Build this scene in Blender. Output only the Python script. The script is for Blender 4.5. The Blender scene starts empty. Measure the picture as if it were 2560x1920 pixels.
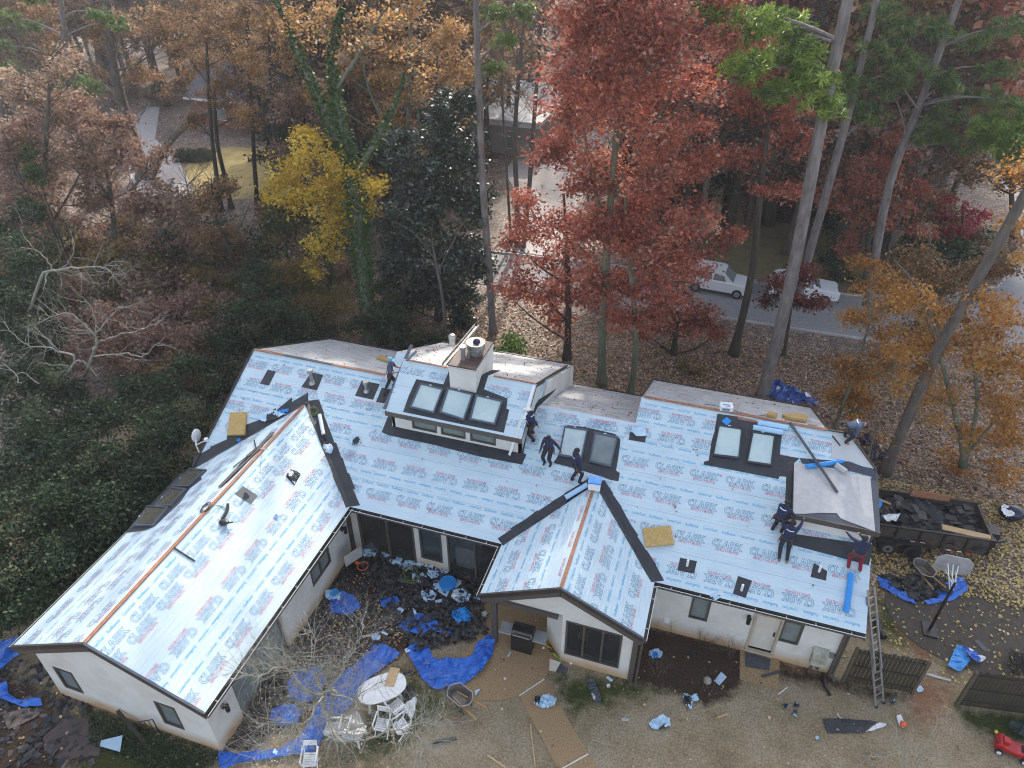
import bpy, bmesh, math, random
import numpy as np
from mathutils import Vector, Matrix
from math import sin, cos, pi, radians, sqrt, atan2

SC = bpy.context.scene
COL = SC.collection
random.seed(11)
RNG = np.random.default_rng(11)

# ------------------------------------------------------------------ camera, world, sun, exposure
FPX, TILT, YAW, CAMH = 1789.67, .6194, .3117, 24.0     # a drone 24 m above the garden, world X runs along the house
cam_d = bpy.data.cameras.new('Camera')
cam_d.sensor_width = 36.0
cam_d.lens = FPX / 2560 * 36.0
cam_d.clip_end = 2000
cam = bpy.data.objects.new('Camera', cam_d)
COL.objects.link(cam)
cam.location = (0, 0, CAMH)
cam.rotation_euler = (pi / 2 - TILT, 0, YAW)
SC.camera = cam

SUN_EL, SUN_AZ = radians(29.0), radians(-7.0)          # azimuth from +Y towards +X: the sun stands behind the house
world = bpy.data.worlds.new('World')
SC.world = world
world.use_nodes = True
wn = world.node_tree
sky = wn.nodes.new('ShaderNodeTexSky')
sky.sky_type = 'NISHITA'
sky.sun_disc = False
sky.sun_elevation = SUN_EL
sky.sun_rotation = SUN_AZ
sky.air_density = 1.0
sky.dust_density = 2.5
sky.ozone_density = 1.0
bg = wn.nodes['Background']
hs = wn.nodes.new('ShaderNodeHueSaturation')
hs.inputs['Saturation'].default_value = 0.62              # thin high cloud
wn.links.new(sky.outputs['Color'], hs.inputs['Color'])
wn.links.new(hs.outputs['Color'], bg.inputs['Color'])
bg.inputs['Strength'].default_value = 0.15
sun_d = bpy.data.lights.new('Sun', 'SUN')
sun_d.energy = 2.1
sun_d.angle = radians(2.0)
sun_d.color = (1.0, 0.93, 0.82)
sun = bpy.data.objects.new('Sun', sun_d)
COL.objects.link(sun)
sdir = Vector((sin(SUN_AZ) * cos(SUN_EL), cos(SUN_AZ) * cos(SUN_EL), sin(SUN_EL)))
sun.rotation_euler = (-sdir).to_track_quat('-Z', 'Y').to_euler()
SC.view_settings.view_transform = 'Standard'
SC.view_settings.look = 'None'
SC.view_settings.exposure = 1.52
SC.view_settings.gamma = 1.0
SC.cycles.max_bounces = 6
SC.cycles.transparent_max_bounces = 6
SC.cycles.use_adaptive_sampling = True
SC.cycles.pixel_filter_type = 'BLACKMAN_HARRIS'
SC.cycles.filter_width = 1.05

# ------------------------------------------------------------------ from the photograph's pixels to points on real surfaces
_f = np.array([-sin(YAW) * cos(TILT), cos(YAW) * cos(TILT), -sin(TILT)])
_r = np.array([cos(YAW), sin(YAW), 0.0])
_u = np.cross(_r, _f)
_C = np.array([0, 0, CAMH])
def zf(ox, oy, k): return lambda x, y: (ox + x * k, oy + y * k)
K = 640 / 2212
z1, z2, z3, z4, z5 = zf(480, 800, K), zf(900, 800, K), zf(1300, 900, K), zf(1750, 900, K), zf(0, 1200, K)
z6, z7 = zf(0, 1500, 800 / 2212), zf(700, 1250, K)
b1, b2, b3, b4, b5 = zf(1100, 1340, K), zf(540, 1560, K), zf(1080, 1600, K), zf(1560, 1360, K), zf(1920, 1440, K)
b6, b7 = zf(2060, 1100, 500 / 2074), zf(1000, 800, 320 / 2212)
fu = zf(0, 0, 2560 / 2212)
def ray(q): return _r * (q[0] - 1280) + _u * (960 - q[1]) + _f * FPX
def hitp(q, a, b, c):                                   # the plane z = a + b x + c y
    d = ray(q); t = (a + b * _C[0] + c * _C[1] - _C[2]) / (d[2] - b * d[0] - c * d[1]); return _C + d * t
def at(q, z=0.0): return hitp(q, z, 0, 0)
def atx(q, x): d = ray(q); return _C + d * ((x - _C[0]) / d[0])
def aty(q, y): d = ray(q); return _C + d * ((y - _C[1]) / d[1])

# ------------------------------------------------------------------ materials
def nn(nt, t, **kw):
    n = nt.nodes.new(t)
    for k, v in kw.items():
        if k in n.inputs: n.inputs[k].default_value = v
        else: setattr(n, k, v)
    return n
def ramp(nt, stops):
    r = nt.nodes.new('ShaderNodeValToRGB')
    e = r.color_ramp.elements
    while len(e) < len(stops): e.new(0.5)
    for i, (p, c) in enumerate(stops):
        e[i].position = p; e[i].color = (*c, 1)
    return r
def newmat(name):
    m = bpy.data.materials.new(name); m.use_nodes = True
    return m, m.node_tree, m.node_tree.nodes['Principled BSDF']
def mat(name, c, c2=None, rough=.6, scale=6, bump=0, bscale=40, metal=0, spec=.5, stops=None, stretch=None, detail=6):
    m, nt, p = newmat(name)
    p.inputs['Roughness'].default_value = rough
    p.inputs['Metallic'].default_value = metal
    p.inputs['Specular IOR Level'].default_value = spec
    tc = nn(nt, 'ShaderNodeTexCoord')
    vec = tc.outputs['Object']
    if stretch:
        mp = nn(nt, 'ShaderNodeMapping'); mp.inputs['Scale'].default_value = stretch
        nt.links.new(vec, mp.inputs[0]); vec = mp.outputs[0]
    no = nn(nt, 'ShaderNodeTexNoise', Scale=scale, Detail=detail, Roughness=.65)
    nt.links.new(vec, no.inputs['Vector'])
    if c2 is None: c2 = tuple(v * .72 for v in c)
    r = ramp(nt, stops or [(.32, c2), (.68, c)])
    nt.links.new(no.outputs['Fac'], r.inputs[0])
    nt.links.new(r.outputs[0], p.inputs['Base Color'])
    if bump:
        n2 = nn(nt, 'ShaderNodeTexNoise', Scale=bscale, Detail=4)
        nt.links.new(vec, n2.inputs['Vector'])
        b = nn(nt, 'ShaderNodeBump', Strength=bump, Distance=.02)
        nt.links.new(n2.outputs['Fac'], b.inputs['Height'])
        nt.links.new(b.outputs[0], p.inputs['Normal'])
    return m
def leafmat(name, stops, trans=.42, rough=.6, spec=.22):
    m, nt, p = newmat(name)
    a = nn(nt, 'ShaderNodeAttribute', attribute_name='tint')
    r = ramp(nt, stops)
    nt.links.new(a.outputs['Fac'], r.inputs[0])
    nt.links.new(r.outputs[0], p.inputs['Base Color'])
    p.inputs['Roughness'].default_value = rough
    p.inputs['Specular IOR Level'].default_value = spec
    t = nn(nt, 'ShaderNodeBsdfTranslucent')
    nt.links.new(r.outputs[0], t.inputs['Color'])
    mx = nn(nt, 'ShaderNodeMixShader'); mx.inputs[0].default_value = trans
    nt.links.new(p.outputs[0], mx.inputs[1]); nt.links.new(t.outputs[0], mx.inputs[2])
    nt.links.new(mx.outputs[0], nt.nodes['Material Output'].inputs['Surface'])
    return m

M = {}
def underlay(name, base, dirt, amount, streak):
    """white synthetic roof sheet: u,v in metres in the UV map; wrinkles, course laps, some dirt"""
    m, nt, p = newmat(name)
    L = nt.links.new
    p.inputs['Roughness'].default_value = .48
    p.inputs['Specular IOR Level'].default_value = .4
    uv = nn(nt, 'ShaderNodeUVMap'); uv.uv_map = 'UVMap'
    mp = nn(nt, 'ShaderNodeMapping'); mp.inputs['Scale'].default_value = streak
    L(uv.outputs[0], mp.inputs[0])
    n1 = nn(nt, 'ShaderNodeTexNoise', Scale=1.0, Detail=8, Roughness=.7); L(mp.outputs[0], n1.inputs['Vector'])
    r1 = ramp(nt, [(.36 + amount, dirt), (.52 + amount * .7, base)]); L(n1.outputs['Fac'], r1.inputs[0])
    n2 = nn(nt, 'ShaderNodeTexNoise', Scale=.9, Detail=5); L(uv.outputs[0], n2.inputs['Vector'])
    r2 = ramp(nt, [(.3, (.86, .9, .93)), (.7, (1, 1, 1))]); L(n2.outputs['Fac'], r2.inputs[0])
    mu = nn(nt, 'ShaderNodeMix', data_type='RGBA', blend_type='MULTIPLY'); mu.inputs[0].default_value = 1
    L(r1.outputs[0], mu.inputs[6]); L(r2.outputs[0], mu.inputs[7])
    # lap of the courses, one every 1.11 m up the slope
    sx = nn(nt, 'ShaderNodeSeparateXYZ'); L(uv.outputs[0], sx.inputs[0])
    wob = nn(nt, 'ShaderNodeTexNoise', Scale=.5, Detail=2); L(uv.outputs[0], wob.inputs['Vector'])
    a1 = nn(nt, 'ShaderNodeMath', operation='MULTIPLY_ADD'); a1.inputs[1].default_value = .05; L(wob.outputs['Fac'], a1.inputs[0]); L(sx.outputs[1], a1.inputs[2])
    md = nn(nt, 'ShaderNodeMath', operation='MODULO'); md.inputs[1].default_value = 1.385; L(a1.outputs[0], md.inputs[0])
    cp = nn(nt, 'ShaderNodeMath', operation='COMPARE'); cp.inputs[1].default_value = 1.27; cp.inputs[2].default_value = .012; L(md.outputs[0], cp.inputs[0])
    mx = nn(nt, 'ShaderNodeMix', data_type='RGBA', blend_type='MULTIPLY'); mx.inputs[7].default_value = (.78, .83, .87, 1)
    L(cp.outputs[0], mx.inputs[0]); L(mu.outputs[2], mx.inputs[6])
    L(mx.outputs[2], p.inputs['Base Color'])
    # wrinkles running along the roll and a step at each lap
    mp3 = nn(nt, 'ShaderNodeMapping'); mp3.inputs['Scale'].default_value = (.8, 7, 1); L(uv.outputs[0], mp3.inputs[0])
    n3 = nn(nt, 'ShaderNodeTexNoise', Scale=1.3, Detail=5, Distortion=.8); L(mp3.outputs[0], n3.inputs['Vector'])
    st = nn(nt, 'ShaderNodeMath', operation='GREATER_THAN'); st.inputs[1].default_value = 1.27; L(md.outputs[0], st.inputs[0])
    ad = nn(nt, 'ShaderNodeMath', operation='MULTIPLY_ADD'); ad.inputs[1].default_value = .25; L(st.outputs[0], ad.inputs[0]); L(n3.outputs['Fac'], ad.inputs[2])
    b = nn(nt, 'ShaderNodeBump', Strength=1.0, Distance=.035); L(ad.outputs[0], b.inputs['Height']); L(b.outputs[0], p.inputs['Normal'])
    return m
M['under'] = underlay('roof_underlay', (.575, .675, .72), (.52, .615, .665), -.02, (.6, 5, 1))
M['under_w'] = underlay('roof_underlay_weathered', (.66, .66, .65), (.36, .33, .31), .045, (1.1, 7, 1))
M['membrane'] = mat('black_membrane', (.035, .038, .045), (.018, .019, .023), .55, 3, .3, 60)
M['membrane_n'] = mat('navy_membrane', (.05, .06, .085), (.03, .035, .05), .45, 3, .3, 60)
M['tpo'] = mat('grey_base_sheet', (.50, .48, .47), (.40, .385, .38), .55, 5, .35, 30)
M['trim'] = mat('dark_brown_trim', (.045, .035, .030), (.03, .024, .021), .5, 5)
M['trim2'] = mat('taupe_trim', (.10, .082, .07), (.07, .058, .05), .55, 5)
M['gutrim'] = mat('gutter_rim', (.62, .62, .60), (.5, .49, .47), .4, 5)
M['gutter'] = mat('gutter_inside', (.04, .038, .036), (.10, .09, .08), .6, 6)
M['wood'] = mat('exposed_sheathing', (.42, .19, .10), (.24, .10, .055), .7, 7, .3, 30)
M['foam'] = mat('yellow_foam', (.56, .38, .15), (.40, .25, .08), .9, 9, .5, 60)
M['white'] = mat('white_paint', (.74, .73, .71), (.66, .65, .62), .5, 4)
M['plastic'] = mat('white_plastic', (.80, .80, .80), (.74, .74, .74), .35, 4)
def stucco():
    m, nt, p = newmat('stucco'); L = nt.links.new
    p.inputs['Roughness'].default_value = .85
    g = nn(nt, 'ShaderNodeNewGeometry')
    sx = nn(nt, 'ShaderNodeSeparateXYZ'); L(g.outputs['Position'], sx.inputs[0])
    n = nn(nt, 'ShaderNodeTexNoise', Scale=1.1, Detail=7, Roughness=.65); L(g.outputs['Position'], n.inputs['Vector'])
    r = ramp(nt, [(.3, (.57, .54, .49)), (.62, (.68, .66, .62))]); L(n.outputs['Fac'], r.inputs[0])
    a = nn(nt, 'ShaderNodeMath', operation='MULTIPLY_ADD'); a.inputs[1].default_value = .9; L(n.outputs['Fac'], a.inputs[0])
    mz = nn(nt, 'ShaderNodeMath', operation='MULTIPLY'); mz.inputs[1].default_value = -1; L(sx.outputs[2], mz.inputs[0]); L(mz.outputs[0], a.inputs[2])
    mr = nn(nt, 'ShaderNodeMapRange'); mr.inputs[1].default_value = -.25; mr.inputs[2].default_value = .35; L(a.outputs[0], mr.inputs[0])
    mx = nn(nt, 'ShaderNodeMix', data_type='RGBA'); mx.inputs[7].default_value = (.47, .30, .16, 1)   # clay splashed up the foot of the wall
    L(mr.outputs[0], mx.inputs[0]); L(r.outputs[0], mx.inputs[6]); L(mx.outputs[2], p.inputs['Base Color'])
    n2 = nn(nt, 'ShaderNodeTexNoise', Scale=30, Detail=4); L(g.outputs['Position'], n2.inputs['Vector'])
    b = nn(nt, 'ShaderNodeBump', Strength=.2, Distance=.02); L(n2.outputs['Fac'], b.inputs['Height']); L(b.outputs[0], p.inputs['Normal'])
    return m
M['stucco'] = stucco()
def glassmat(name, col, tr, rough=.06):
    m, nt, p = newmat(name)
    p.inputs['Base Color'].default_value = (*col, 1); p.inputs['Roughness'].default_value = rough
    p.inputs['Specular IOR Level'].default_value = .6
    if tr:
        t = nn(nt, 'ShaderNodeBsdfTransparent'); mx = nn(nt, 'ShaderNodeMixShader'); mx.inputs[0].default_value = tr
        nt.links.new(p.outputs[0], mx.inputs[1]); nt.links.new(t.outputs[0], mx.inputs[2])
        nt.links.new(mx.outputs[0], nt.nodes['Material Output'].inputs['Surface'])
    return m
M['glass'] = glassmat('window_glass', (.05, .055, .055), .6)
M['dimglass'] = mat('dim_clerestory_glass', (.20, .24, .22), (.13, .16, .15), .12, 1.5, 0)
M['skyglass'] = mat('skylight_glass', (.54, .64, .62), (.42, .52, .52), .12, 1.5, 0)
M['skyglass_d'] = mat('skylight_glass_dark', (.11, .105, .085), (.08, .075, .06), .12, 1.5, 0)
M['greyglass'] = mat('grey_reflection_glass', (.23, .26, .255), (.16, .185, .185), .15, 2, 0)  # lighter grey of reflections put into the pane colour
M['blue'] = mat('blue_wrap', (.02, .30, .75), (.015, .22, .62), .35, 4, .25, 20)
M['ltblue'] = mat('pale_blue_roll', (.42, .62, .80), (.34, .54, .74), .45, 4, .25, 20)
M['scrap'] = mat('scrap_sheet', (.55, .70, .82), (.40, .56, .70), .45, 5, .3, 25)
M['tarp'] = mat('blue_tarp', (.025, .17, .64), (.012, .085, .42), .32, 3, 1.0, 9)
M['tarp_d'] = mat('navy_tarp', (.012, .022, .06), (.006, .010, .03), .25, 3, .5, 12)
M['tarp_m'] = mat('mid_blue_tarp', (.05, .11, .36), (.02, .045, .19), .25, 3, .5, 12)
M['steel'] = mat('galvanised_steel', (.42, .42, .42), (.30, .30, .30), .4, 8, 0, metal=.7)
M['iron'] = mat('black_iron', (.012, .012, .013), (.02, .02, .02), .4, 8)
M['bluegrey'] = mat('painted_drip_edge', (.085, .10, .135), (.06, .075, .10), .4, 5)
M['rust'] = mat('rusty_cap', (.12, .06, .042), (.055, .035, .03), .6, 9, .3, 30)
M['orange'] = mat('orange_hoop', (.75, .14, .05), (.65, .10, .04), .5, 5)
M['yellow'] = mat('yellow_plastic', (.60, .46, .02), (.5, .38, .02), .4, 5)
M['lime'] = mat('lime_plastic', (.30, .55, .04), (.2, .45, .04), .4, 5)
M['handle'] = mat('ash_handle', (.50, .28, .08), (.38, .20, .05), .5, 9)
M['fence'] = mat('mossy_boards', (.060, .048, .030), (.030, .027, .016), .85, 5, .5, 25, stretch=(1, 1, .25))
M['post'] = mat('weathered_post', (.12, .095, .06), (.07, .06, .04), .85, 6, .4, 25)
M['red'] = mat('red_mower', (.48, .012, .018), (.36, .008, .012), .3, 4)
M['rubber'] = mat('tyre_rubber', (.016, .016, .017), (.03, .028, .026), .8, 9, .3, 40)
M['stone'] = mat('grey_slate', (.085, .095, .11), (.05, .055, .065), .6, 7, .3, 30)
M['cord'] = mat('green_cord', (.16, .20, .05), (.10, .12, .03), .7, 8)
M['ply'] = mat('plywood', (.58, .40, .20), (.46, .30, .14), .7, 6)
M['inkb'] = mat('blue_print', (.095, .26, .40), (.07, .22, .35), .5, 5)
M['inkr'] = mat('red_print', (.60, .11, .18), (.54, .09, .15), .5, 5)
M['inkc'] = mat('cyan_print', (.12, .46, .70), (.09, .40, .64), .5, 5)

# ------------------------------------------------------------------ mesh building
class MB:
    def __init__(s): s.v = []; s.f = []; s.m = []; s.mi = 0; s.uv = None
    def add(s, vs, fs):
        o = len(s.v); s.v += [tuple(map(float, v)) for v in vs]
        for f in fs: s.f.append(tuple(i + o for i in f)); s.m.append(s.mi)
        return s
    def poly(s, pts): return s.add(pts, [tuple(range(len(pts)))])
    def box(s, c, d, rz=0, rot=None):
        R = rot if rot is not None else Matrix.Rotation(rz, 3, 'Z')
        vs = [Vector(c) + R @ Vector((x * d[0] / 2, y * d[1] / 2, z * d[2] / 2)) for x in (-1, 1) for y in (-1, 1) for z in (-1, 1)]
        return s.add(vs, [(0, 1, 3, 2), (4, 6, 7, 5), (0, 4, 5, 1), (2, 3, 7, 6), (0, 2, 6, 4), (1, 5, 7, 3)])
    def bx(s, x0, x1, y0, y1, z0, z1): return s.box(((x0 + x1) / 2, (y0 + y1) / 2, (z0 + z1) / 2), (abs(x1 - x0), abs(y1 - y0), abs(z1 - z0)))
    def bar(s, a, b, w, h, up=(0, 0, 1)):
        a, b = Vector(a), Vector(b); t = (b - a).normalized(); u = Vector(up)
        if abs(t.dot(u)) > .95: u = Vector((0, 1, 0))
        n = t.cross(u).normalized(); q = n.cross(t)
        vs = [p + n * (i * w / 2) + q * (j * h / 2) for p in (a, b) for i, j in ((-1, -1), (1, -1), (1, 1), (-1, 1))]
        return s.add(vs, [(3, 2, 1, 0), (4, 5, 6, 7), (0, 1, 5, 4), (1, 2, 6, 5), (2, 3, 7, 6), (3, 0, 4, 7)])
    def tube(s, pts, rad, n=6, cap=True):
        pts = [Vector(p) for p in pts]
        if not hasattr(rad, '__len__'): rad = [rad] * len(pts)
        o = len(s.v); ref = None
        for i, p in enumerate(pts):
            t = (pts[min(i + 1, len(pts) - 1)] - pts[max(i - 1, 0)])
            t = t.normalized() if t.length > 1e-9 else Vector((0, 0, 1))
            if ref is None: ref = Vector((1, 0, 0)) if abs(t.x) < .8 else Vector((0, 1, 0))
            a = (ref - t * ref.dot(t)); a = a.normalized() if a.length > 1e-6 else t.orthogonal().normalized()
            ref = a; b = t.cross(a)
            for k in range(n):
                an = 2 * pi * k / n
                s.v.append(tuple(p + (a * cos(an) + b * sin(an)) * rad[i]))
        for i in range(len(pts) - 1):
            for k in range(n):
                s.f.append((o + i * n + k, o + i * n + (k + 1) % n, o + (i + 1) * n + (k + 1) % n, o + (i + 1) * n + k)); s.m.append(s.mi)
        if cap:
            s.f.append(tuple(o + k for k in reversed(range(n)))); s.m.append(s.mi)
            e = o + (len(pts) - 1) * n
            s.f.append(tuple(e + k for k in range(n))); s.m.append(s.mi)
        return s
    def ball(s, c, r, seg=10, ring=7, z0=-1.0):
        if not hasattr(r, '__len__'): r = (r, r, r)
        vs = []; fs = []
        for j in range(ring + 1):
            ph = -pi / 2 + pi * j / ring
            ph = max(ph, math.asin(z0)) if z0 > -1 else ph
            for i in range(seg):
                th = 2 * pi * i / seg
                vs.append((c[0] + r[0] * cos(ph) * cos(th), c[1] + r[1] * cos(ph) * sin(th), c[2] + r[2] * sin(ph)))
        for j in range(ring):
            for i in range(seg):
                fs.append((j * seg + i, j * seg + (i + 1) % seg, (j + 1) * seg + (i + 1) % seg, (j + 1) * seg + i))
        return s.add(vs, fs)
    def disc(s, c, r, h, n=20, r2=None, axis='z', rot=None):
        r2 = r if r2 is None else r2
        vs = []
        for k, (rr, hh) in enumerate(((r, -h / 2), (r2, h / 2))):
            for i in range(n):
                a = 2 * pi * i / n; p = Vector((rr * cos(a), rr * sin(a), hh))
                if axis == 'x': p = Vector((p.z, p.x, p.y))
                if axis == 'y': p = Vector((p.x, p.z, p.y))
                if rot is not None: p = rot @ p
                vs.append(Vector(c) + p)
        fs = [(i, (i + 1) % n, n + (i + 1) % n, n + i) for i in range(n)] + [tuple(reversed(range(n))), tuple(range(n, 2 * n))]
        return s.add(vs, fs)
    def slab(s, top, th):
        """a polygon with thickness th straight down; material index +1 on edge and underside"""
        n = len(top); o = len(s.v); mi = s.mi
        s.v += [tuple(map(float, p)) for p in top] + [(float(p[0]), float(p[1]), float(p[2]) - th) for p in top]
        s.f.append(tuple(o + i for i in range(n))); s.m.append(mi)
        for i in range(n): s.f.append((o + i, o + n + i, o + n + (i + 1) % n, o + (i + 1) % n)); s.m.append(mi + 1)
        s.f.append(tuple(o + n + i for i in reversed(range(n)))); s.m.append(mi + 1)
        return s
    def build(s, name, mats, parent=None, smooth=False, uvf=None, base=None, fix=True):
        me = bpy.data.meshes.new(name)
        off = Vector(parent_base(parent)) if parent is not None else Vector((0, 0, 0))
        if base is not None: off = Vector(base)
        me.from_pydata([tuple(Vector(v) - off) for v in s.v], [], s.f)
        if not isinstance(mats, (list, tuple)): mats = [mats]
        for m_ in mats: me.materials.append(M[m_] if isinstance(m_, str) else m_)
        me.polygons.foreach_set('material_index', s.m)
        if smooth: me.polygons.foreach_set('use_smooth', [True] * len(s.f))
        if uvf:
            uvl = me.uv_layers.new(name='UVMap')
            for lp in me.loops: uvl.data[lp.index].uv = uvf(s.v[lp.vertex_index])
        if fix:
            bm = bmesh.new(); bm.from_mesh(me)
            bmesh.ops.recalc_face_normals(bm, faces=bm.faces)
            bm.to_mesh(me); bm.free()
        me.update()
        o = bpy.data.objects.new(name, me); COL.objects.link(o)
        if base is not None and parent is None: o.location = base
        if parent is not None: o.parent = parent
        return o
def parent_base(p):
    v = Vector((0, 0, 0))
    while p is not None: v = v + p.location; p = p.parent
    return v
def tag(o, label, cat, group=None, kind=None):
    o['label'] = label; o['category'] = cat
    if group: o['group'] = group
    if kind: o['kind'] = kind
    return o
def struct(o): o['kind'] = 'structure'; return o
def thing(name, label, cat, loc=(0, 0, 0), group=None):
    o = bpy.data.objects.new(name, None); COL.objects.link(o); o.location = loc; o.empty_display_size = .2
    return tag(o, label, cat, group)
def copy_thing(o, loc, rz=0, sc=1.0, label=None):
    def rec(a, par):
        c = a.copy(); COL.objects.link(c)
        if par is not None: c.parent = par
        for ch in list(a.children): rec(ch, c)
        return c
    c = rec(o, None); c.location = loc; c.rotation_euler = (0, 0, rz); c.scale = (sc, sc, sc)
    if label: c['label'] = label
    return c
def inpoly(px, py, poly):
    inside = np.zeros(px.shape, bool); n = len(poly); j = n - 1
    for i in range(n):
        xi, yi = poly[i][0], poly[i][1]; xj, yj = poly[j][0], poly[j][1]
        cond = ((yi > py) != (yj > py)) & (px < (xj - xi) * (py - yi) / (yj - yi + 1e-12) + xi)
        inside ^= cond; j = i
    return inside
# ------------------------------------------------------------------ the ground
def litter(name, tones, dark, scale):
    m, nt, p = newmat(name); L = nt.links.new
    p.inputs['Roughness'].default_value = .7
    g = nn(nt, 'ShaderNodeNewGeometry')
    di = nn(nt, 'ShaderNodeTexNoise', Scale=3.0, Detail=2); L(g.outputs['Position'], di.inputs['Vector'])
    va = nn(nt, 'ShaderNodeVectorMath', operation='ADD'); L(g.outputs['Position'], va.inputs[0]); L(di.outputs['Color'], va.inputs[1])
    v = nn(nt, 'ShaderNodeTexVoronoi', Scale=scale); L(va.outputs[0], v.inputs['Vector'])
    sp = nn(nt, 'ShaderNodeSeparateColor'); L(v.outputs['Color'], sp.inputs[0])
    r = ramp(nt, tones); L(sp.outputs[0], r.inputs[0])
    n = nn(nt, 'ShaderNodeTexNoise', Scale=.16, Detail=8, Roughness=.7); L(g.outputs['Position'], n.inputs['Vector'])
    r2 = ramp(nt, [(.38, (0, 0, 0)), (.6, (1, 1, 1))]); L(n.outputs['Fac'], r2.inputs[0])
    mx = nn(nt, 'ShaderNodeMix', data_type='RGBA'); mx.inputs[6].default_value = (*dark, 1)
    sc_ = nn(nt, 'ShaderNodeMath', operation='MULTIPLY_ADD'); sc_.inputs[1].default_value = .55; sc_.inputs[2].default_value = .45; L(r2.outputs[0], sc_.inputs[0])
    L(sc_.outputs[0], mx.inputs[0]); L(r.outputs[0], mx.inputs[7]); L(mx.outputs[2], p.inputs['Base Color'])
    b = nn(nt, 'ShaderNodeBump', Strength=.9, Distance=.06); L(sp.outputs[1], b.inputs['Height']); L(b.outputs[0], p.inputs['Normal'])
    return m
M['litter'] = litter('leaf_litter', [(0, (.045, .028, .02)), (.35, (.14, .088, .062)), (.65, (.29, .19, .145)), (.88, (.44, .32, .25)), (1, (.60, .48, .40))], (.055, .045, .03), 8)
def nearmat():
    m, nt, p = newmat('garden_ground'); L = nt.links.new
    p.inputs['Roughness'].default_value = .9
    p.inputs['Specular IOR Level'].default_value = .15
    g = nn(nt, 'ShaderNodeNewGeometry')
    a = nn(nt, 'ShaderNodeVertexColor'); a.layer_name = 'region'
    s = nn(nt, 'ShaderNodeSeparateColor'); L(a.outputs[0], s.inputs[0])
    def noi(sc, det=8, ro=.7):
        n = nn(nt, 'ShaderNodeTexNoise', Scale=sc, Detail=det, Roughness=ro); L(g.outputs['Position'], n.inputs['Vector']); return n
    fine, mid, big = noi(14), noi(2.6), noi(.55)
    gr = ramp(nt, [(.22, (.13, .098, .066)), (.45, (.30, .238, .16)), (.62, (.44, .36, .25)), (.8, (.54, .46, .34))]); L(fine.outputs['Fac'], gr.inputs[0])
    tone = ramp(nt, [(.32, (.50, .46, .36)), (.46, (.80, .76, .66)), (.62, (1, 1, 1))]); L(big.outputs['Fac'], tone.inputs[0])
    mu = nn(nt, 'ShaderNodeMix', data_type='RGBA', blend_type='MULTIPLY'); mu.inputs[0].default_value = .85; L(gr.outputs[0], mu.inputs[6]); L(tone.outputs[0], mu.inputs[7])
    col = mu.outputs[2]
    soil = ramp(nt, [(.25, (.018, .012, .009)), (.5, (.055, .036, .025)), (.75, (.13, .08, .055))]); L(fine.outputs['Fac'], soil.inputs[0])
    moss = ramp(nt, [(.25, (.022, .028, .009)), (.55, (.065, .075, .022)), (.8, (.16, .15, .07))]); L(fine.outputs['Fac'], moss.inputs[0])
    clay = ramp(nt, [(.25, (.10, .05, .028)), (.55, (.24, .125, .07)), (.8, (.34, .21, .125))]); L(fine.outputs['Fac'], clay.inputs[0])
    for i, layer in ((1, moss), (2, clay), (0, soil)):
        ad = nn(nt, 'ShaderNodeMath', operation='ADD'); L(s.outputs[i], ad.inputs[0]); L(mid.outputs['Fac'], ad.inputs[1])
        mr = nn(nt, 'ShaderNodeMapRange'); mr.inputs[1].default_value = .78; mr.inputs[2].default_value = 1.12; L(ad.outputs[0], mr.inputs[0])
        mx = nn(nt, 'ShaderNodeMix', data_type='RGBA'); L(mr.outputs[0], mx.inputs[0]); L(col, mx.inputs[6]); L(layer.outputs[0], mx.inputs[7]); col = mx.outputs[2]
    L(col, p.inputs['Base Color'])
    b = nn(nt, 'ShaderNodeBump', Strength=.8, Distance=.06); L(fine.outputs['Fac'], b.inputs['Height']); L(b.outputs[0], p.inputs['Normal'])
    return m
M['near'] = nearmat()
def grid_ground():
    """far ground sheet to the horizon (leaf litter)"""
    b = MB(); b.mi = 0
    xs = [-900, -300, -150, -90, -60, -40, -20, 0, 20, 40, 60, 90, 150, 300, 900]
    ys = [-200, 0, 20, 40, 60, 80, 100, 130, 170, 240, 400, 1500]
    vs = [(x, y, -.004) for y in ys for x in xs]
    n = len(xs)
    b.add(vs, [(j * n + i, j * n + i + 1, (j + 1) * n + i + 1, (j + 1) * n + i) for j in range(len(ys) - 1) for i in range(n - 1)])
    struct(b.build('ground', 'litter'))
grid_ground()
def soft(px, py, poly, w):
    """1 inside the polygon, falling to 0 over w metres outside"""
    d = np.full(px.shape, 1e9); n = len(poly)
    for i in range(n):
        ax, ay = poly[i][:2]; bx_, by_ = poly[(i + 1) % n][:2]
        dx, dy = bx_ - ax, by_ - ay; t = np.clip(((px - ax) * dx + (py - ay) * dy) / (dx * dx + dy * dy + 1e-9), 0, 1)
        d = np.minimum(d, np.hypot(px - ax - t * dx, py - ay - t * dy))
    s = np.where(inpoly(px, py, poly), -d, d)
    return np.clip(.5 - s / w, 0, 1)
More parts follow.
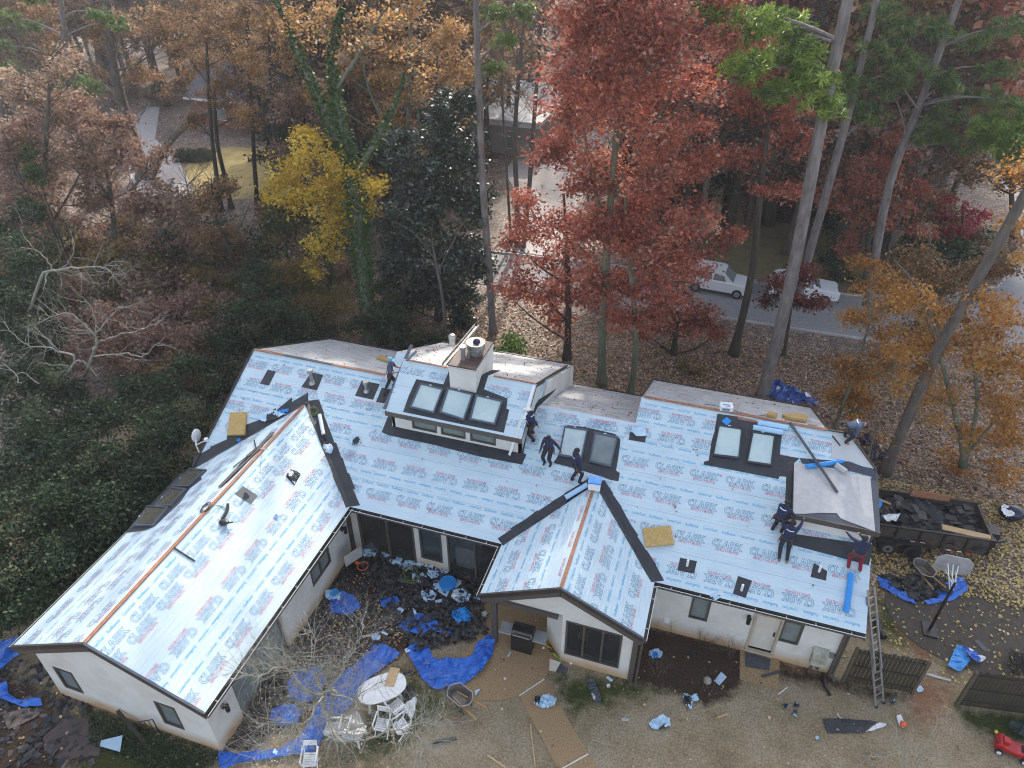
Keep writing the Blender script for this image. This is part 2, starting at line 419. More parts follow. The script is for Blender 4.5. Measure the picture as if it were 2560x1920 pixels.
def near_ground():
    x0, x1, y0, y1, st = -29.0, 18.0, 2.5, 23.2, .2
    xs = np.arange(x0, x1, st); ys = np.arange(y0, y1, st)
    X, Y = np.meshgrid(xs, ys)
    def P(*q): return [at(p) for p in q]
    soil = np.zeros(X.shape); moss = np.zeros(X.shape); clay = np.zeros(X.shape)
    soil = np.maximum(soil, soft(X, Y, P(b4(100, 700), b4(1050, 900), b4(1010, 1200), b4(900, 1330), b4(700, 1380), b4(480, 1280), b4(40, 1180)), .9))
    soil = np.maximum(soil, soft(X, Y, P(z7(500, 400), z7(1900, 640), z7(1850, 1180), z7(1100, 1300), b2(1100, 500), b2(700, 850), b2(0, 1150), b2(-50, 1000)), 1.2))   # courtyard
    soil = np.maximum(soil, .8 * soft(X, Y, P(z6(-250, 300), z6(420, 640), z6(560, 1000), z6(350, 1300), z6(-300, 1300)), 1.5))
    soil = np.maximum(soil, .62 * soft(X, Y, P(b5(20, 700), b5(560, 840), b5(1230, 1010), b5(1100, 1120), b5(0, 900)), .8))
    soil = np.maximum(soil, .75 * soft(X, Y, P(b6(420, 1050), b6(1700, 1150), b6(1300, 1500), b6(500, 1640)), 1.5))
    moss = np.maximum(moss, .8 * soft(X, Y, P(b1(980, 1180), b1(1620, 1230), b1(2100, 1330), b1(1400, 1480), b1(1080, 1560)), 1.6))
    moss = np.maximum(moss, .8 * soft(X, Y, P(b5(900, 200), b5(2212, 100), b5(2300, 700), b5(1600, 760), b5(1250, 640), b5(900, 500)), 2))
    moss = np.maximum(moss, .85 * soft(X, Y, P(b5(1600, 1130), b5(2300, 1220), b5(2300, 1500), b5(1750, 1320)), 1))
    moss = np.maximum(moss, .85 * soft(X, Y, P(z6(560, 760), z6(1500, 1060), z6(1250, 1300), z6(500, 1250)), 1.5))
    moss = np.maximum(moss, .62 * soft(X, Y, P(b2(1600, 300), b2(2212, 650), b2(1500, 1240), b2(900, 1240), b2(1100, 1050)), 1.5))
    clay = np.maximum(clay, .8 * soft(X, Y, P(b5(1230, 860), b5(1560, 900), b5(1560, 1150), b5(1450, 1330), b5(1250, 1260), b5(1180, 1010)), 1.5))
    clay = np.maximum(clay, .75 * soft(X, Y, P(b5(1080, 380), b5(1450, 560), b5(1450, 800), b5(1250, 700)), 1.0))
    clay = np.maximum(clay, .7 * soft(X, Y, P(b4(1250, 980), b4(1800, 1140), b4(1780, 1200), b4(1250, 1080)), .5))
    clay = np.maximum(clay, .66 * soft(X, Y, P(z6(0, 640), z6(380, 760), z6(720, 960), z6(640, 1150), z6(100, 1100)), 1.5))
    rel = .03 * np.sin(X * .7 + Y * .3) * np.cos(Y * .9) * 0 + .012 * RNG.standard_normal(X.shape)
    Z = .004 + np.abs(rel) * .5
    ny, nx = X.shape
    co = np.stack([X, Y, Z], -1).reshape(-1, 3)
    idx = np.arange(nx * ny).reshape(ny, nx)
    f = np.stack([idx[:-1, :-1], idx[:-1, 1:], idx[1:, 1:], idx[1:, :-1]], -1).reshape(-1, 4)
    me = np_mesh('lawn', co, f)
    ca = me.color_attributes.new('region', 'FLOAT_COLOR', 'POINT')
    ca.data.foreach_set('color', np.stack([soil, moss, clay, np.ones_like(soil)], -1).reshape(-1).astype(np.float32))
    me.materials.append(M['near'])
    me.polygons.foreach_set('use_smooth', [True] * len(me.polygons))
    o = bpy.data.objects.new('lawn', me); COL.objects.link(o); struct(o)
def np_mesh(name, co, f):
    me = bpy.data.meshes.new(name)
    n, k = f.shape
    me.vertices.add(len(co)); me.vertices.foreach_set('co', np.ascontiguousarray(co, np.float32).reshape(-1))
    me.loops.add(n * k); me.loops.foreach_set('vertex_index', np.ascontiguousarray(f, np.int32).reshape(-1))
    me.polygons.add(n); me.polygons.foreach_set('loop_start', np.arange(0, n * k, k, dtype=np.int32))
    me.polygons.foreach_set('loop_total', np.full(n, k, np.int32))
    me.update(calc_edges=True)
    return me
near_ground()
M['aggregate'] = mat('pebble_concrete', (.40, .25, .11), (.13, .08, .04), .8, 26, .6, 60, stops=[(.3, (.14, .088, .046)), (.5, (.34, .215, .105)), (.7, (.50, .36, .20))])
M['asphalt'] = mat('pale_asphalt', (.30, .29, .29), (.22, .215, .21), .85, 3, .3, 60)
M['darkpad'] = mat('dark_asphalt', (.085, .066, .050), (.050, .040, .031), .85, 5, .4, 60)
M['concrete'] = mat('pale_concrete', (.52, .48, .46), (.36, .32, .30), .8, 2.0, .3, 40)
M['drylawn'] = mat('yellow_lawn', (.46, .35, .12), (.26, .20, .08), .9, .8, .4, 20)
M['greenlawn'] = mat('green_lawn', (.26, .23, .10), (.19, .14, .075), .9, .8, .4, 20)
def pave(name, pts, m, z, th=.08):
    b = MB(); b.mi = 0; b.slab([(p[0], p[1], z) for p in pts], th); b.build(name, [m, m]).__setitem__('kind', 'structure')
def cr(pts, n=8):                                        # smooth curve through points
    out = []
    P_ = [Vector(p) for p in pts]
    for i in range(len(P_) - 1):
        a, b_, c, d = P_[max(i - 1, 0)], P_[i], P_[i + 1], P_[min(i + 2, len(P_) - 1)]
        for k in range(n):
            t = k / n
            out.append(.5 * ((2 * b_) + (c - a) * t + (2 * a - 5 * b_ + 4 * c - d) * t * t + (-a + 3 * b_ - 3 * c + d) * t ** 3))
    return out + [P_[-1]]
pat = [at(q) for q in (b1(905, 1233), b1(950, 1160), b1(1040, 1065))] + [Vector((-3.87, 16.35, 0)), Vector((-3.87, 18.1, 0)), Vector((-7, 18.1, 0)), Vector((-7.0, 15.9, 0))] + cr([at(q) for q in (b1(330, 900), b1(120, 1100), b1(60, 1290), b1(210, 1405), b1(440, 1425), b1(560, 1415), b1(682, 1378))], 5)
pave('patio', pat, 'aggregate', .045)
pave('path', [at(q) for q in (b3(752, 482), b3(970, 338), b3(1480, 1200), b3(1740, 1660), b3(1420, 1660), b3(1130, 1200))], 'aggregate', .041)
for a_, c_ in ((b3(752, 482), b3(970, 338)), (b3(1125, 1110), b3(1350, 985))):
    bb = MB(); bb.bar(at(a_, .047), at(c_, .047), .035, .02); struct(bb.build('path_joint', 'white'))
pave('doorstep_pad', [at(q) for q in (b4(1000, 915), b4(1345, 1005), b4(1330, 1262), b4(998, 1168))], 'aggregate', .06)
padc = Vector((11.6, 22.2, 0))
pave('ball_court', [(padc.x + 2.9 * cos(t), padc.y + 2.35 * sin(t), 0) for t in np.linspace(0, 2 * pi, 40)[:-1]], 'darkpad', .03)
# street behind the wood, neighbours' drives and lawns
road = [(-24, 48.0), (-12, 48.6), (0, 49.2), (9, 49.4), (14, 50.5), (19, 54), (22, 60), (24, 72), (24, 100), (29.5, 100), (29.5, 72), (27.5, 58), (23.5, 49), (30, 44), (42, 41), (60, 40), (60, 36), (38, 37.5), (28, 41), (20, 43.5), (9, 43.4), (0, 43.4), (-12, 43.2), (-24, 43.0)]
pave('street', [(x, y, 0) for x, y in road], 'asphalt', .03)
for kk, (i0, i1) in enumerate(((0, 8), (16, 23))):
    bb = MB(); seg = road[i0:i1]
    for (xa, ya), (xb, yb) in zip(seg, seg[1:]): bb.bar((xa, ya, .07), (xb, yb, .07), .16, .14)
    struct(bb.build('kerb', 'concrete'))
pave('driveway', [(x, y, 0) for x, y in ((-16, 49), (-12.5, 49), (-13, 60), (-15, 82), (-24, 82), (-22, 66), (-17.5, 58))], 'concrete', .025)
pave('footpath', [at(fu(*q)) for q in ((265, 345), (300, 420), (345, 440), (420, 415), (385, 345), (335, 300), (345, 232), (318, 232), (275, 265))], 'concrete', .03)
pave('yellow_lawn', [at(fu(*q)) for q in ((385, 380), (420, 430), (640, 430), (640, 320), (440, 318))], 'drylawn', .02)
pave('verge', [(x, y, 0) for x, y in ((0, 50), (9, 50.2), (14, 51.5), (18, 55), (20.5, 60), (10, 62), (-4, 60))], 'greenlawn', .02)
pave('green_verge', [(x, y, 0) for x, y in ((30.5, 100), (30.5, 72), (29, 58), (40, 52), (60, 60), (60, 100))], 'greenlawn', .02)

# ------------------------------------------------------------------ the house
ZE, YE, PM = 3.2387, 17.6146, .5
XL, XRR, YW, PW = -20.06, -12.53, 8.44, .4876
XR = (XL + XRR) / 2; ZR = ZE + PW * (XRR - XR); YD = YE + (ZR - ZE) / PM
GX, GW, GY, PG = -3.18, 2.9, 15.13, .503
GZ = ZE + PG * GW; GD = YE + (GZ - ZE) / PM
YR, YR2, XE = 23.04, 24.15, 6.8
main_z = lambda x, y: ZE + PM * (y - YE)
wl_z = lambda x, y: ZE + PW * (x - XL)
wr_z = lambda x, y: ZE + PW * (XRR - x)
gl_z = lambda x, y: ZE + PG * (x - GX + GW)
gr_z = lambda x, y: ZE + PG * (GX + GW - x)
DE, PD, YDR = 20.67, .62, 22.72                          # the monitor (raised clerestory)
DX0, DX1 = -12.15, -6.27
ZDE = 5.93; ZDR = ZDE + PD * (YDR - DE); PDB = .478
dm_z = lambda x, y: ZDE + PD * (y - DE)
sh_z = lambda x, y: 5.78 + .2 * (y - 22.72)              # low flat-topped dormer at the right end
mainp = lambda q: hitp(q, ZE - PM * YE, 0, PM)
wlp = lambda q: hitp(q, ZE - PW * XL, PW, 0)
wrp = lambda q: hitp(q, ZE + PW * XRR, -PW, 0)
glp = lambda q: hitp(q, ZE - PG * (GX - GW), PG, 0)
grp = lambda q: hitp(q, ZE + PG * (GX + GW), -PG, 0)
dmp = lambda q: hitp(q, ZDE - PD * DE, 0, PD)
shp = lambda q: hitp(q, 5.78 - .2 * 22.72, 0, .2)

house = thing('house', 'long low white stucco house with its roof stripped to printed white underlay', 'house', (-6, 18, 0))
TH = .2
def slope(poly, zf_, o, U, V, m='under', th=TH):
    b = MB(); b.slab([(x, y, zf_(x, y)) for x, y in poly], th)
    o, U, V = Vector(o), Vector(U), Vector(V)
    ob = b.build('roof_slope', [m, 'trim'], house, uvf=lambda p: ((Vector(p) - o).dot(U), (Vector(p) - o).dot(V)))
    return ob
def unit(v): return Vector(v).normalized()
UX, VM = Vector((1, 0, 0)), unit((0, 1, PM))
EC = tuple(float(v) for v in mainp((2122, 1084))[:2])
P_main = [(XRR, YE), (GX - GW, YE), (GX, GD), (GX + GW, YE), (XE, YE), (6.82, 23.0), EC, (5.04, YR2), (-2.18, YR2), (-2.18, YR), (-6.2, YR), (-6.2, YR2), (-13.2, YR2), (-13.2, YR), (XL, YR), (XL, YE), (XR, YD)]
s_main = slope(P_main, main_z, (0, YE, ZE), UX, VM)
P_wr = [(XR, YW), (XRR, YW), (XRR, YE), (XR, YD)]
s_wr = slope(P_wr, wr_z, (XR, 0, ZR), (0, 1, 0), unit((-1, 0, PW)))
P_wl = [(XL, YW), (XR, YW), (XR, YD), (XL, YE)]
s_wl = slope(P_wl, wl_z, (XR, 0, ZR), (0, 1, 0), unit((1, 0, PW)))
P_gl = [(GX - GW, GY), (GX, GY), (GX, GD), (GX - GW, YE)]
s_gl = slope(P_gl, gl_z, (GX, 0, GZ), (0, 1, 0), unit((1, 0, PG)))
P_gr = [(GX, GY), (GX + GW, GY), (GX + GW, YE), (GX, GD)]
s_gr = slope(P_gr, gr_z, (GX, 0, GZ), (0, 1, 0), unit((-1, 0, PG)))
zr1, zr2 = main_z(0, YR), main_z(0, YR2)
for x0, x1, yr, zr, ye in ((XL, -13.2, YR, zr1, 29.2), (-13.2, -6.2, YR2, zr2, 29.2), (-6.2, -2.18, YR, zr1, 29.1), (-2.18, 5.04, YR2, zr2, 29.0)):
    slope([(x0, yr), (x1, yr), (x1, ye), (x0, ye)], lambda x, y, yr=yr, zr=zr: zr - PM * (y - yr), (0, yr, zr), UX, unit((0, 1, -PM)), 'under_w')
P_dm = [(DX0, DE), (DX1, DE), (DX1, YDR), (DX0, YDR)]
s_dm = slope(P_dm, dm_z, (0, DE, ZDE), UX, unit((0, 1, PD)), th=.16)
slope([(DX0, YDR), (DX1, YDR), (DX1, 28.15), (DX0, 28.15)], lambda x, y: ZDR - PDB * (y - YDR), (0, YDR, ZDR), UX, unit((0, 1, -PDB)), 'under_w', th=.16)
# right-end low dormer: grey base sheet over a shallow roof, with the navy apron showing at front and back
SX0, SX1, SY0, SY1 = 3.98, 6.9, 20.40, 22.72
b = MB(); b.slab([(SX0, SY0, sh_z(0, SY0)), (SX1, SY0, sh_z(0, SY0)), (SX1, 23.0, sh_z(0, 23.0)), (SX0, 23.0, sh_z(0, 23.0))], .2)
b.build('flat_roof', ['membrane_n', 'trim'], house)
b = MB()
tp = [shp(z4(*q)) for q in ((812, 893), (930, 905), (1100, 925), (1240, 955), (1310, 990), (1470, 1010), (1512, 1485), (1400, 1440), (1290, 1400), (1215, 1370), (1180, 1325), (1050, 1322), (900, 1330), (805, 1330))]
b.slab([(p[0], p[1], p[2] + .02) for p in tp], .016); b.build('base_sheet', ['tpo', 'tpo'], house)

# ---- walls
def wall(axis, f, a0, a1, top, holes=(), th=.18, z0=-.1, brk=(), m='stucco', side=1):
    """wall standing on the line x=f or y=f, thickness th away from the viewer side; top(a) its height; holes (a0,a1,z0,z1)"""
    b = MB()
    cuts = sorted(set([a0, a1] + [h for H_ in holes for h in H_[:2] if a0 < h < a1] + [k for k in brk if a0 < k < a1]))
    def P3(a, z, d): return (a, f + d, z) if axis == 'y' else (f + d, a, z)
    for l, r in zip(cuts, cuts[1:]):
        mid = (l + r) / 2
        hs = sorted([(h[2], h[3]) for h in holes if h[0] <= mid <= h[1]])
        segs = []; z = z0
        for h0, h1 in hs: segs.append((z, z, h0, h0)); z = h1
        segs.append((z, z, top(l), top(r)))
        for zl, zr_, tl, tr in segs:
            if min(tl - zl, tr - zr_) < .005: continue
            d = th * side
            b.add([P3(l, zl, 0), P3(r, zr_, 0), P3(r, tr, 0), P3(l, tl, 0), P3(l, zl, d), P3(r, zr_, d), P3(r, tr, d), P3(l, tl, d)],
                  [(0, 1, 2, 3), (7, 6, 5, 4), (0, 4, 5, 1), (3, 2, 6, 7), (0, 3, 7, 4), (1, 5, 6, 2)])
    return b.build('wall', m, house)
def window(axis, f, a0, a1, z0, z1, side=1, glass='glass', fr=.06, mull=(), m='trim2', name='window', dep=.09, proud=.025):
    """frame proud of the wall face by `proud`, pane set back"""
    b = MB()
    def B(l, r, zl, zh, d0, d1):
        if axis == 'y': b.bx(l, r, f + d0 * side, f + d1 * side, zl, zh)
        else: b.bx(f + d0 * side, f + d1 * side, l, r, zl, zh)
    e = .012
    B(a0 - e, a0 + fr, z0 - e, z1 + e, -proud, dep); B(a1 - fr, a1 + e, z0 - e, z1 + e, -proud, dep)
    B(a0 + fr, a1 - fr, z0 - e, z0 + fr, -proud, dep); B(a0 + fr, a1 - fr, z1 - fr, z1 + e, -proud, dep)
    for mm in mull: B(mm - fr * .7, mm + fr * .7, z0 + fr, z1 - fr, -proud, dep)
    w = b.build(name, m, house)
    g = MB(); d = dep * .55
    if axis == 'y': g.bx(a0 + fr * .5, a1 - fr * .5, f + d * side, f + (d + .012) * side, z0 + fr * .5, z1 - fr * .5)
    else: g.bx(f + d * side, f + (d + .012) * side, a0 + fr * .5, a1 - fr * .5, z0 + fr * .5, z1 - fr * .5)
    g.build('pane', glass, w)
    return w
wing_top = lambda x: min(wl_z(x, 0), wr_z(x, 0)) - TH + .02
wall('y', 8.8, -19.8, -13.05, wing_top, [(-19.28, -18.5, .78, 1.98), (-15.1, -14.32, .75, 2.03)], brk=(XR,))
window('y', 8.8, -19.28, -18.5, .78, 1.98, glass='greyglass'); window('y', 8.8, -15.1, -14.32, .75, 2.03, glass='greyglass')
wall('x', -19.8, 8.98, 28.6, lambda y: wl_z(-19.8, 0) - TH + .02)
ew = lambda y: wr_z(-13.05, 0) - TH + .02
wall('x', -13.05, 8.98, 10.05, ew, side=-1)
wall('x', -13.05, 13.0, 17.9, ew, [(15.03, 16.38, 1.16, 2.0)], side=-1)
window('x', -13.05, 15.03, 16.38, 1.16, 2.0, side=-1, mull=(15.7,), glass='greyglass')
wall('x', -13.05, 10.05, 13.0, ew, [(10.05, 13.0, 0, 2.3)], side=-1)
window('x', -13.2, 10.05, 13.0, .02, 2.3, side=-1, mull=(11.5,), name='sliding_door', glass='greyglass', fr=.08)
fw = lambda x: main_z(0, 18.12) - TH + .02
dw = [(-12.62, -10.08, .08, 2.48), (-9.82, -8.86, .62, 2.45), (-8.6, -6.3, .08, 2.47)]
wall('y', 18.12, -13.2, -3.87, fw, dw)
window('y', 18.12, -12.62, -10.08, .08, 2.48, mull=(-11.3,), name='sliding_door', fr=.07)
window('y', 18.12, -9.82, -8.86, .62, 2.45, fr=.07)
window('y', 18.12, -8.6, -6.3, .08, 2.47, mull=(-7.4,), name='sliding_door', fr=.06)
rw = [(1.16, 1.82, 1.18, 2.4), (3.47, 4.31, .32, 2.28), (4.39, 5.06, 1.16, 2.33)]
wall('y', 18.12, -3.87, 6.4, fw, rw)
window('y', 18.12, 1.16, 1.82, 1.18, 2.4, glass='greyglass'); window('y', 18.12, 4.39, 5.06, 1.16, 2.33, glass='greyglass')
mxw = lambda y: (main_z(0, y) if y < YR2 else zr2 - PM * (y - YR2)) - TH + .02
wall('x', 6.4, 18.3, 22.0, mxw, side=-1)
wall('x', 5.0, 22.0, 28.6, mxw, side=-1, brk=(YR2,))
wall('y', 22.0, 5.0, 6.4, lambda x: main_z(0, 22.0) - TH + .02)
wall('y', 28.4, -19.8, -13.2, lambda x: zr1 - PM * (28.4 - YR) - TH + .02)
wall('y', 28.42, -13.2, -6.2, lambda x: zr2 - PM * (28.42 - YR2) - TH + .02)
wall('y', 28.4, -6.2, -2.18, lambda x: zr1 - PM * (28.4 - YR) - TH + .02)
wall('y', 28.42, -2.18, 5.0, lambda x: zr2 - PM * (28.42 - YR2) - TH + .02)
# step walls between ridge heights
for x in (-13.2, -6.2, -2.18):
    b = MB(); y0 = YR
    b.add([(x, YR + .02, zr1 - .1), (x, YR2, zr2 - .03), (x, 29.0, zr2 - PM * (29.0 - YR2) - .03), (x, 29.0, zr1 - PM * (29.0 - YR) - .1),
           (x + .08, YR + .02, zr1 - .1), (x + .08, YR2, zr2 - .03), (x + .08, 29.0, zr2 - PM * (29.0 - YR2) - .03), (x + .08, 29.0, zr1 - PM * (29.0 - YR) - .1)],
          [(0, 1, 2, 3), (4, 7, 6, 5), (0, 4, 5, 1), (1, 5, 6, 2), (2, 6, 7, 3), (3, 7, 4, 0)])
    b.build('wall', 'stucco', house)
# gable room: front wall with its big window, cut corner, porch beam and post
gt = lambda x: min(gl_z(x, 0), gr_z(x, 0)) - TH + .02
wall('y', 15.6, -3.14, -.6, gt, [(-2.99, -.99, .56, 2.48)], brk=(GX,))
window('y', 15.6, -2.99, -.99, .56, 2.48, mull=(-2.34, -1.66), fr=.06)
wall('y', 15.6, -5.85, -3.14, gt, z0=2.72)
wall('x', -.6, 15.78, 18.12, lambda y: gr_z(-.6, 0) - TH + .02, side=-1)
wall('x', -3.87, 16.4, 18.12, lambda y: 3.3, side=1)
b = MB(); a_, c_ = Vector((-3.16, 15.62, 0)), Vector((-3.89, 16.38, 0)); t_ = (c_ - a_).normalized(); n_ = Vector((-t_.y, t_.x, 0)) * -.16
b.add([a_ + Vector((0, 0, -.1)), c_ + Vector((0, 0, -.1)), c_ + Vector((0, 0, 2.9)), a_ + Vector((0, 0, 2.9)), a_ + n_ + Vector((0, 0, -.1)), c_ + n_ + Vector((0, 0, -.1)), c_ + n_ + Vector((0, 0, 2.9)), a_ + n_ + Vector((0, 0, 2.9))], [(0, 1, 2, 3), (7, 6, 5, 4), (0, 4, 5, 1), (3, 2, 6, 7), (0, 3, 7, 4), (1, 5, 6, 2)])
b.build('wall', 'stucco', house)
b = MB(); b.bx(-5.9, -3.3, 15.5, 15.72, 2.52, 2.72); b.build('porch_beam', 'trim2', house)
b = MB(); b.bx(-5.84, -5.62, 15.55, 15.75, 0, 2.52); b.build('porch_post', 'trim2', house)
b = MB(); b.bx(-5.84, -5.68, 15.75, 18.1, 2.52, 2.7); b.build('porch_beam', 'trim2', house)
b = MB(); b.bx(-.6, -.42, 15.55, 15.68, 0, 2.75); b.build('corner_board', 'trim2', house)
b = MB(); b.bx(6.36, 6.46, 18.0, 18.13, 0, 2.9); b.build('corner_board', 'trim2', house)
b = MB(); b.bx(-13.2, -12.95, 17.9, 18.1, 0, 2.9); b.build('corner_board', 'trim', house)
# monitor walls and windows
dwt = lambda x: dm_z(0, 20.98) - .16 + .02
dwh = [(-11.13, -10.04, 5.08, 5.56), (-9.83, -8.77, 5.08, 5.56), (-8.54, -7.46, 5.07, 5.55)]
wall('y', 20.98, -12.05, -6.38, dwt, dwh, z0=4.7)
for h in dwh: window('y', 20.98, *h, glass='dimglass', fr=.05)
for x in (-12.05, -6.38):
    b = MB(); d = .12 if x < -10 else -.12
    pr = [(20.98, 4.8), (20.98, dm_z(0, 20.98) - .14), (YDR, ZDR - .14), (28.1, ZDR - PDB * (28.1 - YDR) - .14), (28.1, 4.2), (24.1, 6.3)]
    n = len(pr)
    b.add([(x, y, z) for y, z in pr] + [(x + d, y, z) for y, z in pr], [tuple(range(n)), tuple(reversed(range(n, 2 * n)))] + [(i, n + i, n + (i + 1) % n, (i + 1) % n) for i in range(n)])
    b.build('wall', 'stucco', house)
# low dormer walls
wall('y', 20.47, 4.06, 6.8, lambda x: sh_z(0, 20.47) - .18, z0=4.3)
for x, d in ((4.06, .1), (6.8, -.1)):
    b = MB(); pr = [(20.46, 4.55), (20.46, sh_z(0, 20.46) - .15), (22.9, sh_z(0, 22.9) - .1), (22.9, 5.7)]
    n = len(pr); b.add([(x, y, z) for y, z in pr] + [(x + d, y, z) for y, z in pr], [tuple(range(n)), tuple(reversed(range(n, 2 * n)))] + [(i, n + i, n + (i + 1) % n, (i + 1) % n) for i in range(n)])
    b.build('wall', 'membrane_n', house)
# interiors one can see through the glass
b = MB(); b.bx(-19.6, 6.2, 18.3, 28.2, .0, .06); b.bx(-13.0, -.78, 21.2, 21.3, .06, 3.2)
b.bx(-3.69, -.78, 15.8, 18.3, 0.0, .06); b.bx(-12.6, -6.2, 18.45, 21.2, 2.75, 2.8); b.bx(-.9, -.8, 18.3, 21.2, .06, 2.8)
b.build('interior', mat('brown_floorboards', (.16, .085, .04), (.09, .045, .022), .4, 4, stretch=(1, 8, 1)), house)
b = MB(); b.bx(-13.4, -13.3, 10.05, 13.0, 0, 2.4); b.build('blind', mat('grey_green_blind', (.13, .16, .155), (.10, .125, .12), .6, 3), house)

# ---- front door, lamps, meter cabinet
b = MB(); b.bx(3.47, 4.31, 18.2, 18.25, .32, 2.28); d_ = b.build('door', mat('cream_door', (.62, .57, .50), (.56, .51, .45), .5, 3), house)
b = MB(); b.tube([(4.22, 18.2, 1.28), (4.22, 18.13, 1.28)], .035, 8); b.bx(4.19, 4.25, 18.18, 18.2, 1.2, 1.42); b.build('handle', 'iron', d_)
b = MB(); b.bx(3.38, 3.475, 18.08, 18.2, .2, 2.36); b.bx(4.305, 4.385, 18.08, 18.2, .2, 2.36); b.bx(3.475, 4.305, 18.08, 18.2, 2.28, 2.36); b.bx(3.38, 4.4, 18.0, 18.2, .2, .32)
b.build('door_frame', mat('tan_frame', (.46, .38, .29), (.38, .31, .23), .6, 4), house)
def lamp_at(p, d):
    b = MB(); p = Vector(p); d = Vector(d)
    b.box(p + d * .02, (.12, .12, .16) if abs(d.y) > .5 else (.12, .12, .16)); b.tube([p + d * .05 + Vector((0, 0, .08)), p + d * .18 + Vector((0, 0, .1))], .03, 6)
    b.disc(p + d * .2 + Vector((0, 0, -.02)), .075, .3, 10, .085); b.build('wall_lamp', 'iron', house)
lamp_at((3.2, 18.12, 2.05), (0, -1, 0)); lamp_at((-13.05, 17.45, 1.95), (1, 0, 0)); lamp_at((-13.05, 9.45, 1.75), (1, 0, 0))
b = MB(); b.bx(5.62, 6.12, 17.9, 18.12, .5, 1.2); b.add([(5.6, 17.86, 1.2), (6.14, 17.86, 1.2), (6.14, 18.12, 1.36), (5.6, 18.12, 1.36), (5.6, 18.12, 1.2), (6.14, 18.12, 1.2)], [(0, 1, 2, 3), (0, 4, 5, 1), (0, 3, 4), (1, 5, 2)])
cab = b.build('meter_cabinet', mat('aged_cream_cabinet', (.50, .47, .40), (.22, .21, .15), .7, 5), house)
b = MB(); b.bar((5.78, 18.05, .5), (5.7, 17.98, .0), .08, .06); b.bx(5.9, 6.02, 18.02, 18.12, .18, .34); b.build('conduit', 'trim2', cab)
b = MB(); b.disc((6.24, 18.06, 1.15), .1, .14, 16, axis='y'); b.build('meter', 'steel', house)
b = MB(); b.bx(.3, .5, 18.07, 18.12, .55, .72); b.tube([(.4, 18.1, .6), (.4, 18.02, .56)], .02, 6); b.build('tap_box', 'plastic', house)

# ---- gutters, fascia ends, downspouts, ridge boards
def gutter(a, c, out):
    """trough along the eave a-c, hung on the side `out`"""
    a, c, o_ = Vector(a), Vector(c), Vector(out)
    b = MB(); d = Vector((0, 0, -.13))
    for s0, s1, z0_, z1_ in ((.005, .012, 0, -.13), (.012, .11, -.12, -.13), (.105, .115, -.02, -.13)):
        p = [a + o_ * s0, a + o_ * s1, c + o_ * s1, c + o_ * s0]
        top = [q + Vector((0, 0, z0_)) for q in p]; bot = [q + Vector((0, 0, z1_)) for q in p]
        b.add(top + bot, [(0, 1, 2, 3), (7, 6, 5, 4), (0, 4, 5, 1), (1, 5, 6, 2), (2, 6, 7, 3), (3, 7, 4, 0)])
    g = b.build('gutter', 'gutter', house)
    r = MB(); r.tube([a + o_ * .118 + Vector((0, 0, -.012)), c + o_ * .118 + Vector((0, 0, -.012))], .014, 6)
    L_ = (c - a).length; n = max(2, int(L_ / .9))
    for k in range(n): p = a.lerp(c, (k + .5) / n + random.uniform(-.1, .1) / n); r.bar(p + o_ * .01 + Vector((0, 0, -.008)), p + o_ * .12 + Vector((0, 0, -.008)), .022, .01)
    r.build('rim', 'gutrim', g)
ez = ZE - .05
gutter((XRR + .02, YE, ez), (GX - GW - .1, YE, ez), (0, -1, 0)); gutter((GX + GW + .1, YE, ez), (XE, YE, ez), (0, -1, 0))
gutter((XRR, YW, ez), (XRR, YE - .02, ez), (1, 0, 0)); gutter((GX - GW, GY, ez), (GX - GW, YE - .12, ez), (-1, 0, 0)); gutter((GX + GW, GY, ez), (GX + GW, YE - .12, ez), (1, 0, 0))
gutter((XL, YW, ez), (XL, YE, ez), (-1, 0, 0))
for (x, y) in ((6.52, 18.05), (-.3, 15.6)):
    b = MB(); b.tube([(x, YE - .05 if x > 0 else GY + .1, ZE - .2), (x, y, 2.7), (x, y, .15), (x + .05, y - .3, .08)], .045, 8); b.build('downspout', 'trim2', house)
b = MB(); b.tube([(6.2, 18.0, .1), (6.25, 17.5, .06), (6.42, 17.2, .05)], .06, 8); b.build('drain_pipe', 'iron', house)
def edge_trim(a, c, m, w=.07, h=.05, dz=.03):
    b = MB(); b.bar(Vector(a) + Vector((0, 0, dz)), Vector(c) + Vector((0, 0, dz)), w, h); return b.build('drip_edge', m, house)
for a, c in (((XL, YW, ZE), (XR, YW, ZR)), ((GX - GW, GY, ZE), (GX, GY, GZ))): edge_trim(a, c, 'trim')
for a, c in (((XR, YW, ZR), (XRR, YW, ZE)), ((GX, GY, GZ), (GX + GW, GY, ZE))): edge_trim(a, c, 'bluegrey')
edge_trim((XL, YE, ZE), (XL, YR, zr1), 'trim'); edge_trim((XL, YR, zr1), (XL, 29.2, zr1 - PM * (29.2 - YR)), 'trim'); edge_trim((DX1, YDR, ZDR), (DX1, 28.15, ZDR - PDB * (28.15 - YDR)), 'trim')
edge_trim((5.04, YR2, zr2), (*EC, main_z(*EC)), 'trim'); edge_trim((*EC, main_z(*EC)), (6.82, 23.0, main_z(0, 23.0)), 'trim'); edge_trim((5.04, YR2, zr2), (5.04, 29.0, zr2 - PM * (29.0 - YR2)), 'trim'); edge_trim((-2.18, YR2, zr2), (-2.18, 28.8, zr2 - PM * (28.8 - YR2)), 'trim')
for x0, x1, yr, zr, ye in ((XL, -13.2, YR, zr1, 29.2), (-13.2, -6.2, YR2, zr2, 29.2), (-6.2, -2.18, YR, zr1, 29.1), (-2.18, 5.04, YR2, zr2, 29.0)):
    edge_trim((x0, ye, zr - PM * (ye - yr)), (x1, ye, zr - PM * (ye - yr)), 'trim')
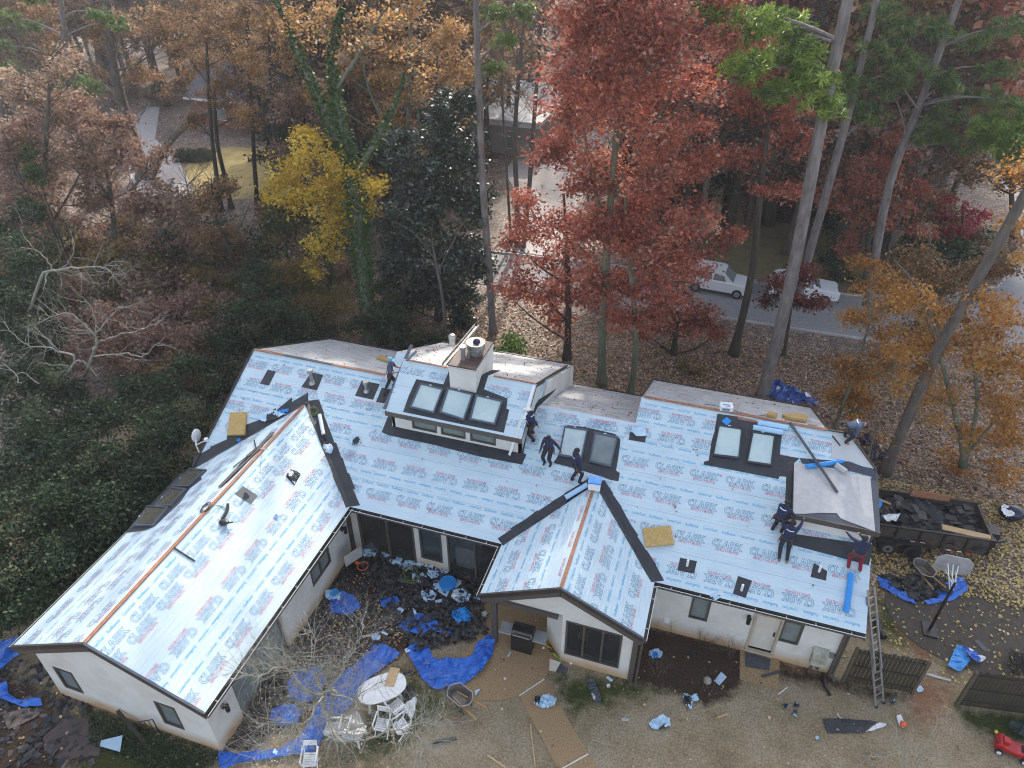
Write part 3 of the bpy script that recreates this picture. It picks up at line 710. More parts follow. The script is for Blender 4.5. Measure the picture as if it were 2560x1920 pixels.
b = MB(); b.bx(DX0 - .02, DX1 + .02, DE - .03, DE + .02, ZDE - .2, ZDE + .01); b.build('fascia', 'trim2', house)
b = MB(); b.bx(SX0, SX1 + .01, SY0 - .03, SY0 + .015, sh_z(0, SY0) - .22, sh_z(0, SY0) + .005); b.build('fascia', 'trim2', house)
b = MB(); b.bar((XL + .03, YW + .06, ZE - .32), (XR, YW + .06, ZR - .32), .05, .22); b.bar((XRR - .03, YW + .06, ZE - .32), (XR, YW + .06, ZR - .32), .05, .22); b.build('barge_board', 'trim2', house)
b = MB(); b.bar((GX - GW + .03, GY + .06, ZE - .32), (GX, GY + .06, GZ - .32), .05, .24); b.bar((GX + GW - .03, GY + .06, ZE - .32), (GX, GY + .06, GZ - .32), .05, .24); b.build('barge_board', 'trim2', house)
def ridge(a, c, m='wood', w=.12, dz=.02):
    b = MB(); b.bar(Vector(a) + Vector((0, 0, dz)), Vector(c) + Vector((0, 0, dz)), w, .035); b.build('ridge_board', m, house)
ridge((XR, YW + .02, ZR), (XR, YD - .4, ZR)); ridge((GX, GY + .02, GZ), (GX, GD - .3, GZ))
ridge((XL + .05, YR, zr1), (-18.4, YR, zr1)); ridge((-18.4, YR, zr1), (-15.9, YR, zr1), 'membrane_n'); ridge((-15.9, YR, zr1), (-13.3, YR, zr1)); ridge((-2.1, YR2, zr2), (5.0, YR2, zr2)); ridge((DX0 + .2, YDR, ZDR), (-9.8, YDR, ZDR), w=.07); ridge((-8.1, YDR, ZDR), (DX1 - .05, YDR, ZDR), w=.07)

# ---- black membrane laid over valleys, flashings and aprons
def patch(plane, px, m='membrane', lift=.010, name='membrane_patch'):
    b = MB(); P_ = [plane(q) for q in px]; b.slab([(p[0], p[1], p[2] + lift) for p in P_], .004); return b.build(name, [m, m], house)
def valley(p0, p1, zf_, side, w, lift=.013, jit=.12, m='membrane'):
    """strip on one slope from the valley line outwards, with a ragged cut edge"""
    p0, p1 = Vector(p0), Vector(p1); n = 7; s = Vector(side)
    ed = []
    for i in range(n + 1):
        q = p0.lerp(p1, i / n); ww = w * (1 + random.uniform(-jit, jit)); ed.append(q + s * ww)
        if 0 < i < n: ed.append(q + s * w * (1 + random.uniform(-jit, jit)))
    pts = [p0] + ed + [p1]
    b = MB(); b.slab([(p.x, p.y, zf_(p.x, p.y) + lift) for p in pts], .004); b.build('valley_membrane', [m, m], house)
vD, vE, vF = (XR, YD, 0), (XRR, YE, 0), (XL, YE, 0)
valley(vD, vE, main_z, (.50, .16, 0), .85); valley(vD, vE, wr_z, (-.10, -.16, 0), 1.0)
valley(vD, vF, main_z, (-.16, .30, 0), 1.5, jit=.3); valley(vD, vF, wl_z, (.20, -.2, 0), .75)
vG, vGl, vGr = (GX, GD, 0), (GX - GW, YE, 0), (GX + GW, YE, 0)
valley(vG, vGl, main_z, (-.3, .2, 0), .8); valley(vG, vGl, gl_z, (.06, -.1, 0), 1.0)
valley(vG, vGr, main_z, (.42, .14, 0), .8); valley(vG, vGr, gr_z, (-.1, -.1, 0), 1.0)
for q in ([(655, 430), (725, 447), (665, 568), (588, 550)], [(1030, 455), (1135, 475), (1080, 610), (945, 580)], [(1468, 525), (1622, 555), (1565, 690), (1408, 655)], [(1640, 585), (1730, 603), (1690, 725), (1590, 710)]):
    patch(mainp, [z1(*k) for k in q])
for q in ([(485, 120), (630, 150), (605, 258), (462, 228)], [(985, 277), (1105, 318), (1050, 467), (940, 430)], [(1640, 165), (1755, 235), (1745, 318), (1612, 285)]):
    patch(mainp, [b4(*k) for k in q])
patch(mainp, [z3(*k) for k in ((950, 620), (1090, 650), (1080, 715), (940, 690))])
patch(mainp, [z3(*k) for k in ((345, 800), (365, 650), (410, 565), (560, 580), (820, 640), (868, 690), (850, 840), (830, 955), (862, 980), (850, 1050), (775, 1035), (710, 1010), (500, 945), (290, 890))])
patch(mainp, [z4(*k) for k in ((150, 465), (320, 490), (520, 540), (720, 580), (700, 700), (690, 820), (860, 850), (815, 890), (800, 1330), (790, 1490), (725, 1470), (745, 1010), (690, 1005), (675, 1030), (350, 965), (30, 905), (35, 880), (75, 870), (100, 700), (125, 620))])
patch(mainp, [z4(785, 1500), z4(1500, 1600), b4(2115, 185), b4(1800, 100), b4(1460, 12)], 'membrane')
patch(mainp, [z4(*k) for k in ((860, 850), (1290, 880), (1400, 920), (1530, 950), (1512, 1230), (1480, 1010), (1290, 960), (880, 895))], 'membrane_n', .016)
patch(dmp, [z2(*k) for k in ((487, 512), (720, 558), (770, 440), (782, 585), (1000, 630), (1040, 500), (1062, 470), (1140, 432), (1220, 437), (1108, 482), (1072, 600), (1275, 680), (1265, 770), (1290, 775), (1242, 975), (800, 885), (372, 795), (420, 660))])
patch(mainp, [z2(*k) for k in ((250, 815), (285, 850), (275, 915), (1380, 1150), (1400, 1135), (1500, 760), (1545, 690), (1700, 590), (1660, 640), (1530, 760), (1440, 1000), (1412, 1150), (1437, 1165), (1400, 1250), (1030, 1180), (640, 1080), (250, 998), (187, 970))])
patch(wrp, [z1(*k) for k in ((440, 1435), (570, 1520), (510, 1595), (370, 1505))], 'stone'); patch(wrp, [z1(*k) for k in ((850, 1300), (940, 1335), (885, 1430), (810, 1350))])
patch(wlp, [z5(*k) for k in ((1085, 458), (1160, 360), (1290, 225), (1505, 0), (1560, -60), (1720, -60), (1745, -5), (1640, 75), (1560, 190), (1340, 400), (1250, 438))])
patch(mainp, [z4(*k) for k in ((1142, 618), (1275, 645), (1518, 945), (1300, 878), (1135, 845))], M['under_w'], .008, 'bare_sheathing')
patch(mainp, [z4(*k) for k in ((320, 488), (480, 522), (500, 545), (330, 515))], 'wood', .018, 'bare_sheathing')

# ---- pipes and vents on the slopes
def vent(p, h, r, m, hood=False, base=True):
    p = Vector(p); b = MB()
    if base: b.disc(p + Vector((0, 0, .05)), r * 2.2, .14, 12, r * 1.2)
    b.tube([p - Vector((0, 0, .05)), p + Vector((0, 0, h))], r, 10)
    if hood: b.disc(p + Vector((0, 0, h + .05)), r * 1.9, .1, 12, r * 1.6)
    b.build('vent_pipe', m, house, smooth=False)
vent(mainp(z1(1040, 545)), .62, .075, 'steel', True); vent(mainp(z1(1510, 615)), .42, .07, 'steel', True); vent(mainp(z1(1660, 650)), .18, .03, 'iron')
for q in ((545, 188), (1015, 400), (1685, 238)): vent(mainp(b4(*q)), .30, .045, 'plastic', base=False)
vent(wrp(z1(470, 1520)), .22, .05, 'stone')

# ---- skylights
def skylight(plane, q4, nrm, glass, hgt=.10, fr=.07, m='bluegrey'):
    P_ = [Vector(plane(q)) for q in q4]; n = Vector(nrm).normalized(); c = sum(P_, Vector()) / 4
    b = MB()
    inn = [p + (c - p).normalized() * fr * 1.4 for p in P_]
    top = [p + n * hgt for p in P_]; ti = [p + n * hgt for p in inn]; gi = [p + n * (hgt - .03) for p in inn]; bo = [p - n * .02 for p in P_]
    b.add(bo + top + ti + gi, [(i, (i + 1) % 4, 4 + (i + 1) % 4, 4 + i) for i in range(4)] + [(4 + i, 4 + (i + 1) % 4, 8 + (i + 1) % 4, 8 + i) for i in range(4)] + [(8 + i, 8 + (i + 1) % 4, 12 + (i + 1) % 4, 12 + i) for i in range(4)])
    s = b.build('skylight', m, house)
    g = MB(); g.poly([p - n * .004 for p in gi]); g.build('pane', glass, s)
    w = MB(); q = P_[0].lerp(P_[1], .45) + n * (hgt + .006); u = (P_[1] - P_[0]).normalized(); w.bar(q - u * .05, q + u * .05, .03, .012, n); w.build('latch', 'plastic', s)
nm, nd = (0, -PM, 1), (0, -PD, 1)
for q in ([(525, 550), (728, 600), (645, 815), (432, 762)], [(762, 590), (985, 645), (905, 875), (690, 808)], [(1005, 650), (1240, 705), (1170, 915), (948, 868)]): skylight(dmp, [z2(*k) for k in q], nd, 'skyglass', .12)
for q in ([(385, 575), (590, 605), (535, 868), (335, 833)], [(645, 625), (848, 668), (787, 932), (597, 885)]): skylight(mainp, [z3(*k) for k in q], nm, 'skyglass' if q[0][0] < 500 else 'greyglass')
for q in ([(158, 560), (368, 595), (340, 862), (105, 832)], [(450, 618), (650, 650), (618, 925), (398, 892)]): skylight(mainp, [z4(*k) for k in q], nm, 'skyglass', m='membrane')
for q in ([(1160, 410), (1285, 232), (1468, 245), (1332, 405)], [(1342, 240), (1495, 75), (1618, 85), (1485, 235)], [(1500, 70), (1650, -90), (1790, -80), (1640, 65)]): skylight(wlp, [z5(*k) for k in q], (-PW, 0, 1), 'skyglass_d', m='bluegrey')

# ---- chimney
b = MB(); cx0, cx1, cy0, cy1 = -9.76, -8.62, 21.98, 24.1
b.bx(cx0, cx1, cy0, cy1, 6.3, 7.86); chim = b.build('chimney', 'stucco', house)
b = MB(); b.bx(cx0 - .04, cx1 + .04, cy0 - .04, cy1 + .04, 7.70, 7.80); b.build('band', 'stucco', chim)
b = MB(); b.bx(cx0 - .02, cx1 + .02, cy0 - .02, cy1 + .02, 7.86, 7.92); b.bx(cx0 + .3, cx1 + .05, cy0 - .06, cy0 + .2, 7.92, 7.95); b.build('cap_plate', 'rust', chim)
b = MB(); b.disc((-9.0, 23.1, 8.02), .3, .22, 20, .34); b.disc((-9.0, 23.1, 8.27), .37, .28, 20); b.disc((-9.0, 23.1, 8.43), .40, .05, 20); b.build('flue_hood', mat('weathered_flue_metal', (.40, .40, .38), (.10, .09, .08), .5, 5, metal=.3), chim)
b = MB(); b.tube([(-9.33, 22.5, 7.9), (-9.33, 22.5, 8.45)], .1, 12); b.disc((-9.33, 22.5, 8.5), .14, .1, 12); b.tube([(-9.15, 22.62, 7.9), (-9.15, 22.62, 8.25)], .05, 8); b.build('flue_pipe', 'steel', chim)

# ---- the printing on the underlay: letter shapes laid on the slopes
CL = [[(.62, 1), (.30, 1), (.10, .88), (0, .65), (0, .35), (.10, .12), (.30, 0), (.70, 0), (.70, .2), (.38, .2), (.25, .35), (.25, .65), (.38, .8), (.62, .8)],
      [(.66, 1), (1.22, 1), (1.22, .8), (1.08, .8), (1.08, .2), (1.5, .2), (1.5, 0), (.82, 0), (.82, .8), (.66, .8)],
      [(1.54, 0), (1.95, 1), (2.16, 1), (2.57, 0), (2.3, 0), (2.21, .24), (1.9, .24), (1.81, 0)], [(1.97, .42), (2.055, .68), (2.14, .42)],
      [(2.66, 0), (2.66, 1), (3.2, 1), (3.4, .85), (3.4, .55), (3.25, .42), (3.46, 0), (3.18, 0), (3.0, .36), (2.88, .36), (2.88, 0)], [(2.88, .56), (2.88, .8), (3.1, .8), (3.17, .7), (3.1, .56)],
      [(3.54, 0), (3.54, 1), (3.77, 1), (3.77, .6), (4.12, 1), (4.44, 1), (4.0, .55), (4.46, 0), (4.14, 0), (3.84, .4), (3.77, .3), (3.77, 0)]]
def ribbons(w, sx, sy):
    T = []
    for loop in CL:
        P_ = [np.array((x * sx, y * sy)) for x, y in loop]; n = len(P_)
        for i in range(n):
            a, c = P_[i], P_[(i + 1) % n]; d = (c - a) / (np.linalg.norm(c - a) + 1e-9); o = np.array((-d[1], d[0])) * w / 2; e = d * w / 2
            T += [(a - e + o, a - e - o, c + e - o), (a - e + o, c + e - o, c + e + o)]
    return np.array(T)
def text_tris(s, width, height):
    cu = bpy.data.curves.new('t', 'FONT'); cu.body = s; cu.resolution_u = 2; cu.offset = .006
    o = bpy.data.objects.new('t', cu); COL.objects.link(o)
    dg = bpy.context.evaluated_depsgraph_get(); me = o.evaluated_get(dg).to_mesh(); me.calc_loop_triangles()
    co = np.array([v.co[:2] for v in me.vertices]); T = co[np.array([t.vertices[:] for t in me.loop_triangles])]
    mn, mx = co.min(0), co.max(0); T = (T - mn) / (mx - mn) * np.array((width, height))
    o.evaluated_get(dg).to_mesh_clear(); bpy.data.objects.remove(o); bpy.data.curves.remove(cu)
    return T
def stroke_tris(s, width, height, w):
    """wide squared capitals drawn with a broad stroke, for BROTHERS"""
    G = {'B': [[(0, 0), (0, 1), (.8, 1), (.9, .75), (.8, .52), (0, .52)], [(.8, .52), (.95, .26), (.85, 0), (0, 0)]], 'R': [[(0, 0), (0, 1), (.8, 1), (.95, .78), (.8, .5), (0, .5)], [(.5, .5), (.95, 0)]],
         'O': [[(.15, 0), (0, .2), (0, .8), (.15, 1), (.8, 1), (.95, .8), (.95, .2), (.8, 0), (.15, 0)]], 'T': [[(0, 1), (.95, 1)], [(.47, 1), (.47, 0)]], 'H': [[(0, 0), (0, 1)], [(.95, 0), (.95, 1)], [(0, .5), (.95, .5)]],
         'E': [[(.9, 0), (0, 0), (0, 1), (.9, 1)], [(0, .5), (.8, .5)]], 'S': [[(0, .05), (.2, 0), (.8, 0), (.95, .22), (.8, .5), (.15, .5), (0, .76), (.15, 1), (.9, 1)]]}
    T = []; n = len(s); cw = width / (n - .28)
    for i, ch in enumerate(s):
        for l in G[ch]:
            P_ = [np.array((i * cw + x * cw * .72 / .95, y * height)) for x, y in l]
            for a, c in zip(P_, P_[1:]):
                d = (c - a) / (np.linalg.norm(c - a) + 1e-9); o = np.array((-d[1], d[0])) * w / 2; e = d * w / 2
                T += [(a - e + o, a - e - o, c + e - o), (a - e + o, c + e - o, c + e + o)]
    return np.array(T)
G_CLARK = ribbons(.0135, .236, .275); G_BRO = stroke_tris('BROTHERS', .80, .095, .0115)
G_RR = text_tris('RoofRunner', .50, .11); G_CT = text_tris('CertainTeed', .50, .10)
for g_ in (G_CLARK, G_BRO, G_RR, G_CT): g_ -= (g_.reshape(-1, 2).max(0) + g_.reshape(-1, 2).min(0)) / 2
def lettering(parent, o, U, V, poly3, rows, lift=.006):
    """rows: (v, kind, upside-down, u range, u phase); letters outside the slope's outline are cut away"""
    o, U, V = Vector(o), Vector(U).normalized(), Vector(V).normalized(); N = U.cross(V)
    puv = [((Vector(p) - o).dot(U), (Vector(p) - o).dot(V)) for p in poly3]
    acc = {0: [], 1: [], 2: []}
    for v, kind, inv, u0, u1, ph in rows:
        items = []
        if kind == 'C': step = 1.33; items = [(0, 0, 0, G_CLARK)]
        if kind == 'CB': step = 1.33; items = [(0, 0, 0, G_CLARK), (1, .02, -.225, G_BRO)]
        if kind == 'B': step = 1.33; items = [(1, .02, -.225, G_BRO)]
        if kind == 's': step = 1.33; items = [(2, -.33, 0, G_RR), (2, .33, 0, G_CT)]
        u = u0 + ph
        while u < u1:
            for k, dx, dy, g in items:
                q = g + np.array((dx, dy))
                if inv: q = -q
                acc[k].append(q + np.array((u, v)))
            u += step
    b = MB()
    for k in acc:
        if not acc[k]: continue
        T = np.concatenate(acc[k]); c = T.mean(1); T = T[inpoly(c[:, 0], c[:, 1], puv)]
        if not len(T): continue
        vs = [o + U * float(p[0]) + V * float(p[1]) + N * lift for t in T for p in t]
        b.mi = k; b.add(vs, [(3 * i, 3 * i + 1, 3 * i + 2) for i in range(len(T))])
    if b.v: b.build('printed_lettering', ['inkb', 'inkr', 'inkc'], parent, fix=False)
p3 = lambda P_, zf_: [(x, y, zf_(x, y)) for x, y in P_]
A, B_, C_ = (XL - 1, -13.3), (-13.3, -3.6), (-3.6, 7)
rows = []
for v, k, i, ph in ((5.40, 'CB', 0, .2), (5.76, 's', 0, .5), (4.38, 'CB', 1, .6), (4.0, 's', 1, .3), (3.62, 's', 0, .1), (3.12, 'CB', 1, .1), (2.75, 's', 1, .4), (1.0, 'CB', 0, .4), (2.2, 'CB', 0, .7)): rows.append((v, k, i, *A, ph))
for v, k, i, ph in ((.79, 'CB', 0, .4), (1.17, 's', 0, .1), (1.55, 's', 1, .5), (1.97, 'CB', 1, .2), (3.22, 'CB', 0, .9), (3.63, 's', 0, .2), (4.04, 's', 1, .7), (4.40, 'CB', 1, .3), (4.86, 's', 0, .6), (5.27, 's', 1, .1), (5.62, 'CB', 1, .35)): rows.append((v, k, i, *B_, ph))
for v, k, i, ph in ((.22, 's', 1, .3), (.58, 'CB', 1, .18), (1.94, 'CB', 0, .28), (2.38, 's', 0, .6), (3.25, 'CB', 0, .52), (3.68, 's', 0, .2), (4.46, 'CB', 0, .4), (4.86, 's', 0, .1), (5.30, 's', 1, .5), (5.65, 'CB', 1, .25), (6.19, 's', 1, .7), (6.53, 'CB', 1, .5), (7.0, 's', 0, .2)): rows.append((v, k, i, *C_, ph))
lettering(s_main, (0, YE, ZE), UX, VM, p3(P_main, main_z), rows)
rows = [(-.30, 's', 0, 8, 22, .3), (-.65, 'C', 0, 8, 22, .9), (-1.03, 'CB', 0, 8, 22, .3), (-2.35, 'CB', 1, 8, 22, .6), (-2.72, 's', 1, 8, 22, .1), (-3.18, 's', 0, 8, 22, .5), (-3.56, 'CB', 0, 8, 22, .35)]
lettering(s_wr, (XR, 0, ZR), (0, 1, 0), (-1, 0, PW), p3(P_wr, wr_z), rows)
rows = [(-.62, 'CB', 1, 8, 22, .4), (-1.5, 'CB', 0, 8, 22, .2), (-2.02, 'CB', 0, 8, 22, .8), (-2.4, 's', 0, 8, 22, .2), (-2.83, 's', 1, 8, 22, .5), (-3.45, 'CB', 1, 8, 22, .1)]
lettering(s_wl, (XR, 0, ZR), (0, -1, 0), (1, 0, PW), p3(P_wl, wl_z), [(v, k, i, -22, -8, ph) for v, k, i, _, _, ph in rows])
rows = [(.9, 's', 1, 14, 21, .2), (.45, 'B', 1, 14, 21, .9), (1.25, 'CB', 0, 14, 21, .5), (1.9, 's', 0, 14, 21, .2), (2.5, 'CB', 1, 14, 21, .35), (2.98, 's', 1, 14, 21, .6)]
lettering(s_gl, (GX, 0, GZ), (0, -1, 0), (1, 0, PG), p3(P_gl, gl_z), [(-v, k, i, -21, -14, ph) for v, k, i, _, _, ph in rows])
rows = [(-.24, 's', 0, 14, 21, .3), (-.6, 'C', 0, 14, 21, .25), (-1.3, 'CB', 1, 14, 21, .8), (-1.72, 's', 1, 14, 21, .3), (-2.06, 's', 0, 14, 21, .6), (-2.5, 'CB', 0, 14, 21, .3)]
lettering(s_gr, (GX, 0, GZ), (0, 1, 0), (-1, 0, PG), p3(P_gr, gr_z), rows)
lettering(s_dm, (0, DE, ZDE), UX, (0, 1, PD), p3(P_dm, dm_z), [(1.75, 'CB', 1, -8.2, -6, .5), (1.3, 's', 1, -8.2, -6, .9), (.6, 'C', 0, -7.4, -6, .6), (1.95, 'C', 0, -12.2, -9.8, .6), (1.0, 'CB', 0, -13, -11.4, .4)])
# ------------------------------------------------------------------ people
SKIN = mat('skin', (.42, .235, .16), (.36, .19, .13), .55, 8)
NAVY = mat('navy_shirt', (.018, .026, .075), (.012, .017, .05), .85, 9, .3, 30)
BLUESH = mat('faded_blue_shirt', (.075, .105, .18), (.05, .075, .135), .85, 9, .3, 30)
DENIM = mat('dark_denim', (.018, .022, .034), (.010, .012, .02), .85, 9, .3, 30)
REDT = mat('red_trousers', (.24, .012, .03), (.17, .008, .022), .85, 9, .3, 30)
BOOT = mat('tan_boots', (.30, .15, .07), (.2, .10, .045), .8, 9)
SHOE = mat('dark_shoes', (.05, .045, .045), (.03, .03, .03), .8, 9)
HAIR = mat('black_hair', (.012, .010, .010), (.006, .005, .005), .6, 20)
CAPB = mat('light_blue_cap', (.16, .40, .55), (.12, .32, .45), .8, 9)
LEATHER = mat('brown_leather', (.09, .045, .025), (.05, .025, .015), .7, 9)
def ik(a, c, l1, l2, hint):
    a, c, hint = Vector(a), Vector(c), Vector(hint); d = c - a; L_ = d.length
    if L_ > (l1 + l2) * .995: c = a + d.normalized() * (l1 + l2) * .995; d = c - a; L_ = d.length
    t = d.normalized(); x = (l1 * l1 - l2 * l2 + L_ * L_) / (2 * L_); h = sqrt(max(0, l1 * l1 - x * x))
    n = hint - t * hint.dot(t); n = n.normalized() if n.length > 1e-5 else t.orthogonal()
    return a + t * x + n * h, c
def person(label, pelvis, spine, face, feet, hands, shirt=NAVY, pants=DENIM, shoes=SHOE, head=None, hair='hair', sleeves=True, stripe=True, belt=True, knees=None, toes=None, grip=None, s=1.0):
    P = Vector(pelvis); sp = Vector(spine).normalized(); f = Vector(face); f.z = 0; f.normalize(); up = Vector((0, 0, 1))
    r = Vector((f.y, -f.x, 0)); hd = Vector(head).normalized() if head is not None else (sp * .6 + up * .5).normalized()
    fwd = (f - sp * f.dot(sp)); fwd = fwd.normalized() if fwd.length > .1 else f
    ch = P + sp * .34; nk = P + sp * .52; hc = nk + hd * .16; ht = hc + hd * .10
    V = [P, P + sp * .17, ch, nk, nk + hd * .07, hc, ht]; R = [(.15, .125), (.135, .11), (.165, .12), (.085, .08), (.058, .058), (.088, .098), (.07, .078)]
    E = [(0, 1), (1, 2), (2, 3), (3, 4), (4, 5), (5, 6)]; tagm = {(0, 1): 1, (1, 2): 1, (2, 3): 1, (3, 4): 0, (4, 5): 0, (5, 6): 0}
    tips = []
    for k, sd in ((0, -1), (1, 1)):
        sh = nk - sp * .06 + r * sd * .19; W = Vector(hands[k]); el, W = ik(sh, W, .29, .26, -fwd * .6 - up * .7 + r * sd * .5)
        hnd = W + (W - el).normalized() * .075; i = len(V); V += [sh, el, W, hnd]; R += [(.072, .072), (.05, .05), (.034, .034), (.036, .026)]
        E += [(2, i), (i, i + 1), (i + 1, i + 2), (i + 2, i + 3)]
        tagm[(2, i)] = 1; tagm[(i, i + 1)] = 1; tagm[(i + 1, i + 2)] = 1 if sleeves else 0; tagm[(i + 2, i + 3)] = 0
        tips.append((W, hnd, (W - el).normalized(), sd))
    for k, sd in ((0, -1), (1, 1)):
        hp = P + r * sd * .095 - up * .05
        if knees: kn = Vector(knees[k]); an = Vector(feet[k])
        else: kn, an = ik(hp, Vector(feet[k]) + up * .09, .43, .43, fwd + r * sd * .15)
        to = an + (Vector(toes[k]) if toes else (f * .17 - up * .05)); hl = an - (to - an).normalized() * .05 - up * .02; i = len(V)
        V += [hp, kn, an, to]; R += [(.105, .105), (.074, .074), (.052, .052), (.042, .034)]
        E += [(0, i), (i, i + 1), (i + 1, i + 2), (i + 2, i + 3)]
        for e in ((0, i), (i, i + 1), (i + 1, i + 2)): tagm[e] = 2
        tagm[(i + 2, i + 3)] = 3
    base = (P.x, P.y, min(Vector(q).z for q in feet))
    me = bpy.data.meshes.new('sk'); me.from_pydata([tuple(v) for v in V], E, []); o = bpy.data.objects.new('sk', me); COL.objects.link(o)
    sk = o.modifiers.new('s', 'SKIN'); sk.use_smooth_shade = True
    for i, q in enumerate(R): me.skin_vertices[0].data[i].radius = (q[0] * s * 1.12, q[1] * s * 1.12)
    me.skin_vertices[0].data[0].use_root = True
    su = o.modifiers.new('u', 'SUBSURF'); su.levels = 2; su.render_levels = 2
    dg = bpy.context.evaluated_depsgraph_get(); bm = bpy.data.meshes.new_from_object(o.evaluated_get(dg))
    t = thing('person', label, 'person', base); b = MB()
    vs = [v.co.copy() for v in bm.vertices]; off = len(b.v); b.v += [tuple(v) for v in vs]
    segs = [(V[e[0]], V[e[1]], (R[e[0]][0] + R[e[1]][0]) / 2, m_) for e, m_ in tagm.items()]
    for pl_ in bm.polygons:
        c = pl_.center; best = 9; mi = 1
        for a, d_, rad, m_ in segs:
            ab = d_ - a; k = max(0, min(1, (c - a).dot(ab) / (ab.length_squared + 1e-9))); q = (c - a - ab * k).length / rad
            if q < best: best = q; mi = m_
        b.f.append(tuple(pl_.vertices)); b.m.append(mi)
    bpy.data.objects.remove(o); bpy.data.meshes.remove(bm); bpy.data.meshes.remove(me)
    b.mi = 0
    for W, H_, d, sd in tips:                                   # four curled fingers and a thumb on each palm
        g = (Vector(grip) - H_).normalized() if grip is not None else (-up * .6 + fwd * .4)
        n = d.cross(up if abs(d.z) < .8 else f).normalized(); pz = n.cross(d).normalized(); pz = pz if pz.dot(g) > 0 else -pz
        for j, (off_, ln) in enumerate(((-.027, .070), (-.009, .080), (.009, .075), (.027, .058))):
            p0 = H_ + n * off_ - d * .01; p1 = p0 + d * ln * .45 + pz * ln * .12; p2 = p1 + d * ln * .25 + pz * ln * .32; p3 = p2 + pz * ln * .28 - d * ln * .05
            b.tube([p0, p1, p2, p3], [.0098, .0092, .0085, .007], 6)
        q0 = W + d * .02 - n * sd * .022; b.tube([q0, q0 + d * .03 - n * sd * .026 + pz * .012, q0 + d * .062 - n * sd * .022 + pz * .03], [.012, .011, .008], 6)
    ff = (f - hd * f.dot(hd)); ff = ff.normalized() if ff.length > .1 else f
    hs = hd.cross(ff)
    nb = hc + ff * .088 - hd * .01; b.add([nb + hd * .035, nb - hd * .018 + hs * .017, nb - hd * .018 - hs * .017, nb + ff * .028 - hd * .014], [(0, 1, 3), (0, 3, 2), (1, 2, 3), (0, 2, 1)])
    for sd in (-1, 1): b.ball(hc + hs * sd * .088 - hd * .005, (.018, .018, .03), 6, 4)
    body = b.build('body', [SKIN, shirt, pants, shoes], t, smooth=True)
    e = MB()
    for sd in (-1, 1): e.ball(hc + ff * .083 + hs * sd * .032 + hd * .015, .012, 6, 4)
    e.build('eyes', 'iron', t); e = MB(); e.box(hc + ff * .088 - hd * .05, (.04, .04, .008), rot=Matrix((hs, ff, hd)).transposed()); e.build('mouth', mat('lips', (.25, .10, .08)), t)
    h = MB(); Rm = Matrix((hs, ff, hd)).transposed()
    def cap_at(c, rx, ry, rz, cut=-.05, seg=14):
        vs, fs = [], []
        for j in range(6):
            ph = math.asin(max(-1, min(1, cut))) + (pi / 2 - math.asin(cut)) * j / 5
            for i in range(seg): th = 2 * pi * i / seg; vs.append(c + Rm @ Vector((rx * cos(ph) * cos(th), ry * cos(ph) * sin(th), rz * sin(ph))))
        for j in range(5):
            for i in range(seg): fs.append((j * seg + i, j * seg + (i + 1) % seg, (j + 1) * seg + (i + 1) % seg, (j + 1) * seg + i))
        h.add(vs, fs)
    if hair == 'hair': cap_at(hc + hd * .02 - ff * .018, .108, .118, .118, -.25); h.build('hair', HAIR, t, smooth=True)
    else:
        cap_at(hc + hd * .03 - ff * .008, .112, .122, .105, -.05)
        q = hc + hd * .028 + ff * .10; h.box(q + ff * .04, (.15, .11, .012), rot=Rm); h.build('cap', hair, t, smooth=False)
    if stripe:
        w = MB(); q = ch + sp * .05 - fwd * .145; w.add([q - r * .13 + sp * .02, q - r * .13 + sp * .055, q + sp * .03 - fwd * .012, q - sp * .005 - fwd * .012, q + r * .13 + sp * .055, q + r * .13 + sp * .02], [(0, 1, 2, 3), (3, 2, 4, 5)]); w.build('shirt_print', 'plastic', t)
    if belt:
        w = MB(); ring = [P + sp * .03 + (r * cos(a) * .185 + fwd * sin(a) * .155) for a in np.linspace(0, 2 * pi, 17)]; w.tube(ring, .022, 6, cap=False)
        for sd in (-1, 1): w.box(P + r * sd * .19 - sp * .07 + fwd * .02, (.07, .15, .18), rot=Matrix((r, fwd, sp)).transposed()); w.bar(P + r * sd * .22 - sp * .03, P + r * sd * .25 - sp * .3, .022, .022)
        w.build('tool_belt', LEATHER, t)
    return t
def foot(q): p = mainp(q); return Vector(p)
F = foot(z1(1702, 598))
person('man in a light blue cap and navy shirt holding a long dark metal strip', F + Vector((.12, .05, .86)), (.12, .02, 1), (1, .1, 0), (F + Vector((-.12, -.12, -.06)), F + Vector((.14, .1, .05))), (F + Vector((.50, .25, 1.08)), F + Vector((.52, -.05, 1.05))), BLUESH, DENIM, hair=CAPB, sleeves=False, stripe=False)
F = foot(z2(1510, 1062))
person('man in a white cap bending against the raised dormer side', F + Vector((-.12, .12, .84)), (-.42, .12, 1), (-1, .25, 0), (F, F + Vector((-.12, .3, .15))), (F + Vector((-.62, -.05, .95)), F + Vector((-.6, .42, 1.1))), NAVY, DENIM, hair=M['plastic'])
F = foot(z2(1625, 1250))
person('man with bowed head and dark hair beside the left of the paired skylights', F + Vector((0, .04, .87)), (.02, -.22, 1), (-.25, -1, 0), (F + Vector((.13, -.02, 0)), F + Vector((-.13, 0, 0))), (F + Vector((.55, .06, .72)), F + Vector((-.34, -.22, .62))), NAVY, DENIM, head=(.0, -.65, .75), stripe=False)
F = foot(z2(1852, 1400))
person('man in navy walking below the paired skylights with his back half turned', F + Vector((0, .02, .87)), (.03, .1, 1), (.75, .65, 0), (F + Vector((-.14, 0, 0)), F + Vector((.18, -.05, -.02))), (F + Vector((.12, .42, .75)), F + Vector((.30, -.12, .62))), NAVY, DENIM)
F = foot(z4(1245, 705))
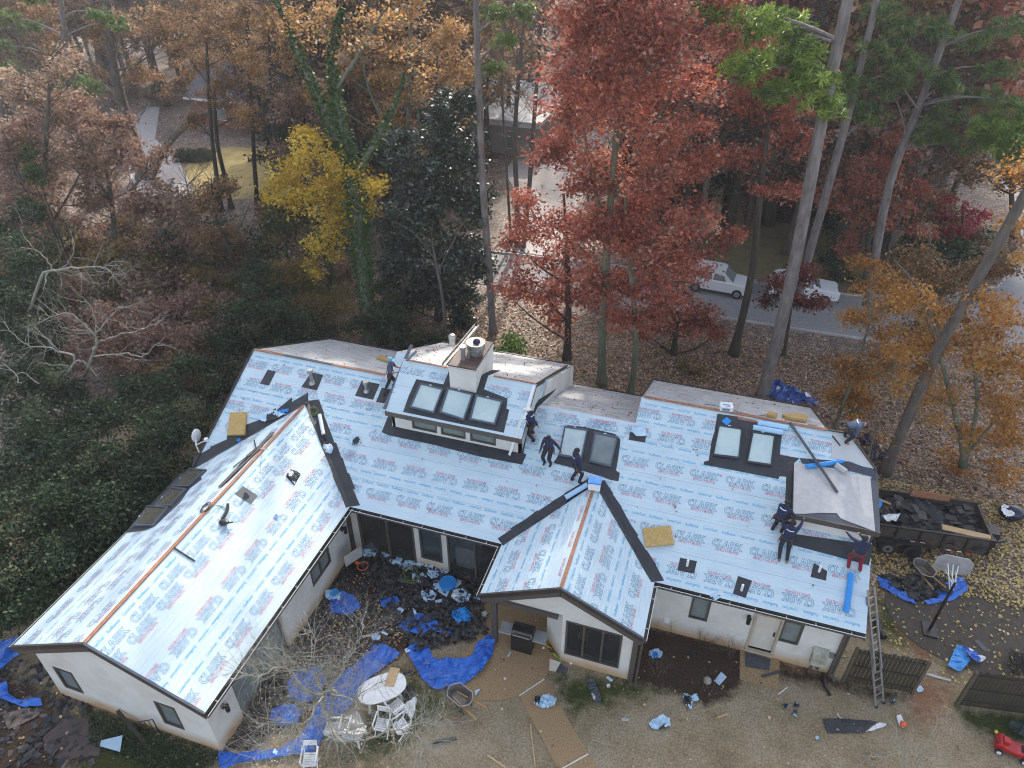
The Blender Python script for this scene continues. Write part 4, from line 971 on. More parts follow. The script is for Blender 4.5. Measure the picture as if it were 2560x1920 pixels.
person('man bending double at the right end of the ridge', F + Vector((-.12, .02, .74)), (.95, .1, .32), (1, .12, 0), (F + Vector((-.02, .14, .06)), F + Vector((.02, -.1, -.05))), (F + Vector((.34, .22, .30)), F + Vector((.26, -.16, .26))), BLUESH, DENIM, BOOT, head=(.95, .05, -.1))
F = foot(z4(650, 1490))
person('man crouching left of the low grey dormer with his back to the camera', F + Vector((.02, .08, .68)), (.22, .28, 1), (.5, .8, 0), (F + Vector((-.14, .0, 0)), F + Vector((.16, -.04, 0))), (F + Vector((.22, .6, .68)), F + Vector((.58, .35, .66))), NAVY, DENIM, BOOT)
F = foot(z4(722, 1640))
hr = Vector(aty(z4(905, 1362), SY0 - .04))
person('man kneeling in front of the low grey dormer with one arm stretched to its edge', F + Vector((.02, .12, .50)), (.1, .18, 1), (.25, 1, 0), (F + Vector((-.12, -.36, -.10)), F + Vector((.14, -.36, -.10))), (F + Vector((-.05, .5, .95)), hr), NAVY, DENIM, BOOT, knees=(F + Vector((-.12, .06, .10)), F + Vector((.16, .06, .10))), toes=((0, -.12, -.06), (0, -.12, -.06)))
F = foot(b4(1985, 232))
hl, hr = Vector(aty(z4(1215, 1440), SY0 - .05)), Vector(aty(z4(1338, 1460), SY0 - .05))
person('man in red trousers reaching both arms up to the dormer edge', F + Vector((0, .10, .80)), (-.02, .12, 1), (-.05, 1, 0), (F + Vector((-.2, 0, 0)), F + Vector((.18, -.03, 0))), (hl, hr), NAVY, REDT, BOOT, stripe=False)

# ------------------------------------------------------------------ things on the roof
def slabthing(name, label, cat, pts, th, m, lift=0.0, group=None, sub=0):
    """flat rigid piece with thickness th standing on the given bottom corners"""
    P_ = [Vector(p) for p in pts]; c = sum(P_, Vector()) / len(P_); n = (P_[1] - P_[0]).cross(P_[2] - P_[0]).normalized()
    if n.z < 0: n = -n
    b = MB(); k = len(P_); top = [p + n * (lift + th) for p in P_]; bot = [p + n * lift for p in P_]
    b.add(top + bot, [tuple(range(k)), tuple(reversed(range(k, 2 * k)))] + [(i, k + i, k + (i + 1) % k, (i + 1) % k) for i in range(k)])
    o = b.build(name, m, None, base=tuple(c))
    if th > .05:
        bv = o.modifiers.new('b', 'BEVEL'); bv.width = .018; bv.segments = 2
    return tag(o, label, cat, group)
slabthing('foam_pad', 'worn yellow foam pad by the valley at the left end of the roof', 'foam pad', [mainp(z1(*q)) for q in ((340, 810), (480, 805), (465, 1000), (315, 1005))], .13, 'foam', .012)
bk1 = lambda q: hitp(q, zr1 + PM * YR, 0, -PM); bk2 = lambda q: hitp(q, zr2 + PM * YR2, 0, -PM)
slabthing('foam_pad', 'small yellow foam pad behind the left ridge', 'foam pad', [bk1(z1(*q)) for q in ((1590, 340), (1625, 322), (1700, 345), (1690, 372))], .12, 'foam', .012)
slabthing('foam_pad', 'square yellow foam pad on the slope right of the front gable', 'foam pad', [mainp(z3(*q)) for q in ((1060, 1462), (1300, 1440), (1330, 1600), (1082, 1622))], .12, 'foam', .012)
slabthing('foam_pad', 'long yellow foam pad lying behind the right ridge', 'foam pad', [bk2(z4(*q)) for q in ((745, 520), (705, 492), (870, 490), (925, 515), (915, 548))], .14, 'foam', .012)
slabthing('foam_pad', 'short yellow foam pad left of the long one behind the right ridge', 'foam pad', [bk2(z4(*q)) for q in ((570, 490), (590, 470), (665, 487), (655, 510))], .13, 'foam', .012)
def roll(label, a, c, r, m, plane_lift=None, name='underlay_roll', cat='roll'):
    a, c = Vector(a) + Vector((0, 0, r)), Vector(c) + Vector((0, 0, r)); t = thing(name, label, cat, tuple((a + c) / 2)); b = MB(); b.tube([a, c], r, 16); b.build('roll', m, t, smooth=False)
    d = (c - a).normalized(); b = MB(); b.tube([c - d * .002, c + d * .006], r * .35, 10); b.tube([a - d * .006, a + d * .002], r * .35, 10); b.build('core', 'ply', t); return t
roll('upper of two pale blue rolls above the right skylight', mainp(z4(495, 560)), mainp(z4(755, 605)), .11, 'ltblue')
roll('lower of two pale blue rolls above the right skylight', mainp(z4(455, 600)), mainp(z4(710, 645)), .11, 'ltblue')
roll('bright blue roll lying on the low grey dormer', shp(z4(912, 935)), shp(z4(1228, 893)), .09, 'blue')
roll('bright blue roll lying up the slope at the right eave', mainp(b4(1958, 275)), mainp(b4(1912, 605)), .10, 'blue')
roll('pale blue roll lying in the valley left of the front gable', Vector(mainp(z3(392, 1210))) + Vector((0, 0, .03)), Vector(mainp(z3(580, 1098))) + Vector((0, 0, .03)), .10, 'ltblue')
roll('white roll lying along the valley beside the wing roof', Vector(mainp(z1(1105, 835))) + Vector((0, 0, .03)), Vector(mainp(z1(1140, 1005))) + Vector((0, 0, .03)), .08, 'plastic')
roll('short grey ribbed roll on the low grey dormer', shp(z4(1168, 925)), shp(z4(1255, 985)), .11, 'tpo')
t = thing('carton', 'white carton with a bright blue lid at the peak of the front gable', 'box', (GX, GD - .35, GZ))
b = MB(); b.box((GX + .02, GD - .35, GZ + .2), (.46, .40, .34), .1); b.build('box', 'plastic', t); b = MB(); b.box((GX + .02, GD - .35, GZ + .395), (.5, .44, .05), .1); b.build('lid', 'blue', t)
p = Vector(bk2(z3(1775, 440))); t = thing('carton', 'white printed carton sitting on the right ridge', 'box', p); b = MB(); b.box(p + Vector((0, 0, .16)), (.5, .36, .3), .15); b.build('box', 'plastic', t)
b = MB(); b.box(p + Vector((0, -.01, .312)), (.28, .06, .006), .15); b.box(p + Vector((.05, -.1, .312)), (.2, .03, .006), .15); b.box(p + Vector((0, -.18, .2)), (.3, .006, .1), .15); b.build('print', 'inkb', t)
slabthing('blue_sheet', 'small bright blue square on the membrane above the left of the right skylights', 'sheet', [mainp(z4(*q)) for q in ((185, 530), (230, 495), (272, 530), (230, 570))], .02, 'blue', .02)
slabthing('metal_sheet', 'thin grey panel at the right end behind the ridge', 'panel', [bk2(z4(*q)) for q in ((960, 530), (1045, 545), (1010, 572), (930, 560))], .02, 'tpo', .012)
def strip(name, label, cat, pts, w, h, m, up=(0, 0, 1)):
    P_ = [Vector(p) for p in pts]; b = MB()
    for a, c in zip(P_, P_[1:]): b.bar(a, c, w, h, up)
    return tag(b.build(name, m, None, base=tuple(sum(P_, Vector()) / len(P_))), label, cat)
strip('metal_strip', 'long dark metal strip leaning from the right ridge onto the low grey dormer', 'metal strip', [aty(z4(772, 552), YR2) + np.array((0, 0, .08)), shp(z4(1185, 1150)) + np.array((0, 0, .04))], .1, .035, 'membrane_n')
strip('pry_bar', 'steel pry bar at the feet of the bending man', 'tool', [mainp(z4(1142, 660)) + np.array((0, 0, .03)), mainp(z4(1210, 745)) + np.array((0, 0, .03))], .04, .03, 'iron')
strip('metal_strip', 'long blue-grey metal strip held along the left rake of the raised dormer', 'metal strip', [(DX0 - .06, DE + .05, ZDE + .08), Vector(atx(z2(445, 215), DX0 - .06))], .13, .05, 'bluegrey')
strip('metal_strip', 'short blue-grey metal strip crossing the long one by the man in the cap', 'metal strip', [Vector(atx(z2(400, 352), -11.9)), Vector(atx(z2(488, 268), -11.7))], .12, .04, 'bluegrey')
strip('flashing', 'white metal strip along the right rake of the raised dormer', 'metal strip', [Vector(dmp(z2(1505, 570))) + Vector((0, 0, .03)), Vector(dmp(z2(1420, 860))) + Vector((0, 0, .03))], .12, .03, 'plastic')
strip('flashing', 'white metal strip leaning from the dormer corner down to the roof', 'metal strip', [Vector(aty(z2(1405, 830), DE - .1)), Vector(mainp(z2(1290, 1172))) + Vector((0, 0, .03))], .1, .03, 'plastic')
b = MB(); a_, c_ = Vector(atx(z2(728, 395), -9.92)), Vector(atx(z2(1012, 58), -9.92))
for dx, w, h, dz in ((0, .2, .02, 0), (-.1, .02, .12, .06), (.1, .02, .12, .06)): b.bar(a_ + Vector((dx, 0, dz)), c_ + Vector((dx, 0, dz)), w, h)
tag(b.build('old_gutter', mat('stained_gutter', (.50, .47, .44), (.12, .09, .08), .5, 4), None, base=tuple((a_ + c_) / 2)), 'stained old gutter trough leaning along the chimney', 'gutter')
p = Vector(aty(z2(798, 200), 25.2)); b = MB(); b.disc(p + Vector((0, 0, .12)), .12, .5, 14, .17); b.ball(p + Vector((0, 0, .37)), (.17, .17, .1), 12, 6); tag(b.build('roof_vent', 'steel', None, base=tuple(p)), 'loose steel roof vent standing left of the chimney', 'vent')
b = MB(); b.ball((-8.96, 23.1, 8.46), (.15, .16, .15), 14, 8, 0.0); b.box((-8.88, 22.95, 8.475), (.16, .14, .02)); tag(b.build('cap', mat('purple_navy_cap', (.02, .016, .06), (.014, .01, .04), .8), None, base=(-8.96, 23.1, 8.46)), 'dark navy cap left on top of the flue hood', 'cap')
def crumple(name, label, cat, px, plane, m, amp=.12, res=.09, lift=.02, seed=0, group=None, m2=None, fold=.0):
    """cloth or film lying in folds: a grid over the outline, pushed up by crossing ridges, with a thickness"""
    P_ = [Vector(plane(q)) for q in px]; poly = [(p.x, p.y) for p in P_]; rg = np.random.default_rng(seed + len(label))
    x0, x1, y0, y1 = min(p[0] for p in poly), max(p[0] for p in poly), min(p[1] for p in poly), max(p[1] for p in poly)
    res = max(.018, min(res, max(x1 - x0, y1 - y0) / 18))
    xs = np.arange(x0 - res, x1 + 2 * res, res); ys = np.arange(y0 - res, y1 + 2 * res, res); X, Y = np.meshgrid(xs, ys)
    Xj, Yj = X + rg.normal(0, res * .2, X.shape), Y + rg.normal(0, res * .2, X.shape)
    Z = np.zeros(X.shape); sz = max(.5, (x1 - x0 + y1 - y0) / 2)
    for k in range(8):
        a = rg.uniform(0, pi); fq = rg.uniform(2.0, 10.0) / min(sz, 1.3); ph = rg.uniform(0, 6.28)
        w = np.sin(a) * X + np.cos(a) * Y + .12 * np.sin(X * 3.1 / min(sz, 1.5) + ph) + .12 * np.cos(Y * 2.6 / min(sz, 1.5) + ph)
        Z += (1 - np.abs(np.sin(w * fq + ph))) ** 2.5 / (1 + k * .3)
    Z = Z / Z.max() * amp
    patchy = np.sin(X * 5 / min(sz, 1.4) + rg.uniform(0, 6)) * np.cos(Y * 4.3 / min(sz, 1.4) + rg.uniform(0, 6)) + rg.normal(0, .12, X.shape); thr = np.quantile(patchy, 1 - fold) if fold else 9
    cx, cy = (X[:-1, :-1] + X[1:, 1:]) / 2, (Y[:-1, :-1] + Y[1:, 1:]) / 2; ins = inpoly(cx, cy, poly)
    o_, n_ = P_[0], (P_[1] - P_[0]).cross(P_[2] - P_[0]); sx, sy = (-n_.x / n_.z, -n_.y / n_.z) if abs(n_.z) > 1e-4 else (0, 0)
    b = MB(); idx = {}; pa = np.array(poly); pb = np.roll(pa, -1, 0); pd = pb - pa; pl2 = (pd ** 2).sum(1) + 1e-9; ip = np.pad(ins, 1)
    def vi(j, i):
        if (j, i) not in idx:
            x, y = Xj[j, i], Yj[j, i]
            if not ip[j:j + 2, i:i + 2].all():                    # on the rim: pulled onto the outline
                t_ = np.clip(((np.array((x, y)) - pa) * pd).sum(1) / pl2, 0, 1); q_ = pa + pd * t_[:, None]; k_ = np.argmin(((q_ - (x, y)) ** 2).sum(1)); x, y = q_[k_]
            idx[(j, i)] = len(b.v); b.v.append((x, y, o_.z + sx * (x - o_.x) + sy * (y - o_.y) + Z[j, i] + lift))
        return idx[(j, i)]
    for j in range(ins.shape[0]):
        for i in range(ins.shape[1]):
            if ins[j, i]:
                b.f.append((vi(j, i), vi(j, i + 1), vi(j + 1, i + 1), vi(j + 1, i))); b.m.append(1 if m2 and patchy[j, i] > thr else 0)
    if not b.f: return None
    c = sum(P_, Vector()) / len(P_); o = b.build(name, [m] + ([m2] if m2 else []), None, smooth=False, base=tuple(c))
    so = o.modifiers.new('t', 'SOLIDIFY'); so.thickness = .006
    return tag(o, label, cat, group)
g0 = lambda q: at(q, 0)
def sq(z, x, y, r, k=1.0): return [z(x - r, y - r * .6 * k), z(x + r * .3, y - r * k), z(x + r, y - r * .1), z(x + r * .7, y + r * .8 * k), z(x - r * .4, y + r * k), z(x - r * 1.1, y + r * .2)]
cl = lambda lab, px, m='scrap', amp=.14, plane=mainp, **k: crumple('underlay_scrap', lab, 'scrap', px, plane, m, amp, .06, **k)
cl('crumpled white and black scrap on the slope below the left vents', sq(z1, 1410, 1050, 45), m2='membrane', fold=.3)
cl('black crumpled cloth in the valley beside the white roll', sq(z1, 1115, 1025, 45), 'membrane', .2)
cl('blue and white torn scrap in the valley below the black cloth', sq(z1, 1180, 1120, 45), 'ltblue', .18, m2='plastic', fold=.4)
cl('bright blue plastic scrap near the peak of the wing', [z1(*q) for q in ((750, 790), (840, 775), (835, 805), (745, 815))], 'blue', .15)
cl('torn pale scraps tangled on the black valley left of the wing peak', [z1(*q) for q in ((560, 850), (650, 790), (740, 800), (830, 820), (700, 870), (620, 900))], 'scrap', .2, m2='membrane', fold=.25)
cl('small bright blue cloth in the valley below the foam pad', sq(z1, 410, 1048, 20), 'blue', .1)
cl('crumpled pale wrap hanging over the right gutter', sq(b4, 785, 465, 45, .6), 'scrap', .1, m2='membrane_n', fold=.3)
cl('pale blue wrap folded over the square flashing right of centre', [z3(*q) for q in ((965, 590), (1080, 585), (1092, 660), (1010, 665), (960, 635))], 'scrap', .12)
cl('peeled black square patch with a white corner on the wing roof', [z1(*q) for q in ((820, 1350), (860, 1300), (938, 1335), (890, 1425))], 'membrane', .12, plane=wrp, m2='plastic', fold=.2)
cl('teal scrap on the wing roof slope', sq(z1, 1, 1, 1) if False else [zf(530, 1060, 370 / 978)(*q) for q in ((408, 610), (425, 600), (440, 618), (420, 632))], 'blue', .04, plane=wrp)
def ropeline(name, label, cat, pts, r, m, base=None):
    P_ = cr(pts, 6); b = MB(); b.tube(P_, r, 6); return tag(b.build(name, m, None, smooth=True, base=tuple(P_[0])), label, cat)
def coil(label, c, R_, n, m, r=.012, cat='rope', nrm=(0, -PM, 1), name='rope_coil'):
    N = Vector(nrm).normalized(); u = N.orthogonal().normalized(); v = N.cross(u); c = Vector(c); pts = []
    for k in range(n * 12): a = 2 * pi * k / 12; rr = R_ * (1 + .25 * sin(k * .7) + random.uniform(-.08, .08)); pts.append(c + u * rr * cos(a) + v * rr * sin(a) * 1.25 + N * (.02 + .05 * random.random()))
    b = MB(); b.tube(pts, r, 5); return tag(b.build(name, m, None, smooth=True, base=tuple(c)), label, cat)
coil('green rope coil hung over the peak of the wing ridge', mainp(z1(1055, 790)), .16, 6, 'cord')
coil('dark cable coil on the wing ridge', wlp(z5(1785, 245)), .2, 5, 'iron', .010, 'cable', (-PW, 0, 1))
ropeline('cable', 'dark cable running along the right ridge from the printed carton', 'cable', [Vector(bk2(z3(*q))) + Vector((0, 0, .03)) for q in ((1590, 385), (1690, 400), (1800, 430), (1950, 470), (2030, 490), (2120, 480))], .012, 'iron')
hp = [Vector(wrp(z5(*q))) + Vector((0, 0, .06)) for q in ((1972, 215), (1970, 265), (1945, 310), (1925, 345))]
t = thing('safety_harness', 'black safety harness dropped on the wing roof', 'harness', hp[0]); b = MB(); b.tube(cr(hp, 4), .055, 8); b.build('strap', 'iron', t, smooth=True)
q = Vector(wrp(z5(1938, 375))); b = MB(); b.ball(q + Vector((0, 0, .07)), (.2, .16, .09), 9, 6); b.tube([q + Vector((.1, 0, .05)), q + Vector((.3, .12, .04))], .03, 6); b.tube([q + Vector((-.1, 0, .05)), q + Vector((-.2, -.14, .04))], .03, 6); b.build('webbing', 'iron', t)
ropeline('rope', 'thin rope from the dropped harness over the wing ridge', 'rope', [Vector(wrp(z5(*q))) + Vector((0, 0, .03)) for q in ((1960, 270), (1930, 240), (1890, 225))] + [Vector(wlp(z5(1830, 240))) + Vector((0, 0, .05))], .012, 'cord')
strip('iron_bar', 'thin iron bar lying across the wing slope', 'bar', [Vector(wrp(z5(1505, 590))) + Vector((0, 0, .03)), Vector(wrp(z5(1685, 705))) + Vector((0, 0, .03))], .045, .03, 'iron')
t = thing('old_ridge_vent', 'torn brown strips of old ridge vent beside the wing ridge', 'ridge vent', wlp(z1(480, 1200)))
M['vent_old'] = mat('weathered_vent', (.16, .14, .125), (.055, .045, .04), .8, 6, .4, 20)
for pts, w, m_ in ((((235, 1450), (370, 1330), (480, 1215), (600, 1100)), .22, 'vent_old'), (((270, 1420), (430, 1255), (560, 1130)), .12, 'iron'), (((480, 1190), (590, 1090), (700, 985)), .24, 'vent_old'), (((540, 1050), (565, 1140)), .05, 'fence'), (((360, 1280), (520, 1160)), .06, 'membrane'), (((590, 1120), (660, 1130)), .04, 'tpo')):
    b = MB(); P_ = [Vector(wlp(z1(*q))) + Vector((random.uniform(-.03, .03), 0, .04 + random.random() * .06)) for q in pts]
    for a, c in zip(P_, P_[1:]): b.bar(a, c, w, .025, (-PW, 0, 1))
    b.build('vent_strip', m_, t)
p = Vector((-20.35, 18.6, 3.4)); t = thing('satellite_dish', 'white satellite dish arm fixed at the left eave', 'dish', p); b = MB(); b.tube([p + Vector((.1, -.2, -.3)), p + Vector((-.2, .0, .2)), p + Vector((-.45, .35, .3))], .03, 8); b.tube([p + Vector((-.2, 0, .2)), p + Vector((.25, .15, .45))], .025, 8); b.build('arm', 'plastic', t)
b = MB(); b.ball(p + Vector((-.45, .4, .35)), (.1, .28, .33), 14, 8); b.build('reflector', 'plastic', t); b = MB(); b.box(p + Vector((.28, .17, .48)), (.14, .14, .16), .3); b.build('receiver', 'plastic', t)

# ------------------------------------------------------------------ behind and right of the house
tp_ = lambda z: (lambda q: at(q, z))
crumple('tarp', 'heap of bright blue tarp behind the right end of the house', 'tarp', [z4(*q) for q in ((560, 330), (575, 215), (680, 200), (830, 280), (1015, 365), (1000, 415), (800, 400))], tp_(.35), 'tarp_m', .75, .14, 0.0, m2='plastic', fold=.04)
crumple('tarp', 'shiny navy tarp bundle on the leaves right of the roof corner', 'tarp', [z4(*q) for q in ((1340, 680), (1440, 668), (1560, 740), (1632, 845), (1600, 885), (1500, 885), (1400, 780))], tp_(.25), 'tarp_d', .55, .14, 0.0)
p = Vector(at(b6(1920, 800), .0)); b = MB(); b.ball(p + Vector((0, 0, .3)), (.55, .4, .35), 16, 9); o = b.build('trash_bag', 'tarp_d', None, base=tuple(p), smooth=True); tag(o, 'dark trash bag with a pale top under the orange leaves at the right edge', 'bag')
crumple('bag_top', 'crumpled white plastic lying on the dark trash bag', 'plastic', sq(b6, 1910, 735, 75), tp_(.5), 'plastic', .2, .09, 0)
# dump trailer full of stripped shingles
tc = Vector((9.9, 26.4, 0)); Rt = Matrix.Rotation(radians(6), 3, 'Z')
t = thing('dump_trailer', 'black two-axle dump trailer heaped with stripped roofing', 'trailer', tc)
def T(x, y, z): return tc + Rt @ Vector((x, y, z))
M['trl'] = mat('black_trailer_paint', (.035, .030, .028), (.016, .014, .013), .45, 5, .15, 20)
M['trl_w'] = mat('dusty_trailer_side', (.085, .065, .052), (.045, .034, .028), .6, 6, .2, 20)
b = MB(); b.box(T(0, 0, .62), (5.6, 2.2, .12), rot=Rt); b.build('bed', 'trl', t)
for y_, nm_ in ((-1.12, 'side'), (1.12, 'side')):
    b = MB(); b.box(T(0, y_, 1.02), (5.6, .06, .78), rot=Rt); s_ = b.build(nm_, 'trl_w', t)
    b = MB()
    for k in range(7): b.box(T(-2.75 + k * .92, y_ * 1.03, 1.0), (.09, .1, .82), rot=Rt)
    b.box(T(0, y_, 1.44), (5.7, .1, .08), rot=Rt); b.build('rib', 'trl', s_)
b = MB(); b.box(T(2.8, 0, 1.02), (.06, 2.2, .78), rot=Rt); b.build('front_gate', 'trl_w', t); b = MB(); b.box(T(-2.8, 0, 1.02), (.06, 2.2, .78), rot=Rt); b.build('tail_gate', 'trl_w', t)
for k, x_ in enumerate((-1.1, -.1)):
    for y_ in (-1.28, 1.28):
        b = MB(); b.disc(T(x_, y_, .36), .36, .24, 24, axis='y', rot=Rt); w_ = b.build('wheel', 'rubber', t); b = MB(); b.disc(T(x_, y_ * 1.01, .36), .21, .25, 18, axis='y', rot=Rt); b.build('rim', 'steel' if x_ < -.5 else 'iron', w_)
        b = MB(); b.disc(T(x_, y_ * 1.02, .36), .07, .26, 10, axis='y', rot=Rt); b.build('hub', 'iron', w_)
b = MB(); b.box(T(-.6, -1.28, .78), (2.1, .3, .05), rot=Rt); b.box(T(-1.7, -1.28, .66), (.05, .3, .26), rot=Rt); b.box(T(.5, -1.28, .66), (.05, .3, .26), rot=Rt); b.build('mudguard', 'trl', t)
for m_, xs in (('plastic', (-2.2, -1.9, -.2, .2, 1.3, 1.7)), ('red', (-2.05, -1.7, 0, .4, 1.5, 2.1))):
    b = MB()
    for x_ in xs: b.box(T(x_, -1.2, .80 if -1.7 < x_ < .5 else .62), (.17, .012, .06), rot=Rt)
    b.build('reflector_strip', m_, t)
b = MB(); b.bar(T(2.8, -.5, .55), T(3.9, 0, .5), .1, .12); b.bar(T(2.8, .5, .55), T(3.9, 0, .5), .1, .12); b.tube([T(3.6, 0, 0), T(3.6, 0, .95)], .05, 8); b.box(T(3.2, 0, .85), (.5, .6, .4), rot=Rt); b.build('tongue', 'trl', t)
def heap(name, label, cat, fn, n, size, mats, kind=None):
    """many bent scraps of shingle and felt piled up"""
    b = MB()
    for k in range(n):
        c, h = fn(); b.mi = random.choices(range(len(mats)), [1] * len(mats))[0]; s_ = size * random.uniform(.5, 1.5); a = random.uniform(0, 2 * pi)
        u = Vector((cos(a), sin(a), random.gauss(0, .35))).normalized() * s_; v = Vector((-sin(a), cos(a), random.gauss(0, .35))).normalized() * s_ * random.uniform(.3, .8); q = Vector((c[0], c[1], h)); bd = Vector((0, 0, random.uniform(-.3, .3) * s_))
        b.add([q - u - v, q + bd - v * .9, q + u - v, q + u + v, q + bd + v * 1.1, q - u + v], [(0, 1, 4, 5), (1, 2, 3, 4)])
    o = b.build(name, mats, None, fix=False); return tag(o, label, cat, kind=kind)
M['shingle'] = mat('stripped_shingle', (.055, .05, .048), (.025, .023, .023), .85, 8, .5, 40)
M['shingle2'] = mat('dusty_shingle', (.12, .105, .095), (.06, .052, .048), .85, 8, .5, 40)
def fn():
    x, y = random.uniform(-2.65, 2.65), random.uniform(-1.0, 1.0); h = .72 + random.random() * (.55 + .35 * sin((x + 1.2) * 1.6) * (1 - abs(y)))
    p = T(x, y, 0); return (p.x, p.y), h
heap('roofing_waste', 'dark stripped shingles and felt heaped inside the dump trailer', 'roofing waste', fn, 900, .24, [M['shingle'], M['shingle'], M['shingle2'], M['membrane']], 'stuff')
strip('timber', 'pale timber sticking out of the waste in the trailer', 'timber', [T(-2.1, .75, 1.5), T(-.9, .35, 1.35)], .09, .05, 'ply')
strip('timber', 'plywood offcut lying along the near side of the trailer load', 'timber', [T(.9, -.7, 1.42), T(2.7, -1.0, 1.46)], .32, .03, 'ply')
strip('timber', 'brown board standing at the far side of the trailer load', 'timber', [T(.0, 1.0, 1.62), T(1.6, 1.02, 1.58)], .05, .34, 'wood')
crumple('plastic_wrap', 'white and blue plastic wrap on the trailer load', 'plastic', [b6(*q) for q in ((575, 800), (690, 770), (780, 790), (740, 860), (650, 850))], tp_(1.35), 'plastic', .2, .1, .0, m2='blue', fold=.3)
crumple('plastic_wrap', 'bright blue wrap at the left end of the trailer load', 'plastic', [b6(*q) for q in ((535, 640), (600, 650), (590, 710), (540, 730))], tp_(1.4), 'blue', .18, .09, .0)
def wheelbarrow(label, c, ang):
    c = Vector(c); R_ = Matrix.Rotation(ang, 3, 'Z'); W = lambda x, y, z: c + R_ @ Vector((x, y, z)); t = thing('wheelbarrow', label, 'wheelbarrow', c)
    top = [W(.5 * cos(a) * (1 if abs(cos(a)) < .9 else 1), .33 * sin(a) if abs(sin(a)) < .8 else .33 * np.sign(sin(a)), .62) for a in np.linspace(0, 2 * pi, 21)[:-1]]
    bot = [W(.30 * cos(a) + .05, .2 * sin(a), .36) for a in np.linspace(0, 2 * pi, 21)[:-1]]; k = 20; b = MB()
    b.add(top + bot, [(i, (i + 1) % k, k + (i + 1) % k, k + i) for i in range(k)] + [tuple(range(k, 2 * k))]); o = b.build('tray', mat('dull_metal_tray', (.17, .16, .15), (.08, .07, .06), .5, 5, metal=.3), t); so = o.modifiers.new('t', 'SOLIDIFY'); so.thickness = .012
    b = MB(); b.tube(top + [top[0]], .014, 6); b.build('rim', 'steel', t)
    for y_ in (-.27, .27): b = MB(); b.bar(W(.35, y_ * .4, .33), W(-1.0, y_, .52), .045, .045); b.build('handle', 'handle', t)
    for y_ in (-.22, .22): b = MB(); b.tube([W(-.2, y_, .38), W(-.35, y_, .0), W(-.12, y_, .02), W(.1, y_, .36)], .014, 6); b.build('leg', 'iron', t)
    b = MB(); b.disc(W(.62, 0, .19), .19, .09, 18, axis='y', rot=R_); w_ = b.build('wheel', 'rubber', t); b = MB(); b.disc(W(.62, 0, .19), .08, .1, 12, axis='y', rot=R_); b.build('hub', 'steel', w_)
    return t
wheelbarrow('empty wheelbarrow with yellow handles beside the trailer', (10.2, 24.0, 0), radians(118))
wheelbarrow('dusty wheelbarrow on the patio edge with mud in its tray', (-6.05, 12.85, 0), radians(158))
p = Vector((10.2, 21.28, 0)); t = thing('basketball_stand', 'basketball stand seen from behind its grey backboard', 'basketball stand', p)
b = MB(); b.tube([p, p + Vector((0, 0, 1.5)), p + Vector((0, 0, 2.85))], [.055, .055, .045], 10); b.build('pole', 'iron', t)
b = MB()
for dx in (-.18, 0, .18): b.bar(p + Vector((dx * .3, 0, 2.45)), p + Vector((dx, .75, 3.0)), .03, .03); b.bar(p + Vector((dx * .3, 0, 2.75)), p + Vector((dx, .75, 2.7)), .03, .03)
b.build('arm', 'plastic', t)
b = MB(); pr = [(-.62, -.25), (-.62, .2), (-.4, .42), (.4, .42), (.62, .2), (.62, -.25), (.4, -.42), (-.4, -.42)]; k = 8; q = p + Vector((.05, .8, 2.95))
b.add([q + Vector((x, 0, z)) for x, z in pr] + [q + Vector((x, .04, z)) for x, z in pr], [tuple(range(k)), tuple(reversed(range(k, 2 * k)))] + [(i, k + i, k + (i + 1) % k, (i + 1) % k) for i in range(k)]); b.build('backboard', mat('grey_acrylic', (.40, .39, .39), (.26, .25, .26), .4, 4), t)
b = MB(); b.tube([q + Vector((.23 * cos(a), .32 + .23 * sin(a), -.2)) for a in np.linspace(0, 2 * pi, 21)], .012, 6); b.build('ring', 'orange', t)
b = MB(); b.box(p + Vector((0, 0, .05)), (.5, .7, .1)); b.build('base', 'iron', t)
crumple('tarp', 'blue tarp curling along the ground below the trailer wheels', 'tarp', [b5(*q) for q in ((935, 15), (1060, 55), (1150, 110), (1290, 262), (1180, 225), (1070, 160), (960, 95))], g0, 'tarp', .14, .1, .05)
crumple('tarp', 'blue tarp under the basketball stand by the wheelbarrow', 'tarp', [b5(*q) for q in ((1540, 60), (1690, 15), (1722, 130), (1600, 215), (1360, 262), (1335, 230), (1460, 205), (1440, 150))], g0, 'tarp', .14, .1, .05)
dz = [at(b5(*q)) for q in ((960, 10), (1500, 20), (1560, 150), (1250, 230))]
def fn(): 
    a, c = random.random(), random.random(); p = Vector(dz[0]).lerp(Vector(dz[1]), a).lerp(Vector(dz[3]).lerp(Vector(dz[2]), a), c); return (p.x, p.y), .04 + random.random() * .12
heap('roofing_waste', 'dark shingle scraps on the ground around the yellow-handled wheelbarrow', 'roofing waste', fn, 260, .13, [M['shingle'], M['membrane'], M['shingle2']], 'stuff')
def fence(label, a, c, h, n=20):
    a, c = Vector(a), Vector(c); d = (c - a).normalized(); nrm = Vector((d.y, -d.x, 0)); t = thing('fence_panel', label, 'fence', (a + c) / 2)
    b = MB(); L_ = (c - a).length; n = int(L_ / .13)
    for k in range(n): q = a + d * (k + .5) * L_ / n; hh = h + random.uniform(-.05, .04); b.bar(q, q + Vector((0, 0, hh)), .115, .02, tuple(nrm)); 
    b.build('boards', 'fence', t)
    for z in (.3, 1.0, h - .2): b = MB(); b.bar(a + nrm * .045 + Vector((0, 0, z)), c + nrm * .045 + Vector((0, 0, z)), .045, .09, (0, 0, 1)); b.build('rail', 'fence', t)
    for q in (a - d * .06, c + d * .06): b = MB(); b.bar(q + nrm * .05, q + nrm * .05 + Vector((0, 0, h + .06)), .1, .1, tuple(d)); b.build('post', 'post', t)
    return t
fence('mossy board fence panel between the house corner and the clay gap', (6.95, 18.02, 0), (9.15, 18.22, 0), 1.93)
